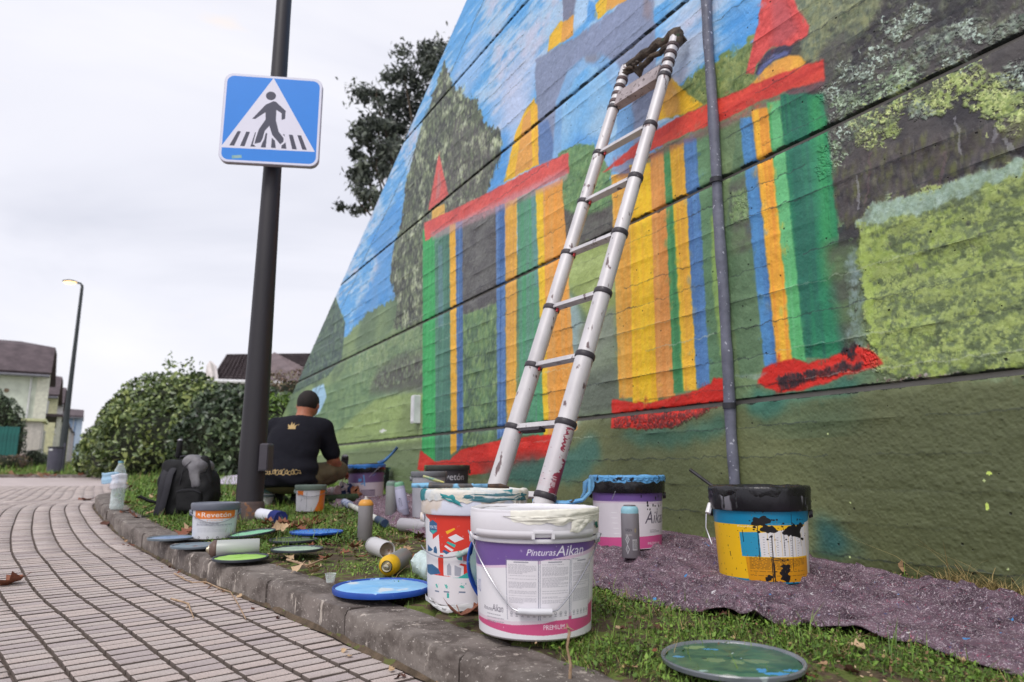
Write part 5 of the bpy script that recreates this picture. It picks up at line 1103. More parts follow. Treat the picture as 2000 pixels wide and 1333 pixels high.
# rim details: stepped skirt with latch, bail wire with white grip
for x0,x1 in ((-60,-2),(16,60)): 
    V=[];F=[];
    for i,t in enumerate(np.radians(np.linspace(x0,x1,14))):
        for (r_,z) in ((.1570,.2235),(.1583,.2225),(.1584,.236),(.1576,.240)): V.append((r_*math.sin(t),-r_*math.cos(t),z))
    for i in range(13):
        for j in range(3): a=i*4+j; F.append((a,a+4,a+5,a+1))
    mkobj('rim_skirt',np_mesh('rim_skirt',V,F,True),wht,b1)
lt=MB(); 
for t in (-1.0,15.0): tt=R_(t); lt.box((.1595*math.sin(tt),-.1595*math.cos(tt),.231),(.007,.006,.016),rz=tt,bev=.0015)
tt=R_(7); lt.box((.159*math.sin(tt),-.159*math.cos(tt),.2385),(.045,.005,.006),rz=tt,bev=.001); lt.part('rim_latch',wht,b1)
MB().lathe([(.1510,.212),(.153,.215),(.153,.219),(.1515,.222)],64).part('body_ring',wht,b1)
def z_fl(A,B,u,drop): return A[2]+(B[2]-A[2])*u-drop*(1-max(0,(abs(2*u-1)-.27)/.73)**1.25)
# hand placed bail
def bail(b,A,B,drop,mat_g,rzf,gl=.055,front=-1,skew=0,gr=.0075,rm=None,off=.008,ex=1.9,flat=0):
    P_=[]; n=26
    for k in range(n+1):
        u=k/n; x=A[0]+(B[0]-A[0])*u; z=A[2]+(B[2]-A[2])*u-(drop*(1-abs(2*u-1+skew)**ex) if abs(2*u-1+skew)<1 else 0) if not flat else z_fl(A,B,u,drop); rr_=rzf(max(0,z))+off
        y=-math.sqrt(max(rr_*rr_-x*x,1e-5)) if abs(x)<rr_ else 0; P_.append(Vector((x,y,z)))
    MB().tube(P_,.0017,7).part('handle_wire',wire,b)
    j=[k for k in range(n+1) if abs(P_[k].x-(A[0]+B[0])/2-skew*.0)<gl]; MB().tube([P_[j[0]]+Vector((0,-.003,0)),P_[j[0]+len(j)//2]+Vector((0,-.003,0)),P_[j[-1]]+Vector((0,-.003,0))],[gr,gr*1.05,gr],14).part('handle_grip',mat_g,b)
bail(b1,(-.163,0,.228),(.163,0,.222),.158,grip_m,rz,gl=.046,flat=1)
cream=M('dried_cream',(240,238,228),.5,col2=(230,226,212),scale=14,bump=.6,bscale=40,dist=.006,sp=(196,216,206),spscale=12,spth=.6)
crust_ring(b1,.157,.283,cream,3,amp=.0045,a0=-20,a1=95,low=.010)
crust_ring(b1,.156,.283,wht,5,amp=.003,a0=95,a1=340)
def flap(b,pts,mat,name='paint_skin',thick=.0015,r0=.159):
    # thin dried skin hugging the rim: (angle deg, z) outline, fan filled with relief
    q=random.Random(len(pts)); c_=np.mean(np.array(pts),0); V=[];F=[]; n=len(pts)*3; ring=[]
    P_=[]
    for i in range(len(pts)):
        a,b_=np.array(pts[i]),np.array(pts[(i+1)%len(pts)])
        for k in range(3): P_.append(a+(b_-a)*k/3+np.array([q.gauss(0,.7),q.gauss(0,.0008)]))
    for s_ in (1,.72,.42,.0):
        for p_ in P_:
            x=c_+(p_-c_)*s_; t=R_(x[0]); rr_=r0+thick+(.0035*q.random() if 0<s_<1 else 0); V.append((rr_*math.sin(t),-rr_*math.cos(t),x[1]))
    for j in range(3):
        for i in range(n): a=j*n+i; b_=j*n+(i+1)%n; F.append((a,b_,b_+n,a+n))
    o=mkobj(name,np_mesh(name,V,F,True),mat,b); return o
flap(b1,[(-28,.272),(-10,.268),(10,.279),(40,.284),(70,.284),(80,.276),(70,.270),(52,.262),(30,.262),(22,.254),(5,.262),(-12,.262)],cream); flap(b1,[(32,.262),(48,.268),(56,.262),(46,.246),(38,.234),(30,.238)],cream)
flap(b1,[(62,.252),(66,.256),(70,.248),(66,.240)],M('dried_teal',(48,104,92),.5,bump=.3))
# --- red label bucket
c=canvas(bg=(228,224,228)); f=lambda pts:to_face(pts,93,0,3,0,1,929,1008,1207)
RD_=(214,58,44)
c.poly(f([(838,1008),(1020,1008),(1020,1142),(960,1140),(900,1141),(855,1140),(838,1138)]),RD_); c.poly([(80,.99),(180,.99),(180,.34),(80,.34)],RD_); c.poly([(-180,.99),(-95,.99),(-95,.34),(-180,.34)],RD_)
WH=(226,224,228);TL=(58,176,166);NB=(52,98,140);GY=(166,168,180)
for pts,col in (([(836,1010),(846,1020),(852,1050),(852,1100),(838,1150)],WH),([(842,1078),(864,1052),(866,1092),(880,1090),(905,1085),(1018,1040),(1018,1130),(985,1128),(905,1112),(880,1140),(842,1135)],WH),([(905,1086),(1018,1042),(1018,1125),(985,1125),(940,1095)],(186,188,200)),([(877,1045),(893,1037),(895,1040),(880,1051)],(240,180,44)),([(881,1058),(896,1050),(911,1060),(894,1068)],WH),([(878,1069),(881,1066),(896,1073),(893,1079)],TL),([(874,1077),(877,1074),(892,1084),(888,1088)],WH),([(870,1088),(874,1084),(884,1090),(878,1094)],NB),([(853,1092),(854,1081),(858,1078),(860,1084),(860,1094)],NB),([(841,1076),(852,1086),(848,1090),(841,1092)],NB),([(899,1086),(907,1088),(907,1106),(899,1104)],TL),([(909,1088),(922,1084),(924,1110),(909,1106)],(190,96,110)),
    ([(866,1096),(872,1096),(872,1140),(862,1140),(862,1104)],RD_),([(846,1142),(838,1138),(838,1122),(850,1118),(862,1126),(866,1136)],NB),([(893,1112),(910,1118),(910,1142),(890,1142),(876,1138)],WH),([(879,1118),(883,1112),(887,1120),(887,1138),(879,1138)],GY),([(893,1116),(906,1122),(904,1140),(893,1138)],GY),([(900,1142),(934,1120),(936,1143),(888,1143)],TL),([(940,1108),(1018,1090),(1018,1142),(940,1142)],RD_),([(945,1120),(975,1105),(980,1130),(950,1138)],(240,180,44)),([(985,1110),(1015,1104),(1015,1138),(990,1138)],NB)): c.poly(f(pts),col)
c.poly(f([(846,1027),(853,1021),(861,1028),(861,1046),(853,1053),(846,1046)]),NB); c.poly(f([(847,1044),(861,1044),(853,1052)]),TL)
a,b=f([(847.5,1040),(860.5,1034)]); c.text('MATE',a[0],a[1],b[0]-a[0],b[1]-a[1],(235,235,245))
for x,y in ((858,1163),(877,1162),(907,1161)):
    a,=f([(x,y)]); c.splat(a[0],a[1],2.6,(96,188,176),4,int(x)); c.rect(a[0]-4,a[1]-.065,a[0]+4,a[1]-.05,(70,90,120),.7)
a,=f([(880,1180)]); c.rect(a[0]-1.5,a[1]-.03,a[0]+1.5,a[1]+.02,TL)
c.poly([(-180,0),(-180,.06),(-60,.05),(-45,.01),(-30,.02),(-20,.0)],(206,196,182),.5)
for i in range(60): c.ell(random.uniform(-85,85),random.random(),random.uniform(.2,.8),random.uniform(.002,.012),random.choice([(226,224,228),(196,190,196),(60,120,140)]),.45,n=7)
rl=img_mat('label_red',c.img('label_red'),rough=.38,bump=.04,dirt=.08)
wc=M('bucket_rim_messy',(222,216,214),.5,col2=(206,190,172),scale=9,bump=.3,bscale=40,dist=.003,sp=(214,218,232),spscale=8,spth=.56)
b2,rz2,zr2=bucket(925,2.02,.152,.128,.30,'white paint bucket with a red label of coloured shapes, behind the nearest bucket',rl,rimm=wc,rimh=.058,lidtop=M('bucket2_lid',(222,212,196),.5,col2=(200,196,190),scale=12,bump=.6,bscale=40,dist=.005),tilt=(0,0))
mess=M('messy_paint',(226,214,192),.5,col2=(200,206,210),scale=16,bump=.7,bscale=45,dist=.006,sp=(40,124,134),spscale=11,spth=.57)
crust_ring(b2,.151,.30,mess,9,amp=.0075,a0=0,a1=360,low=.008,drips=7,dl=.035,rz=rz2,hh=zr2)
flap(b2,[(-20,.296),(20,.300),(60,.298),(85,.292),(70,.276),(35,.278),(15,.272),(-8,.28),(-22,.286)],M('teal_grey_paint',(96,118,126),.5,col2=(30,112,124),scale=20,bump=.6,bscale=50,dist=.004),r0=.153)
flap(b2,[(-38,.298),(-22,.297),(-18,.282),(-10,.262),(-16,.266),(-26,.276),(-36,.286)],M('teal_paint',(34,128,136),.45,col2=(60,150,150),bump=.4),r0=.153)
grip_old=M('grip_painted',(196,198,196),.6,col2=(110,160,150),scale=40,bump=.6,bscale=80)
bail(b2,(-.15,0,.215),(.15,0,.215),.085,grip_old,rz2,gl=.05,skew=.55,off=.012)
flap(b2,[(-85,.02),(-60,.018),(-40,-.004),(-30,-.008),(-18,.012),(0,.016),(0,.003),(-30,-.012),(-45,-.006),(-60,.004),(-85,.008)],M('torn_label',(232,232,234),.6,bump=.1),r0=.131,thick=.004)
# blue lid standing between the two
lidm=lambda n,c1,c2,**k: M(n,c1,.45,col2=c2,scale=9,bump=.4,bscale=60,dist=.002,**k)
def lid(px,py,r_,label,cr,ct,c2,sp=None,group=None,z=0.,tilt=(0,0),th=.008,off=0,rot=None,loc=None,ring=True,splats=None,top=None):
    p=G(px,py,.012) if loc is None else np.array(loc); k='lid_%d_%d'%(px,py)
    o=thing('bucket_lid',label,'lid',(p[0],p[1],gz(p[1])+z+.004 if loc is None else loc[2]),0,group); o.rotation_euler=rot if rot else (tilt[0],tilt[1],0)
    MB().lathe([(r_-.006,0),(r_-.001,.001),(r_,.004),(r_+.0008,th),(r_-.001,th+.0025),(r_-.004,th+.002),(r_-.006,th+.0),(r_-.008,th-.003)],56,cap0=True).part('lid_rim',cr,o)
    rq=random.Random(px); A=[rq.uniform(-.003,.003) for _ in range(56)]
    mt=top or M(k,ct,.4,col2=c2,scale=11,bump=.5,bscale=38,dist=.004,sp=sp,spscale=18,spth=.6,rv=.15)
    def nz(t,i,r,z): j=int((t+math.pi)/(2*math.pi)*56)%56; return (r+(A[j]*2 if i==0 else 0),z+(A[(j*3)%56]*.25))
    MB().lathe([(r_-.007,th-.0035),(r_-.013,th-.0012),(r_*.6,th-.0005),(r_*.3,th-.0008),(.001,th-.0006)],56,noise=nz).part('lid_panel',mt,o)
    return o
blue_rim=M('lid_blue',(36,84,176),.4,col2=(28,66,150),bump=.1,sp=(150,190,230),spscale=22,spth=.64); dark_rim=M('lid_dark_rim',(66,72,80),.45,col2=(52,56,64),bump=.1); grey_rim=M('lid_grey_rim',(112,124,134),.45,col2=(92,104,114),bump=.1)
p=at(1008,1.93); o=lid(1008,1100,.128,'blue rimmed bucket lid standing upright, wedged between the two front buckets',blue_rim,(150,176,160),(88,116,150),loc=(p[0]-.01,1.895,gz(1.9)+.125),rot=(R_(84),R_(0),R_(20)),sp=(60,130,70))
# --- pink/purple bucket at the wall
c=canvas(bg=(226,220,228)); f=lambda pts:to_face(pts,72,0,3,0,1,1228,966,1078)
c.rect(-180,.84,180,1,PU); c.poly([(-180,.84),(-60,.84),(0,.86),(60,.83),(180,.84),(180,.8),(60,.79),(0,.82),(-60,.8),(-180,.8)],(206,180,206),.5); c.poly([(-180,.2),(-60,.21),(0,.235),(60,.26),(180,.2),(180,.06),(60,.06),(0,.03),(-180,.03)],(214,92,150)); c.rect(-180,0,180,.035,(60,54,60))
a,b=f([(1262,1026),(1296,1000)]); c.text('Aikan',a[0],a[1],55,b[1]-a[1],(86,80,98),.25); a,=f([(1276,1058)]); c.text('PREMIUM',a[0]-8,.10,30,.045,(240,230,238)); c.lines(38,62,.36,.30,3,(130,126,136),al=.6)
for i in range(5): a,=f([(1200+i,1005+i*10)]); c.ell(a[0],a[1],6,.008,(240,238,242),.9)
for i in range(18): c.ell(random.uniform(20,80),random.uniform(.7,1),random.uniform(.5,2),random.uniform(.005,.03),(36,34,42))
pk=img_mat('label_pink',c.img('label_pink'),rough=.36,bump=.03,dirt=.08)
blackp=M('black_paint',(30,28,34),.28,col2=(18,18,22),scale=12,bump=.6,bscale=40,dist=.006,spec=.6,rv=.12); skyp=M('sky_blue_paint',(112,176,224),.42,col2=(84,150,208),scale=20,bump=.6,bscale=50,dist=.005,sp=(30,34,44),spscale=34,spth=.6)
b3,rz3,zr3=bucket(1228,2.93,.156,.135,.288,'purple white and pink paint bucket with a sky blue smeared black lid against the wall',pk,rimm=blackp,rimh=.062,lidtop=skyp)
crust_ring(b3,.155,.288,skyp,13,amp=.005,low=.004,drips=0)
flap(b3,[(-88,.288),(-70,.29),(-58,.288),(-56,.25),(-62,.228),(-88,.226)],M('sky_blue_flat',(120,182,228),.45,bump=.3),r0=.157)
for k in range(14):
    a=-50+k*10+random.uniform(-3,3); flap(b3,[(a-6,.288),(a+7,.288),(a+6,.276+random.uniform(0,.006)),(a+1,.272-random.uniform(0,.008)),(a-4,.278)],skyp,r0=.157)
bail(b3,(-.15,0,.2),(.15,0,.2),.01,grip_m,lambda z:rz3(z)+.02,gl=.0,skew=1.2) if 0 else None
MB().tube([(-.06,-.165,.2),(-.045,-.168,.232)],.0016,6).part('handle_wire',wire,b3)
MB().tube([(-.158,-.02,.275),(-.172,-.025,.26),(-.176,-.03,.22),(-.19,-.03,.20)],[.006,.012,.008,.005],8).part('paint_strand',M('sky_blue_flat',(120,182,228),.45,bump=.3),b3)
# brush lying between ladder foot and bucket, sky blue
pa=at(1150,2.86,-.02); pb=at(1040,2.62,-.025)
st=thing('roller_tool','sky blue painted roller handle bridging the ladder foot and the purple pink bucket','roller',tuple(pa))
pp=[(1152,935),(1152,962),(1138,977),(1105,984),(1040,979)]; Pp=[Vector(ray(x,y)*(2.72+.0*i/ray(x,y)[1])/ray(x,y)[1]-pa) for i,(x,y) in enumerate(pp)]
MB().tube([Pp[0],Pp[0]*.5+Pp[1]*.5,Pp[1],Pp[1]*.4+Pp[2]*.6,Pp[2]],[.006,.009,.008,.007,.007],8).part('frame_wire',M('sky_blue_flat',(120,182,228),.45,bump=.3),st); MB().tube([Pp[2],Pp[3],Pp[4]],[.008,.011,.008],8).part('handle',skyp,st)
# --- yellow and blue bucket with black paint
c=canvas(bg=(238,188,30)); f=lambda pts:to_face(pts,90,0,8,0,1,1494,990,1141)
BL=(22,128,170); c.rect(-180,.80,180,1,BL); c.rect(-180,0,180,.075,BL)
c.poly(f([(1462,1085),(1578,1081),(1580,1130),(1466,1132)]),(212,146,24)); 
P4=f([(1454,1035),(1490,1034),(1492,1084),(1456,1084)]); c.poly(P4,(46,148,186)); P4=f([(1490,1036),(1574,1018),(1577,1079),(1492,1084)]); c.poly(P4,(222,220,222)); c.poly(f([(1574,1012),(1592,1004),(1594,1118),(1579,1122)]),(222,218,214)); c.poly([(75,.075),(75,.8),(120,.8),(120,.075)],(222,218,214))
for i in range(9): y=1038+i*5.2; c.line(f([(1457,y),(1490,y-.5)]),.010,(150,200,216),.8); c.line(f([(1492,y+3),(1575,y-6)]),.007,(214,170,50),.8)
for i in range(6): x=1505+i*12.5; c.line(f([(x,1032),(x+2,1082)]),.45,(214,170,50),.8)
for i in range(8):
    for j in range(6): a,=f([(1498+j*12.6,1044+i*5)]); c.rect(a[0]-1,a[1]-.008,a[0]+1.2,a[1]+.002,(130,130,140),.6)
a=f([(1468,1090),(1574,1128)]); c.lines(-16,60,.37,.08,16,(120,84,30),al=.6); a,b=f([(1452,1024),(1488,1021)]); c.text('Pintura Plástica',a[0],a[1],b[0]-a[0],.022,(236,238,240))
c.lines(8,58,.82,.815,1,(236,238,240))
for x,y,r_,s_ in ((1495,1012,9,1),(1508,1028,7.5,2),(1556,1030,10,3),(1545,1033,7,8),(1535,1121,7.5,4),(1536,1108,7,5),(1504,1126,4.5,6),(1565,1020,6,7)): a,=f([(x,y)]); c.splat(a[0],a[1],r_*1.2,(26,24,28),7,s_)
for x,y0,y1 in ((1488,1010,1090),(1513,1040,1125),(1511,1085,1140),(1535,1025,1080),(1550,995,1110),(1566,1040,1060),(1515,1095,1135),(1460,1030,1055),(1433,1075,1085)): c.line(f([(x,y0),(x+1,y1)]),random.uniform(.6,1.3),(26,24,28),.9)
for i in range(90): a,=f([(random.uniform(1412,1580),random.uniform(990,1140))]); c.ell(a[0],a[1],random.uniform(.15,.7),random.uniform(.003,.018),random.choice([(30,28,32),(140,100,30),(60,50,40)]),.8,n=7)
c.line(f([(1508,1083),(1538,1090)]),1.0,(26,24,28)); c.line(f([(1512,1089),(1536,1092)]),1.,(26,24,28))
yl=img_mat('label_yellow',c.img('label_yellow'),rough=.36,bump=.04,dirt=.08)
rimk=M('black_rim',(34,32,38),.3,col2=(22,21,26),scale=9,bump=.5,bscale=30,dist=.005,sp=(116,114,122),spscale=13,spth=.62,stretch=(1,1,.4),rv=.1)
b4,rz4,zr4=bucket(1492,2.30,.158,.136,.288,'yellow and blue paint bucket with a paint caked black rim standing on the drop cloth',yl,rimm=rimk,rimh=.066,inner=.78,crust=blackp)
crust_ring(b4,.155,.288,blackp,17,amp=.0075,low=.006,drips=26,dl=.05,rz=rz4,hh=zr4)
MB().tube([(-.158,-.03,.23),(-.166,-.05,.20),(-.168,-.06,.16),(-.158,-.07,.13),(-.150,-.085,.11)],.0022,6).part('handle_wire',wire,b4)
MB().tube([(-.152,-.035,.235),(-.160,-.05,.205)],[.008,.009],8).part('handle_lug',wht,b4)
p4=np.array(b4.location); sk=thing('stirring_stick','black paint covered stirring stick poking out of the yellow and blue bucket','stick',tuple(p4))
a_=Vector((-.12,.0,.27)); b_2=Vector((-.205,.06,.345)); d_=(b_2-a_); MB().tube([a_-d_*1.0+Vector((.03,0,-.03)),a_,a_+d_*.5,b_2],[.009,.0095,.009,.010],8,flat=.6).part('stick',M('stick_black',(60,58,64),.55,col2=(24,24,28),scale=24,bump=.5),sk)
# --- small tubs
def small_label(name,stripe=True,orange=(226,122,40),side=False):
    c=canvas(768,384,(212,214,220))
    c.rect(-60,.70,60,.985,orange) if stripe else None
    if stripe: c.text('Revetón',-36,.755,80,.16,(246,242,242)); c.poly([(-52,.78),(-46,.9),(-40,.78),(-46,.84)],(246,242,242)); c.text('Fixacril',-20,.63,40,.05,(216,150,110)); c.lines(-50,50,.60,.57,1,(90,94,110)); c.lines(-52,50,.55,.46,3,(110,112,130),al=.7); c.rect(-60,.43,60,.44,(190,192,200)); c.lines(-48,30,.4,.25,4,(170,172,182),al=.5)
    for i in range(4): c.ell(-42+i*26,.085,3.5,.035,(80,80,90)); c.ell(-42+i*26,.085,2.2,.022,(212,214,220))
    if side:
        c.a[:]=np.array((214,212,220))/255.; c.poly([(40,1),(80,1),(80,0),(15,0),(35,.5)],orange); c.rect(-62,.75,-30,.95,orange); c.line([(-15,.9),(-15,.1)],1.2,(60,60,70)); c.line([(-45,.5),(-20,.62)],1.,(60,60,70)); c.line([(-40,.45),(-38,.65)],1.,(60,60,70))
    for i in range(25): c.ell(random.uniform(-80,80),random.random(),random.uniform(.3,1.),random.uniform(.004,.02),(180,182,190),.6,n=7)
    return img_mat(name,c.img(name),rough=.42,bump=.03,dirt=.08)
grey_lid=M('grey_lid',(112,116,128),.45,col2=(96,100,112),bump=.2,bscale=40); green_lid=M('green_grey_lid',(112,128,118),.55,col2=(92,104,98),scale=14,bump=.4)
def tub(px,Y,r_,h,label,mat,rm,handle=True,**k):
    b,rz_,zr_=bucket(px,Y,r_,r_*.86,h,label,mat,rimm=rm,rimh=.028,name='paint_tub',**k)
    if handle: bail(b,(-r_-.004,0,zr_-.012),(r_+.004,0,zr_-.012),handle if handle is not True else .045,grip_m,rz_,gl=.0001,gr=.002)
    return b
tub(417,3.19,.104,.158,'small white tub with orange Revetón label on the kerb beside the pole',small_label('label_reveton'),grey_lid)
tub(605,4.42,.098,.165,'small white and orange tub with a greenish lid in front of the crouching man',small_label('label_orange',stripe=False,side=True),green_lid,handle=.03)
tub(836,4.05,.105,.262,'light grey tall tub behind the red label bucket',M('tub_grey',(176,176,184),.45,sp=(226,120,50),spscale=7,spth=.64),M('tub_grey_lid',(122,124,130),.5),handle=False)
c=canvas(768,384,(58,56,62)); c.text('Revetón',-30,.74,80,.16,(206,206,214))
tub(872,4.55,.150,.285,'dark grey bucket with mossy black lid standing against the wall below the red paint',img_mat('label_dark',c.img('label_dark'),rough=.5),M('mossy_lid',(70,76,66),.6,col2=(50,52,52),scale=14,bump=.4,sp=(88,108,66),spscale=12,spth=.55),handle=False)
# purple white bucket with blue brush
c=canvas(768,384,(206,196,206)); c.rect(-180,.62,180,1,(112,88,132)); c.rect(-180,0,180,.08,(150,96,84)); c.rect(-18,.12,30,.36,(126,112,132)); c.lines(-16,28,.34,.14,5,(206,196,206),al=.6); c.splat(-20,.72,9,(92,156,216),4,5); c.splat(-12,.58,6,(92,156,216),4,7); c.line([(-8,.9),(-4,.5)],4,(92,156,216)); c.line([(20,.85),(32,.95)],2,(92,156,216))
b5,rz5,zr5=bucket(715,5.55,.152,.134,.262,'purple and white paint bucket with blue smeared rim near the crouching man',img_mat('label_lilac',c.img('label_lilac'),rough=.4),rimm=blackp,rimh=.055,inner=.9,crust=M('blue_paint',(60,130,206),.4,col2=(40,96,170),bump=.5,scale=18),tilt=(0,R_(-2)))
crust_ring(b5,.150,.262,M('blue_paint',(60,130,206),.4,col2=(40,96,170),bump=.5,scale=18),23,amp=.007,low=.004)
MB().tube([(.02,-.16,.17),(.11,-.145,.25)],.002,6).part('handle_wire',wire,b5)
p5=np.array(b5.location); br=thing('wall_brush','blue paint covered wall brush resting across the purple and white bucket rim','brush',tuple(p5))
bpm=M('brush_blue',(70,140,206),.5,col2=(24,36,56),scale=16,bump=.6,bscale=50)
MB().tube([(-.15,-.06,.262),(.0,-.02,.268),(.10,.0,.275)],[.012,.018,.02],9,flat=.5).part('bristles',blackp,br); MB().tube([(.09,.0,.272),(.14,.0,.30),(.19,.01,.35),(.235,.01,.405)],[.022,.013,.010,.012],9).part('handle',bpm,br)
# black crate-like container, teal jar, white tub
q=wall_pt(wall_st(765,963)[0],gz(6.8),.16); kb=thing('black_pail','small dark pail with teal splashes beside the purple and white bucket','pail',tuple(q),WROT); q_=random.Random(1)
kz=[(.105,0),(.115,.002),(.125,.2),(.135,.205),(.135,.222),(.125,.222),(.12,.2)]; MB().lathe(kz,28,cap0=True).part('pail_body',M('pail_black',(44,50,56),.5,col2=(34,38,44),scale=8,bump=.3,sp=(120,160,158),spscale=9,spth=.58),kb)
q=at(515,4.9); j=thing('paint_jar','teal grey jar standing on a white tub lid behind the pole','jar',(q[0],q[1],q[2]+.085)); MB().lathe([(.052,0),(.054,.004),(.054,.13),(.05,.135)],24,cap0=True,cap1=True).part('jar_body',M('jar_teal',(96,126,130),.4),j); MB().lathe([(.056,.13),(.057,.134),(.057,.15),(.001,.152)],24).part('cap',M('jar_cap',(56,84,88),.45),j)
tw=thing('white_tub','low white tub under the teal jar behind the pole','tub',tuple(q)); MB().lathe([(.058,0),(.068,.06),(.072,.062),(.072,.08),(.001,.082)],28,cap0=True).part('tub_body',wht,tw); MB().lathe([(.0735,.058),(.0745,.06),(.0745,.072),(.0735,.074)],28).part('band',grey_rim,tw)
# ---- lids lying about
skytop=M('lid_sky_paint',(150,200,238),.42,col2=(120,184,236),scale=10,bump=.5,bscale=36,dist=.004,sp=(206,218,226),spscale=9,spth=.6,rv=.15)
lid(746,1150,.142,'large sky blue paint covered lid with a dark blue rim left of the front buckets',blue_rim,0,0,top=skytop,th=.015)
c5=Cv(512,512,0,1,0,1,(58,104,86)); c5.wx=(fbm(512,512,20,20,3,6)-.5)*2; c5.wy=(fbm(512,512,20,20,3,7)-.5)*2; nn5=fbm(512,512,30,60,4,9); c5.poly([(0,0),(1,0),(1,1),(0,1)],(44,92,78),.85,tex=nn5,col2=(80,122,92))
for x,y,rx,ry,cc in ((.3,.8,.08,.05,(150,176,120)),(.36,.45,.07,.05,(124,150,110)),(.5,.4,.06,.05,(120,150,108)),(.65,.42,.08,.06,(118,144,110)),(.12,.55,.04,.03,(90,168,226)),(.42,.75,.05,.02,(80,160,220)),(.68,.12,.09,.03,(72,156,226)),(.8,.2,.06,.03,(80,164,230)),(.6,.2,.04,.05,(80,160,226)),(.55,.64,.015,.01,(210,226,230)),(.3,.5,.02,.01,(30,44,40)),(.5,.56,.02,.008,(34,50,48)),(.35,.08,.06,.03,(150,160,150)),(.2,.2,.03,.02,(160,190,190)),(.57,.5,.01,.01,(190,214,236))): c5.ell(x,y,rx,ry,cc,.85,wob=14)
gt=img_mat('lid_green_print',c5.img('lid_green_print'),rough=.3,bump=.3,bscale=30,spec=.6,dist=.003)
gl=lid(1430,1291,.140,'large clear rimmed lid full of green paint at the bottom edge of the photo','x' and M('clear_rim',(128,132,140),.25,col2=(92,98,104),scale=6,bump=.1,spec=.6,sp=(186,200,200),spscale=14,spth=.62),0,0,top=gt,th=.009,z=.004)
for ch in gl.children:
    if ch.name.startswith('lid_panel'):
        me=ch.data; uvl=me.uv_layers.active or me.uv_layers.new(name='UVMap')
        for lp_ in me.loops: co=me.vertices[lp_.vertex_index].co; uvl.data[lp_.index].uv=(co.x/.28+.5,co.y/.28+.5)
lid(470,1090,.098,'lime green paint filled lid with a dark rim on the kerb',dark_rim,(168,214,100),(150,200,88),z=.003,tilt=(R_(1),0))
lid(580,1078,.098,'pale grey green lid with dark rim lying on the grass',dark_rim,(172,196,170),(150,176,154),z=.012)
lid(492,1050,.100,'mint green lid tilted on the grass behind the lying spray can',dark_rim,(150,214,176),(134,200,164),z=.02,tilt=(R_(3),R_(-6)))
lid(334,1051,.095,'grey blue lid overhanging the kerb edge, leftmost of the lids',grey_rim,(132,156,190),(112,136,170),z=.002)
lid(384,1066,.098,'grey lid with a brown smear on the kerb in front of the Revetón tub',grey_rim,(120,140,150),(104,122,134),sp=(120,60,36),z=.002)
lid(618,1043,.120,'bright blue lid lying on the grass below the orange tub',blue_rim,(70,140,220),(56,122,206),z=.01)
lid(573,1056,.100,'black ring shaped lid rim half hidden in the grass',dark_rim,(96,120,60),(70,92,44),z=.004)
# ---- spray cans
def can(label,col,cap,p,rotm=None,capk='dome',group='spray cans left around the painting',lab=None,open_end=False,r_=.0325,h=.165,nm='spray_can'):
    o=thing(nm,label,'spray can',tuple(p),0,group)
    if rotm is not None: o.rotation_euler=rotm
    mt=lab or M('can_%d_%d_%d'%col,col,.38,col2=tuple(int(x*.93) for x in col),scale=8,bump=.04,metal=.15)
    MB().lathe([(r_-.006,.004),(r_-.002,0),(r_,.003),(r_,h-.003),(r_-.001,h)],36,vr=(0,h),cap0=not open_end).part('can_body',mt,o)
    if open_end: MB().lathe([(r_-.002,.0005),(r_-.005,.004),(r_-.006,.012),(r_*.5,.022),(.001,.024)],28).part('base_cup',M('can_base',(188,172,160),.4,metal=.5,sp=(140,110,90),spscale=60,spth=.55),o)
    cm=M('cap_%d_%d_%d'%cap,cap,.45,bump=.03)
    if capk=='dome':
        MB().lathe([(r_,h),(r_+.0006,h+.002),(r_-.001,h+.012),(r_*.75,h+.022),(r_*.5,h+.026)],32).part('shoulder',cm,o); MB().lathe([(r_*.42,h+.024),(r_*.42,h+.028),(r_*.2,h+.03),(r_*.2,h+.04),(.001,h+.041)],16).part('nozzle',M('nozzle',(206,200,196),.4),o)
    elif capk=='ring':
        rl_=.012 if cap==(104,84,76) else .03
        MB().lathe([(r_,h-rl_),(r_+.0008,h-rl_+.002),(r_+.0008,h-.003),(r_-.002,h+.004),(r_*.6,h+.014)],32).part('shoulder',cm,o); MB().lathe([(r_*.55,h+.013),(r_*.5,h+.018),(r_*.3,h+.016),(r_*.28,h+.024),(r_*.1,h+.026),(.001,h+.026)],20).part('valve_cup',M('valve_metal',(206,196,170),.3,metal=.8,bump=0),o)
    elif capk=='flat': MB().lathe([(r_-.001,h),(r_-.0006,h+.012),(r_*.86,h+.022),(r_*.7,h+.025)],32).part('cap',cm,o); MB().lathe([(r_*.7,h+.024),(r_*.66,h+.029),(r_*.3,h+.029),(.001,h+.027)],20).part('cap_rim',M('cap_rim',(120,116,122),.4),o)
    return o
def canvas_can(name,bg,fn):
    c=Cv(512,384,-180,180,0,1,bg); fn(c); return img_mat(name,c.img(name),rough=.4,bump=.03,dirt=.08,metal=.1)
def warn(c):
    for a,y in ((-20,.42),(-20,.2)): c.poly([(a,y-.11),(a+13,y),(a,y+.11),(a-13,y)],(220,220,224)); c.poly([(a,y-.08),(a+9,y),(a,y+.08),(a-9,y)],(120,118,124)); c.rect(a-1,y-.05,a+1,y+.05,(220,220,224))
    c.text('GREEN',-32,.60,42,.06,(60,58,64)); c.text('ALIEN',-32,.50,42,.045,(196,190,190)); c.rect(12,.18,46,.42,(206,206,210)); [c.rect(14+k*4,.2,15.6+k*4,.4,(70,70,76)) for k in range(8)]; c.ell(34,.62,8,.05,(150,140,120))
cm1=canvas_can('can_print_a',(128,124,130),warn)
def orient(a,b): return (Vector(b)-Vector(a)).to_track_quat('Z','Y').to_euler()
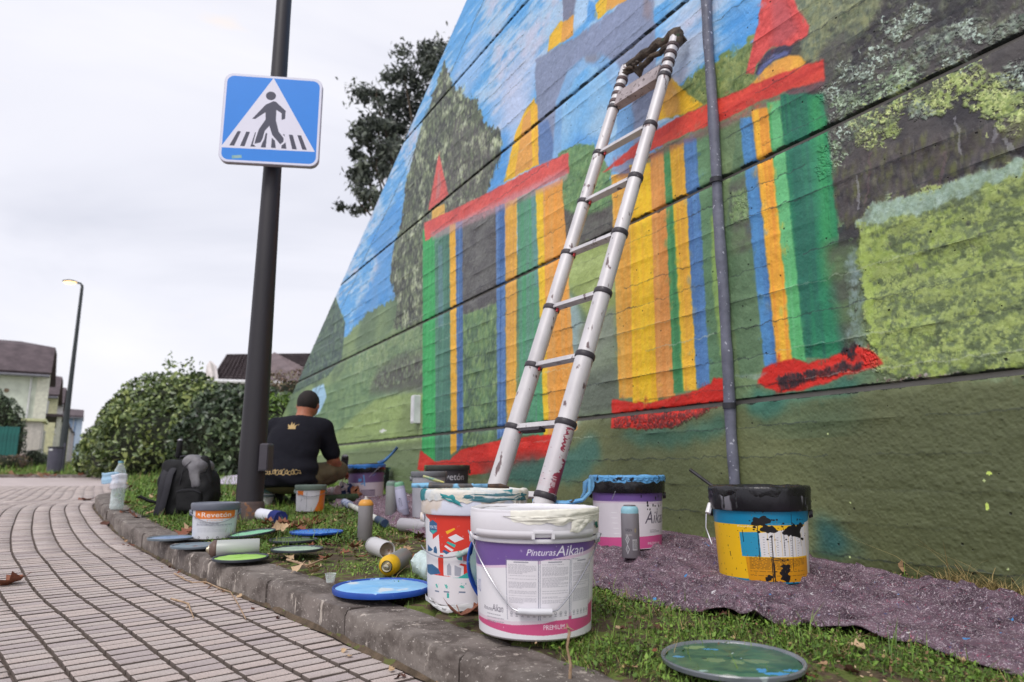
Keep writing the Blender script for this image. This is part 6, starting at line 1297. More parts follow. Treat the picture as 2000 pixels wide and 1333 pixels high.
p=at(1233,2.56); can('grey spray can with pale blue cap upright on the drop cloth',(128,124,130),(150,200,216),p+np.array([0,0,.022]),(0,0,math.atan2(-p[0],p[1])),'flat',lab=cm1,r_=.0325,h=.155)
p=at(712,3.13); can('grey spray can with orange collar upright in the grass',(138,134,136),(224,158,66),p,None,'dome',h=.15)
p=at(763,4.05); can('grey spray can with dull green top upright beside the wall',(146,146,146),(112,136,124),p+np.array([0,0,.015]),None,'flat',h=.165)
def lilac(c): c.rect(-180,.2,180,.9,(190,190,214)); c.text('MTN',-20,.3,30,.3,(70,70,90),rot=0)
p=at(789,4.05); can('lilac labelled spray can with green top leaning against its neighbour',(176,176,200),(120,176,140),p+np.array([0,0,.015]),(0,R_(-12),0),'flat',lab=canvas_can('can_print_b',(170,170,190),lilac),h=.165)
def lying(label,pxa,pya,pxb,pyb,**k):
    a=G(pxa,pya); b=G(pxb,pyb); r_=k.get('r_',.0325); a[2]=gz(a[1])+r_*.9; b[2]=gz(b[1])+r_*.9; return can(label,k.pop('col'),k.pop('cap'),a,orient(a,b),**k)
def scrib(c): c.line([(-60,.55),(-50,.7),(-45,.55),(-35,.7),(-30,.55)],3,(70,66,70)); c.ell(-15,.62,9,.07,(70,66,70)); c.ell(-15,.62,6,.045,(200,198,200)); c.ell(-35,.5,5,.05,(70,66,70)); c.lines(-80,-20,.9,.8,3,(160,158,162))
lying('white scribbled spray can lying with its hollow base towards the viewer',756,1092,716,1076,col=(196,194,196),cap=(170,170,170),open_end=True,lab=canvas_can('can_print_c',(200,198,200),scrib),h=.14,r_=.033)
lying('grey spray can with yellow nozzle end lying on the grass beside the blue lid',788,1106,747,1130,col=(146,144,146),cap=(232,184,30),capk='ring',r_=.0325,h=.16)
lying('plain light grey spray can lying on the drop cloth behind the red label bucket',782,1037,832,1041,col=(176,172,178),cap=(160,158,162),capk='flat',h=.16,open_end=True)
def gl_(c): c.rect(-180,0,180,.95,(176,180,176)); [c.ell(20+0*k,.30+.2*k,10,.05,(226,228,226)) for k in range(2)]; [c.ell(20,.30+.2*k,5,.026,(120,122,120)) for k in range(2)]; c.lines(-50,60,.8,.6,3,(120,124,120),al=.6); c.rect(-180,.97,180,1,(220,222,220))
lying('grey labelled spray can with brown end lying across the kerb beside the lime lid',506,1084,432,1088,col=(150,150,150),cap=(104,84,76),capk='ring',lab=canvas_can('can_print_d',(150,152,146),gl_),h=.165)
# ---- crushed clear bottle, drinking cup, water bottle
def clear(name,col,rough=.08,al=.28):
    m,nt,b,N,L=nodes(name); b.inputs['Base Color'].default_value=(*lin(col),1); b.inputs['Roughness'].default_value=rough; b.inputs['Alpha'].default_value=al; b.inputs['Specular IOR Level'].default_value=1.
    n=N('ShaderNodeTexNoise'); n.inputs['Scale'].default_value=30; tc=N('ShaderNodeTexCoord'); L(tc.outputs['Object'],n.inputs[0]); bp=N('ShaderNodeBump'); bp.inputs['Strength'].default_value=.5; bp.inputs['Distance'].default_value=.004; L(n.outputs[0],bp.inputs['Height']); L(bp.outputs[0],b.inputs['Normal'])
    fr=N('ShaderNodeLayerWeight'); fr.inputs[0].default_value=.35; mr=N('ShaderNodeMapRange'); mr.inputs['To Min'].default_value=al; mr.inputs['To Max'].default_value=min(1,al+.5); L(fr.outputs['Facing'],mr.inputs[0])
    ad=N('ShaderNodeMath'); ad.operation='MULTIPLY_ADD'; L(n.outputs[0],ad.inputs[0]); ad.inputs[1].default_value=.5; 
    s2=N('ShaderNodeMath'); s2.operation='SUBTRACT'; L(mr.outputs[0],s2.inputs[0]); s2.inputs[1].default_value=.2; L(s2.outputs[0],ad.inputs[2]); L(ad.outputs[0],b.inputs['Alpha']); return m
cb=clear('clear_plastic',(226,238,240),.08,.22); cp_=clear('painted_plastic',(206,224,222),.3,.62)
def bottle(label,p,rot,r_,h,mat,cap,nm,seed=1,crush=0):
    o=thing(nm,label,'bottle',tuple(p)); o.rotation_euler=rot; q=random.Random(seed); A=[q.uniform(-1,1) for _ in range(36)]
    pr=[(r_*.8,0),(r_,.012)]+[(r_*(.94 if k%2 else 1),.03+k*(h*.55/12)) for k in range(13)]+[(r_*.97,h*.68),(r_*.75,h*.82),(r_*.36,h*.93),(r_*.34,h*.96)]
    MB().lathe(pr,32,cap0=True,noise=lambda t,i,r,z:(r*(1+crush*A[(i*5+int((t+3.15)*5))%36]),z)).part('bottle_body',mat,o); MB().lathe([(r_*.4,h*.955),(r_*.4,h),(.001,h)],16).part('cap',M('cap_%s'%nm,cap,.4),o); return o
p=G(227,996); p[2]+=.002; wb=bottle('clear water bottle with blue cap standing on the kerb end','' or p,(0,0,0),.042,.31,cb,(120,170,190),'water_bottle'); 
wt=MB().lathe([(.001,.004),(.036,.005),(.038,.02),(.038,.13),(.001,.13)],24).part('water',clear('water',(214,230,226),.02,.2),wb)
a=G(800,1104); b=G(850,1135); a[2]=gz(a[1])+.038; b[2]=gz(b[1])+.03; bottle('crushed clear plastic bottle smeared with white green paint beside the red label bucket',b,orient(b,a),.042,.19,cp_,(150,180,176),'crushed_bottle',crush=.06)
# face mask and bag hung on the water bottle
q=np.array(p)+np.array([0,-.045,.2]); mk=MB(); n=8
V=[];F=[]
for i in range(n+1):
    for j in range(n+1): u,v=i/n-.5,j/n-.5; V.append((-.035+u*.11,-.008-.012*math.cos(u*5)+.003*math.sin(v*12),v*.07+.004*math.sin(u*6)))
for i in range(n):
    for j in range(n): a=i*(n+1)+j; F.append((a,a+1,a+n+2,a+n+1))
m1=mkobj('face_mask',np_mesh('face_mask',V,F,True),M('mask_blue',(170,206,232),.8,bump=.2)); m1.location=tuple(q); m1.modifiers.new('s','SOLIDIFY').thickness=.002; tag(m1,'pale blue face mask hooked on the water bottle','mask')
m2=mkobj('plastic_bag',np_mesh('plastic_bag',[(x*1.0+.06,y*1.5-.01,z*1.3-.02) for x,y,z in V],F,True),clear('bag_plastic',(236,236,246),.3,.35)); m2.location=tuple(q); m2.modifiers.new('s','SOLIDIFY').thickness=.001; tag(m2,'crumpled transparent plastic bag hanging on the water bottle','bag')
p=G(645,1138); cu=thing('plastic_cup','small clear plastic cup in the grass by the kerb left of the blue lid','cup',tuple(p)); MB().lathe([(.012,0),(.016,.001),(.021,.035),(.0225,.036),(.02,.034),(.0148,.003)],24,cap0=True).part('cup_body',clear('cup_plastic',(230,238,238),.08,.12),cu); cu.scale=(.8,.8,.75)
# ---- brush across the red label bucket
p2=np.array(b2.location); z_=.30+.012; bh=thing('paint_brush','long paint crusted brush lying across the red label bucket rim','brush',(p2[0],p2[1],p2[2]+z_))
MB().tube([(-.175,-.05,.004),(-.12,-.055,.004),(-.05,-.06,.003),(.0,-.062,.004)],[.006,.0085,.0065,.006],9).part('handle',M('brush_handle',(108,96,88),.55,col2=(60,64,70),scale=30,bump=.5,sp=(120,176,210),spscale=14,spth=.5),bh)
MB().tube([(-.0,-.062,.004),(.015,-.063,.004),(.04,-.064,.003)],[.007,.009,.011],9,flat=.6).part('ferrule',M('ferrule',(112,170,206),.5,col2=(60,70,90),scale=30),bh); MB().tube([(.04,-.064,.003),(.075,-.066,.003),(.10,-.068,-.001)],[.011,.014,.006],9,flat=.5).part('bristles',M('bristles',(96,72,56),.8,col2=(40,36,38),scale=50,bump=.6),bh)
b0_=thing('small_brush','short yellow and teal stained brush end on the red label bucket rim','brush',(p2[0]-.115,p2[1]-.04,p2[2]+z_+.012)); MB().tube([(-.03,0,.018),(.0,.0,.008),(.03,.0,.0)],[.006,.009,.004],8,flat=.6).part('bristles',M('small_brush_paint',(206,196,120),.6,col2=(60,130,140),scale=60),b0_)
# ---- roller pole, rods, roll, rag bundle
def rod(name,label,cat,a,b,r_,mats,zo=.012,seg=10):
    A=G(*a);B=G(*b);A[2]=gz(A[1])+zo;B[2]=gz(B[1])+zo; o=thing(name,label,cat,tuple(A)); d=Vector(B-A)
    for t0,t1,rr_,m_,nm in mats: MB().tube([d*t0,d*(t0+t1)/2,d*t1],r_*rr_,seg).part(nm,m_,o)
    return o
rod('roller_pole','pale extension pole with blue ends lying on the drop cloth behind the orange collared can','pole',(672,990),(752,1035),.016,[(0,.18,1.5,M('pole_end',(206,210,224),.5,col2=(70,90,150),scale=30),'grip'),(.18,.86,1,M('pole_white',(214,214,208),.45,sp=(90,120,170),spscale=30,spth=.62),'tube'),(.86,1,1.25,M('pole_dark_end',(40,60,90),.5),'end_cap')],.03)
rod('paint_roller','thick moss green paint roller sleeve lying beside the roller pole','roller',(632,984),(696,980),.03,[(0,1,1,M('roller_green',(66,84,56),.95,col2=(46,60,44),scale=20,bump=.9,bscale=80,dist=.01),'sleeve'),(-.3,0,.3,M('pole_dark_end',(40,60,90),.5),'handle')],.03)
rod('black_rod','thin black rod on the ground running right from the pole foot','rod',(452,1049),(618,1023),.005,[(0,.5,1.9,M('rod_black',(40,38,42),.5),'grip'),(.5,1,.9,M('rod_black',(40,38,42),.5),'shaft')],.01)
rod('cloth_roll','white cloth roll with a deep blue end beside the pole foot','cloth roll',(505,1016),(548,1025),.033,[(0,.72,1,M('roll_white',(222,224,236),.9,bump=.6,bscale=30),'roll'),(.70,1,1.15,M('roll_blue',(38,50,120),.95,col2=(24,34,88),bump=.9,bscale=60),'blue_end')],.032)
p=G(662,978); rb_=thing('rag_bundle','bundle of pink white rags with brown leaves behind the green roller','rags',tuple(p)); rq=random.Random(4)
for k,(c_,nm) in enumerate((((206,176,182),'rag'),((214,200,204),'rag'),((40,52,90),'rag'),((176,120,90),'rag'))): MB().tube(rope(Vector((-.14+.07*k,.02*k,.03)),Vector((.0+.05*k,.05,.05)),.03,8,-.05,k,.016),[.02+.03*rq.random() for _ in range(9)],8).part(nm,M('rag_%d'%k,c_,.9,scale=12,bump=.8,bscale=20,dist=.01),rb_)
# ================================================================ organic shapes: distance fields turned into meshes
class SDF:
    def __init__(s,lo,hi,step):
        s.lo=np.array(lo,float); s.n=((np.array(hi)-s.lo)/step).astype(int)+1; s.h=step
        g=[np.arange(k)*step+l for k,l in zip(s.n,s.lo)]; s.X,s.Y,s.Z=np.meshgrid(*g,indexing='ij'); s.X=s.X.astype(np.float32);s.Y=s.Y.astype(np.float32);s.Z=s.Z.astype(np.float32); s.d=np.full(s.X.shape,9.,np.float32)
    def un(s,d,k):
        if k<=0: s.d=np.minimum(s.d,d); return s
        h=np.clip(.5+.5*(s.d-d)/k,0,1); s.d=(s.d*(1-h)+d*h)-k*h*(1-h); return s
    def cone(s,a,b,ra,rb,k=.03,sc=(1,1,1)):
        a=np.array(a,float);b=np.array(b,float);ba=b-a; l=ba@ba; px,py,pz=s.X-a[0],s.Y-a[1],s.Z-a[2]
        t=np.clip((px*ba[0]+py*ba[1]+pz*ba[2])/l,0,1); dx,dy,dz=(px-t*ba[0])/sc[0],(py-t*ba[1])/sc[1],(pz-t*ba[2])/sc[2]
        return s.un(np.sqrt(dx*dx+dy*dy+dz*dz)-(ra+(rb-ra)*t),k)
    def ell(s,c,r,k=.03,rot=None):
        P=np.stack([s.X-c[0],s.Y-c[1],s.Z-c[2]],-1)
        if rot is not None: P=P@np.array(Euler(rot).to_matrix())
        P=P/np.array(r); q=np.sqrt((P**2).sum(-1)); return s.un((q-1)*min(r)*1.0,k)
    def rbox(s,c,r,rd,k=.02,rot=None):
        P=np.stack([s.X-c[0],s.Y-c[1],s.Z-c[2]],-1)
        if rot is not None: P=P@np.array(Euler(rot).to_matrix())
        q=np.abs(P)-(np.array(r)-rd); return s.un(np.sqrt((np.maximum(q,0)**2).sum(-1))+np.minimum(q.max(-1),0)-rd,k)
    def cut(s,n,o): s.d=np.maximum(s.d,s.X*n[0]+s.Y*n[1]+s.Z*n[2]-o); return s
    def mesh(s,name):
        d=s.d; nx,ny,nz=d.shape; ins=d<0
        c=[ins[i:nx-1+i,j:ny-1+j,k:nz-1+k] for i in(0,1) for j in(0,1) for k in(0,1)]; tot=sum(x.astype(np.int8) for x in c); act=(tot>0)&(tot<8); idx=-np.ones(act.shape,np.int64); idx[act]=np.arange(act.sum()); I,J,K=np.nonzero(act)
        acc=np.zeros((len(I),3));cnt=np.zeros(len(I)); cor=[(i,j,k) for i in(0,1) for j in(0,1) for k in(0,1)]
        for a in range(8):
            for b in range(a+1,8):
                if sum(abs(cor[a][m]-cor[b][m]) for m in range(3))!=1: continue
                A,B=cor[a],cor[b]; da=d[I+A[0],J+A[1],K+A[2]];db=d[I+B[0],J+B[1],K+B[2]]; m=(da<0)!=(db<0); t=np.where(m,da/np.where(m,da-db,1),0)
                p=np.array(A)+(np.array(B)-np.array(A))*t[:,None]; acc+=p*m[:,None]; cnt+=m
        V=(np.stack([I,J,K],1)+acc/cnt[:,None])*s.h+s.lo; F=[]
        for ax in range(3):
            sl0=[slice(None)]*3;sl1=[slice(None)]*3; sl0[ax]=slice(0,-1);sl1[ax]=slice(1,None); A=ins[tuple(sl0)];B=ins[tuple(sl1)]; o=[m for m in range(3) if m!=ax]
            for fl in (0,1):
                E=(A&~B) if fl==0 else (~A&B); P=np.stack(np.nonzero(E),1); ok=(P[:,o[0]]>0)&(P[:,o[1]]>0)&(P[:,o[0]]<act.shape[o[0]])&(P[:,o[1]]<act.shape[o[1]]); P=P[ok]
                u=np.zeros(3,int);v=np.zeros(3,int);u[o[0]]=1;v[o[1]]=1; g=lambda Q: idx[Q[:,0],Q[:,1],Q[:,2]]
                q=np.stack([g(P-u-v),g(P-v),g(P),g(P-u)],1); q=q if (fl==0)!=(ax==1) else q[:,::-1]; F.append(q)
        F=np.concatenate(F); F=F[(F>=0).all(1)]; me=np_mesh(name,V,F,True); return me
def smooth_mod(o,it=4,f=.5): m=o.modifiers.new('s','SMOOTH'); m.iterations=it; m.factor=f; return o
# ---------------------------------------------------------------- crouching painter, seen from behind
pm=at(566,4.9); man=thing('person','man in black t-shirt and khaki trousers crouching with his back turned beside the mural','person',(pm[0],pm[1],pm[2]-.005),R_(0))
skin=M('skin',(176,116,88),.55,col2=(158,98,74),scale=6,bump=.15,bscale=90); skin.node_tree.nodes['Principled BSDF'].inputs['Subsurface Weight'].default_value=.08
def torso(s,g=0,k=.05):
    s.ell((-.015,-.045,.235),(.190+g,.14+g,.13+g),k); s.ell((-.012,-.01,.36),(.182+g,.125+g,.16+g),k); s.ell((-.005,.05,.48),(.180+g,.12+g,.13+g),k)
    s.cone((-.145,.115,.565),(.135,.12,.565),.075+g,.075+g,.05); s.ell((.0,.09,.575),(.12+g,.09+g,.07+g),.04); return s
body=SDF((-.36,-.32,-.01),(.46,.72,.90),.0095)
torso(body,-.012); body.cone((.012,.125,.60),(.022,.165,.70),.058,.055,.03)
body.ell((.03,.195,.745),(.074,.09,.098),.02,(R_(-14),0,0)); body.ell((.03,.265,.70),(.048,.035,.045),.03)   # head, jaw (looking at the wall)
body.ell((.03,.293,.735),(.011,.018,.02),.01); body.ell((.03,.284,.705),(.024,.012,.008),.008)
for s_ in (-1,1): body.ell((.03+s_*.076,.185,.728),(.010,.018,.028),.006)
for s_ in (-1,1): body.ell((.03+s_*.027,.279,.752),(.011,.008,.007),.004)
SL,EL,HL=(-.185,.12,.555),(-.235,.24,.36),(-.17,.46,.40); SRr,ER,HR=(.175,.12,.555),(.235,.19,.335),(.245,.39,.25)
for S_,E_,H_ in ((SL,EL,HL),(SRr,ER,HR)): body.cone(S_,E_,.056,.043,.03); body.cone(E_,H_,.043,.028,.015)
# hands: palm, four curled fingers and a thumb
for H_,E_,sg in ((HL,EL,1),(HR,ER,-1)):
    H_=np.array(H_); d=H_-np.array(E_); d/=np.linalg.norm(d); sd=np.cross(d,[0,0,1]); sd/=np.linalg.norm(sd); dn=np.cross(d,sd); dn=dn if dn[2]<0 else -dn
    pc=H_+d*.045; body.cone(H_,H_+d*.02,.024,.026,.01); body.cone(H_+d*.03-sd*.022,H_+d*.07-sd*.026,.016,.014,.012); body.cone(H_+d*.03+sd*.022,H_+d*.07+sd*.026,.016,.014,.012); body.cone(H_+d*.03,H_+d*.075,.016,.014,.012)
    for k,l in enumerate((.032,.038,.035,.027)):
        a=H_+d*.08+sd*(-.030+.020*k); b=a+d*l*.9+dn*l*.3; c_=b+dn*l*.9-d*.004; body.cone(a,b,.0088,.0082,.004); body.cone(b,c_,.0082,.0072,.003)
    t0=H_+d*.03-sd*.03*sg*-1*1.0; t1=t0+d*.03+sd*.022*sg+dn*.012; t2=t1+d*.022+dn*.014; body.cone(t0,t1,.0115,.0100,.008); body.cone(t1,t2,.0100,.0085,.003)
# legs inside the trousers
HP=((-.09,-.02,.2),(.09,-.02,.2)); KN_=((-.16,.34,.30),(.235,.33,.25)); AN=((-.12,.06,.10),(.03,.10,.10))
AN=((-.125,.09,.10),(.02,.12,.10))
for i in (0,1): body.cone(HP[i],KN_[i],.085,.055,.04); body.cone(KN_[i],AN[i],.055,.038,.02); body.cone(AN[i],(AN[i][0],AN[i][1]+.12,.04),.036,.03,.02)
man.scale=(1.01,1.04,.98)
bo=smooth_mod(mkobj('body',body.mesh('body'),skin,man),2)
sh=SDF((-.34,-.26,.08),(.38,.32,.72),.011); torso(sh,.004,.06)
sh.ell((-.02,-.06,.20),(.205,.15,.11),.05)
for S_,E_ in ((SL,EL),(SRr,ER)):
    S_=np.array(S_);E_=np.array(E_); sh.cone(S_,S_+(E_-S_)*.80,.070,.064,.035)
# open sleeves, hem and neck, folds
X,Y,Z=sh.X,sh.Y,sh.Z
sh.d+=.006*np.sin(Z*55+X*18+np.sin(X*25)*1.3)*np.clip((.46-Z)*4,0,1)+.0028*np.sin((X+Z*.6)*60)*np.clip((np.abs(X)-.1)*8,0,1)
sh.cut((0,-.15,-1),-.112); sh.cut((0,.55,.83),.588+.0)
shirt_c=Cv(512,512,-.3,.3,.0,.7,(27,27,36))
gold=(196,168,118)
for pts in ([(-.02,.572),(.035,.572),(.030,.590),(-.012,.590)],[(-.02,.585),(-.028,.61),(-.008,.595),(-.006,.628),(.006,.600),(.018,.622),(.018,.596),(.036,.606),(.03,.585)],[(.038,.602),(.05,.612),(.044,.598)]): shirt_c.poly([(x-.005,z-.03) for x,z in pts],gold)
q_=random.Random(3)
for k in range(11):     # graffiti lettering at the hem, overlapping loops
    x=-.105+k*.0195; h_=q_.uniform(.022,.036)*(1.4 if k in(2,6) else 1); y=.236+q_.uniform(-.004,.004)
    pts=[(x+.010*math.cos(t)*1.1,y+h_*.5*math.sin(t)) for t in np.linspace(.4+q_.random(),6.2,12)]; shirt_c.line(pts,.0045,gold)
    if k%2: shirt_c.line([(x+.006,y-h_*.6),(x+.001,y+h_*.75)],.0045,gold)
shirt_c.line([(-.115,.232),(-.12,.25),(-.105,.243)],.004,gold); shirt_c.line([(.1,.235),(.118,.228),(.112,.25),(.1,.246)],.004,gold)
sme=sh.mesh('t_shirt'); uvl=sme.uv_layers.new(name='UVMap'); co=np.empty(len(sme.vertices)*3,np.float32); sme.vertices.foreach_get('co',co); co=co.reshape(-1,3); li=np.empty(len(sme.loops),np.int32); sme.loops.foreach_get('vertex_index',li); c3=co[li]; uv=np.stack([(c3[:,0]+.3)/.6,c3[:,2]/.7],1); uv[c3[:,1]>.12]=(.99,.01); uvl.data.foreach_set('uv',uv.astype(np.float32).ravel())
smooth_mod(mkobj('t_shirt',sme,img_mat('shirt_print',shirt_c.img('shirt_print'),rough=.9,bump=.5,bscale=22,spec=.2,dirt=.25,dist=.012),man),2)
tr=SDF((-.32,-.24,-.01),(.42,.52,.44),.0115)
tr.ell((-.01,-.035,.19),(.178,.14,.10),.05)
for i in (0,1): tr.cone(HP[i],KN_[i],.098,.072,.05); tr.cone(KN_[i],(AN[i][0],AN[i][1],.085),.072,.052,.02)
tr.d+=.004*np.sin(tr.Z*70+tr.X*30+2*np.sin(tr.Y*22))+.003*np.sin(tr.Y*60-tr.X*20); tr.cut((0,0,-1),-.07); tr.cut((0,0,1),.40)
smooth_mod(mkobj('trousers',tr.mesh('trousers'),M('khaki',(116,104,80),.9,col2=(98,88,68),scale=6,bump=.5,bscale=30,dist=.006),man),2)
for i in (0,1):
    x,y,_=AN[i]; bt=SDF((x-.09,y-.14,-.01),(x+.09,y+.26,.18),.009); bt.cone((x,y-.01,.14),(x,y-.02,.05),.047,.045,.02); bt.ell((x,y+.06,.035),(.046,.14,.042),.03); bt.ell((x,y-.045,.035),(.040,.045,.04),.02); bt.cut((0,0,1),.15); bt.cut((0,0,-1),-.003)
    o=smooth_mod(mkobj('boot',bt.mesh('boot'),M('boot_black',(44,44,48),.6,col2=(30,30,34),bump=.3),man),2); MB().box((x,y+.035,.009),(.082,.26,.018),bev=.004).part('sole',M('boot_sole',(28,28,30),.7),o)
hr=SDF((-.10,.04,.62),(.16,.32,.88),.008); hr.ell((.03,.190,.757),(.0795,.094,.096),0,(R_(-14),0,0)); hr.cut((0,.62,-.78),-.445); hr.cut((0,.995,-.1),.183)
hr.d+=.0012*np.sin(hr.X*300)*np.sin(hr.Z*280)
smooth_mod(mkobj('hair',hr.mesh('hair'),M('hair',(42,34,32),.8,col2=(26,22,22),scale=40,bump=.7,bscale=220),man),2)
hp=np.array(pm)+np.array([.25,.46,.215]); can('dark spray can in the right hand of the crouching man',(60,58,62),(36,34,38),hp,(R_(20),R_(10),0),'flat',h=.12,r_=.028,group=None)
# ---------------------------------------------------------------- backpack with telescopic handle
bpos=at(362,4.22); bp_=thing('backpack','black and grey backpack standing open on the grass near the kerb','backpack',(bpos[0],bpos[1],bpos[2]-.005),R_(0))
bp_.scale=(.9,.9,.93)
s=SDF((-.24,-.18,-.02),(.26,.2,.44),.010)
s.rbox((.02,0,.14),(.17,.115,.15),.06,0); s.rbox((-.03,0,.21),(.13,.10,.14),.05,.05); s.ell((.055,.0,.315),(.075,.075,.065),.05); s.ell((-.085,.02,.28),(.06,.075,.055),.05); s.rbox((.13,-.03,.10),(.075,.09,.11),.05,.04)
s.d+=.004*np.sin(s.Z*38+s.X*22+np.sin(s.X*40))+.003*np.sin((s.X-s.Z)*55); s.cut((0,0,-1),0)
strapm=M('strap_webbing',(44,43,51),.7,col2=(32,32,39),scale=9,bump=.4,bscale=90)
nyl=M('nylon_black',(19,19,23),.8,col2=(12,12,15),scale=7,bump=.5,bscale=28,dist=.008); gryn=M('nylon_grey',(128,126,130),.65,col2=(84,82,88),scale=9,bump=.4,bscale=40,dist=.006)
smooth_mod(mkobj('bag_body',s.mesh('bag_body'),nyl,bp_),3)
s=SDF((-.02,-.18,.08),(.22,.16,.42),.010); s.rbox((.075,-.03,.325),(.085,.085,.045),.035,0,(0,R_(24),0)); s.rbox((.095,-.085,.25),(.034,.045,.075),.015,.02,(0,R_(-10),0)); s.d+=.004*np.sin(s.X*60+s.Z*50)
smooth_mod(mkobj('grey_flap',s.mesh('grey_flap'),gryn,bp_),2)
s=SDF((.06,-.18,.16),(.24,.14,.40),.010); s.cone((.12,-.05,.35),(.175,-.07,.20),.034,.026,.02); smooth_mod(mkobj('side_pocket',s.mesh('side_pocket'),nyl,bp_),2)
for x0,x1,o_ in ((-.055,-.105,-.125),(-.10,-.135,-.11)):
    pts=[(x0,o_*.7,.315),(x0-.004,o_-.012,.26),(x0-.012,o_-.022,.17),(x1+.02,o_-.018,.08),(x1,o_-.012,.01)]; MB().tube(pts,[.022]*5,10,flat=.3,up=(0,-1,0)).part('shoulder_strap',strapm,bp_)
MB().tube([(-.14,-.08,.08),(-.20,-.11,.10),(-.25,-.12,.125),(-.262,-.12,.115)],[.016,.02,.018,.010],8,flat=.5).part('side_strap',nyl,bp_)
MB().tube([(-.13,-.12,.085),(-.17,-.14,.06),(-.205,-.15,.035),(-.21,-.15,.0),(-.16,-.15,.008)],[.006]*5,6,flat=.4).part('loose_strap',nyl,bp_)
s=SDF((-.08,-.20,.0),(.24,.0,.22),.010); s.rbox((.075,-.105,.10),(.085,.045,.075),.03,0,(R_(-4),0,0)); s.d+=.003*np.sin(s.X*50+s.Z*40); smooth_mod(mkobj('front_pocket',s.mesh('front_pocket'),nyl,bp_),2)
for P_ in ([(-.005,-.148,.155),(.04,-.153,.168),(.11,-.153,.166),(.155,-.145,.148)],[(.0,-.12,.20),(.02,-.125,.30),(.06,-.11,.345)]): MB().tube(P_,.0028,6).part('seam',strapm,bp_)
MB().tube([(-.06,-.02,.335),(-.05,-.03,.375),(-.01,-.03,.38),(.01,-.02,.34)],.007,8).part('grab_handle',strapm,bp_)
MB().tube([(-.03,-.10,.30),(-.06,-.108,.22),(-.07,-.112,.12)],.0025,6).part('zip',M('zip_metal',(90,90,96),.4,metal=.6),bp_)
um=thing('umbrella','folded black umbrella with a thick grip sticking up out of the backpack','umbrella',(bpos[0]-.09,bpos[1]+.03,bpos[2]+.27)); MB().tube([(0,0,-.12),(0,0,.0),(.002,0,.07)],.0055,8).part('shaft',M('rod_black',(40,38,42),.5),um); MB().tube([(.002,0,.065),(.003,0,.072),(.005,0,.16),(.005,0,.172)],[.011,.0165,.0175,.012],14).part('handle',nyl,um); MB().lathe([(.014,.0),(.0155,.004),(.010,.012),(.001,.013)],14).part('button',M('umbrella_button',(150,150,156),.35,metal=.3),um,loc=(.005,0,.170))
# ================================================================ dry leaves, twigs
lv_m=[M('dry_leaf_%s'%n,c,.75,col2=c2,scale=24,bump=.5,bscale=90,dist=.002) for n,c,c2 in (('rust',(150,96,72),(104,60,44)),('tan',(190,156,122),(146,112,82)),('dark',(110,72,58),(70,44,38)),('pale',(212,186,152),(170,138,104)))]
def leaf_me(seed,mat):
    q=random.Random(seed); P_=[]; lobes=[(0,1),(20,.66),(40,.92),(64,.6),(88,.8),(115,.55),(140,.55),(172,.3)]
    out=[(a,r) for a,r in lobes]+[(-a,r) for a,r in lobes[::-1][0:-1]]; ring=[(R_(a)+q.gauss(0,.05),r*q.uniform(.8,1.1)) for a,r in out]; n=len(ring); V=[(0,0,0)]; cx,cy,tw=q.uniform(.2,.9),q.uniform(.1,.7),q.uniform(-.5,.5)
    for s_ in (.5,1):
        for a,r in ring: x,y=math.cos(a)*r*s_,math.sin(a)*r*s_; V.append((x,y,cx*y*y*.9+cy*x*x*.5*math.copysign(1,tw)+tw*x*y+q.uniform(-.05,.05)))
    F=[(0,1+i,1+(i+1)%n) for i in range(n)]+[(1+i,1+n+i,1+n+(i+1)%n,1+(i+1)%n) for i in range(n)]
    b=len(V); V+=[(-.18,.012,.0),(-.18,-.012,0),(-.75,.01,q.uniform(0,.3)),(-.75,-.01,q.uniform(0,.3))]; F.append((b,b+1,b+3,b+2))
    me=bpy.data.meshes.new('dry_leaf'); me.from_pydata(V,[],F); me.materials.append(mat); sm(me,60)
    zm=min(v[2] for v in V)
    for v in me.vertices: v.co.z-=zm
    return me
LM=[leaf_me(i,lv_m[i%4]) for i in range(12)]
def leaf(px,py,sz,label,group,off=0,k=None,up=0):
    p=G(px,py,off); q=random
    o=bpy.data.objects.new('dry_leaf',LM[k if k is not None else q.randrange(12)]); COL.objects.link(o); o.location=(p[0],p[1],gz(p[1])+off+.002+up); o.rotation_euler=(q.gauss(0,.25),q.gauss(0,.25),q.uniform(0,6.28)); o.scale=(sz,sz*q.uniform(.7,1),sz); kk=LM.index(o.data)%4; return tag(o,label.replace('COL',('rust brown','pale tan','small dark','bleached cream')[kk]),'leaf',group)
random.seed(21)
leaf(28,1142,.075,'curled rust brown dry leaf alone on the paving at the left edge',None,-PDROP,0,.004); leaf(208,1024,.06,'small dark dry leaf in the gutter below the kerb bend',None,-PDROP,2); leaf(168,978,.10,'dry leaf on the paving before the kerb bend',None,-PDROP,4); leaf(560,1190,.02,'tiny leaf crumb in the gutter',None,-PDROP,6) if 0 else None
o=leaf(900,1212,.085,'large brown leaf lying under the torn label of the red label bucket',None,0,0,.01); o=leaf(975,1208,.09,'brown curled leaf between the two front buckets on the kerb',None,0,4,.005)
o=leaf(1760,1122,.035,'upright tan leaf against the wall foot right of the yellow bucket',None,0,1,.02); o.rotation_euler=(1.2,.2,.4)
G1='dry leaves piled round the pole foot'; L1_='COL dry plane leaf in the pile round the foot of the pole'
for k in range(48):
    a=random.random()**.8; leaf(505+a*120+random.gauss(0,6),1042-a*20+random.gauss(0,6),random.uniform(.028,.055),L1_,G1,0,random.choice((0,4,8,2,10,1,5,3,7)),random.uniform(0,.045)*(1-a))
for k in range(6): leaf(random.uniform(432,470),random.uniform(1015,1048),random.uniform(.045,.07),L1_,G1,0,random.choice((0,4,8)),.005)
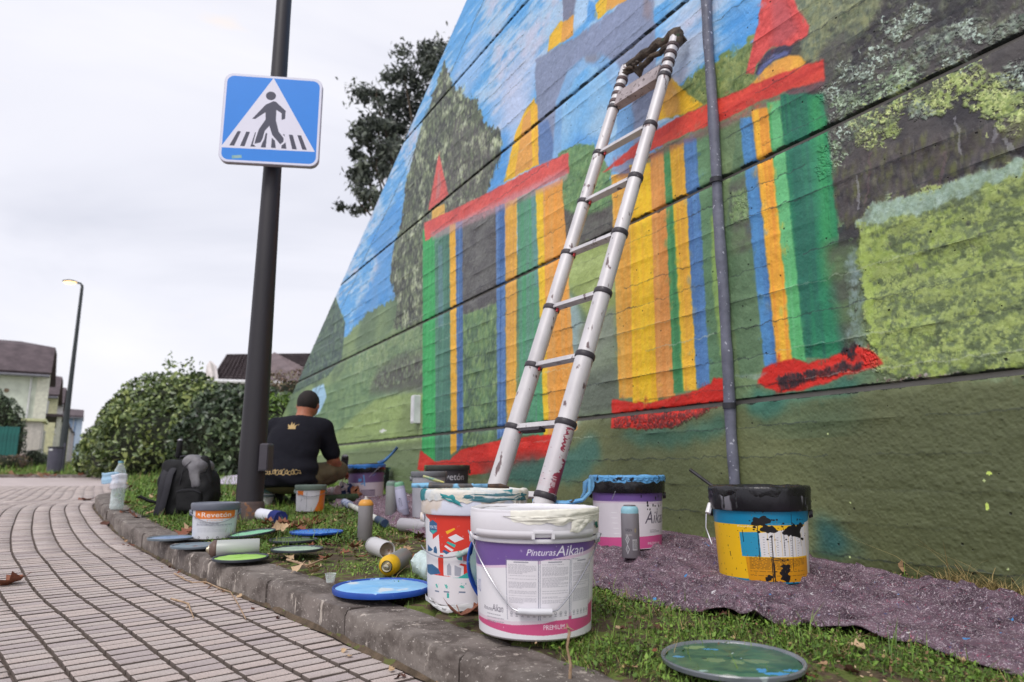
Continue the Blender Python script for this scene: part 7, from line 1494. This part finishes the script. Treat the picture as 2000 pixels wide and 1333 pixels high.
G2='dry leaves scattered on the grass strip'; L2_='COL dry leaf lying on the grass strip among the cans and lids'
for k in range(44): leaf(random.uniform(560,830),random.uniform(1000,1120),random.uniform(.022,.042),L2_,G2)
G3='dry leaves on the grass near the backpack'; L3_='COL dry leaf on the grass round the backpack'
for k in range(26): leaf(random.uniform(240,470),random.uniform(945,1005),random.uniform(.05,.085),L3_,G3)
for x,y in ((262,1010),(248,1000),(330,985),(384,1040),(372,1036),(366,1042),(300,1005)): leaf(x,y,.065,L3_,G3,0,random.choice((0,4,1,3)))
G4='dry leaves on the grass below the drop cloth'; L4_='COL dry leaf bit in the grass below the right part of the drop cloth'
for k in range(30): leaf(random.uniform(1170,1960),random.uniform(1190,1320),random.uniform(.010,.028),L4_,G4)
G5='fallen leaves on the far lawn'; L5_='COL fallen leaf on the far lawn beyond the paving'
for k in range(26): leaf(random.uniform(20,420),random.uniform(926,934),random.uniform(.10,.17),L5_,G5)
G6='leaf crumbs in the gutter'; L6_='small brown leaf crumb in the gutter along the kerb'
for k in range(34):
    i=random.randrange(30,110); p=KP[i]+KN[i]*random.uniform(.005,.07); o=bpy.data.objects.new('leaf_crumb',LM[random.randrange(12)]); COL.objects.link(o); o.location=(p[0],p[1],gz(p[1])-PDROP+.004); o.rotation_euler=(random.gauss(0,.4),random.gauss(0,.4),random.uniform(0,6)); e=random.uniform(.006,.016); o.scale=(e,e,e); tag(o,L6_,'leaf',G6)
tw=M('twig',(186,160,132),.8,col2=(132,104,80),scale=30,bump=.6,bscale=80)
def twig(pts,off,r_,label,br=()):
    P_=[G(x,y,off) for x,y in pts]; o=thing('twig',label,'twig',tuple(P_[0])); Q=[Vector(p-P_[0])+Vector((0,0,r_+.001+.002*(i%2))) for i,p in enumerate(P_)]
    MB().tube(Q,[r_*(1-.45*i/len(Q)) for i in range(len(Q))],6).part('stem',tw,o)
    for i,(x,y) in br: q=G(x,y,off)-P_[0]; MB().tube([Q[i],(Q[i]+Vector(q))/2+Vector((0,0,.004)),Vector(q)+Vector((0,0,.003))],[r_*.6,r_*.5,r_*.3],5).part('side_twig',tw,o)
twig([(340,1122),(362,1136),(376,1140),(402,1140),(430,1152),(450,1160),(462,1178),(472,1198),(480,1212)],-PDROP+.002,.0026,'long forked pale twig lying on the paving along the kerb',[(1,(352,1126)),(4,(418,1160))])
twig([(334,1172),(350,1178),(368,1182),(372,1196),(378,1210)],-PDROP+.002,.0030,'short bent pale twig on the paving left of the long one',[(2,(364,1190))])
p=G(1098,1333); t_=thing('dry_stalk','pale dry stalk with papery head standing at the kerb in front of the nearest bucket','twig',(p[0],1.40,gz(1.4)))
x0=(1104-1000)/1333*1.43; MB().tube([(x0-p[0],.02,-.01),(x0-p[0]+.002,.015,.025),(x0-p[0]-.004,.02,.055),(x0-p[0]+.001,.02,.082),(x0-p[0]-.004,.02,.098)],[.0035,.003,.0024,.0032,.0015],7).part('stem',tw,t_); MB().tube([(x0-p[0]-.012,.02,.088),(x0-p[0]-.002,.018,.092),(x0-p[0]+.010,.02,.086)],[.0015,.004,.001],6,flat=.4).part('head',tw,t_)
bits=[(598,1113,630,1100),(560,1100,600,1112),(850,1098,868,1104),(640,1000,668,1020),(720,1150,700,1140),(1305,1045,1290,1050)]
for i,(a,b,c_,d) in enumerate(bits[:2]): rod('twig',['dry bark sliver in the grass above the kerb, left one','dry bark sliver in the grass above the kerb, right one'][i],'twig',(a,b),(c_,d),.004,[(0,1,1,tw,'stem')],.012,6)
print('objects',len(bpy.data.objects),'tris',sum(len(m.polygons) for m in bpy.data.meshes))
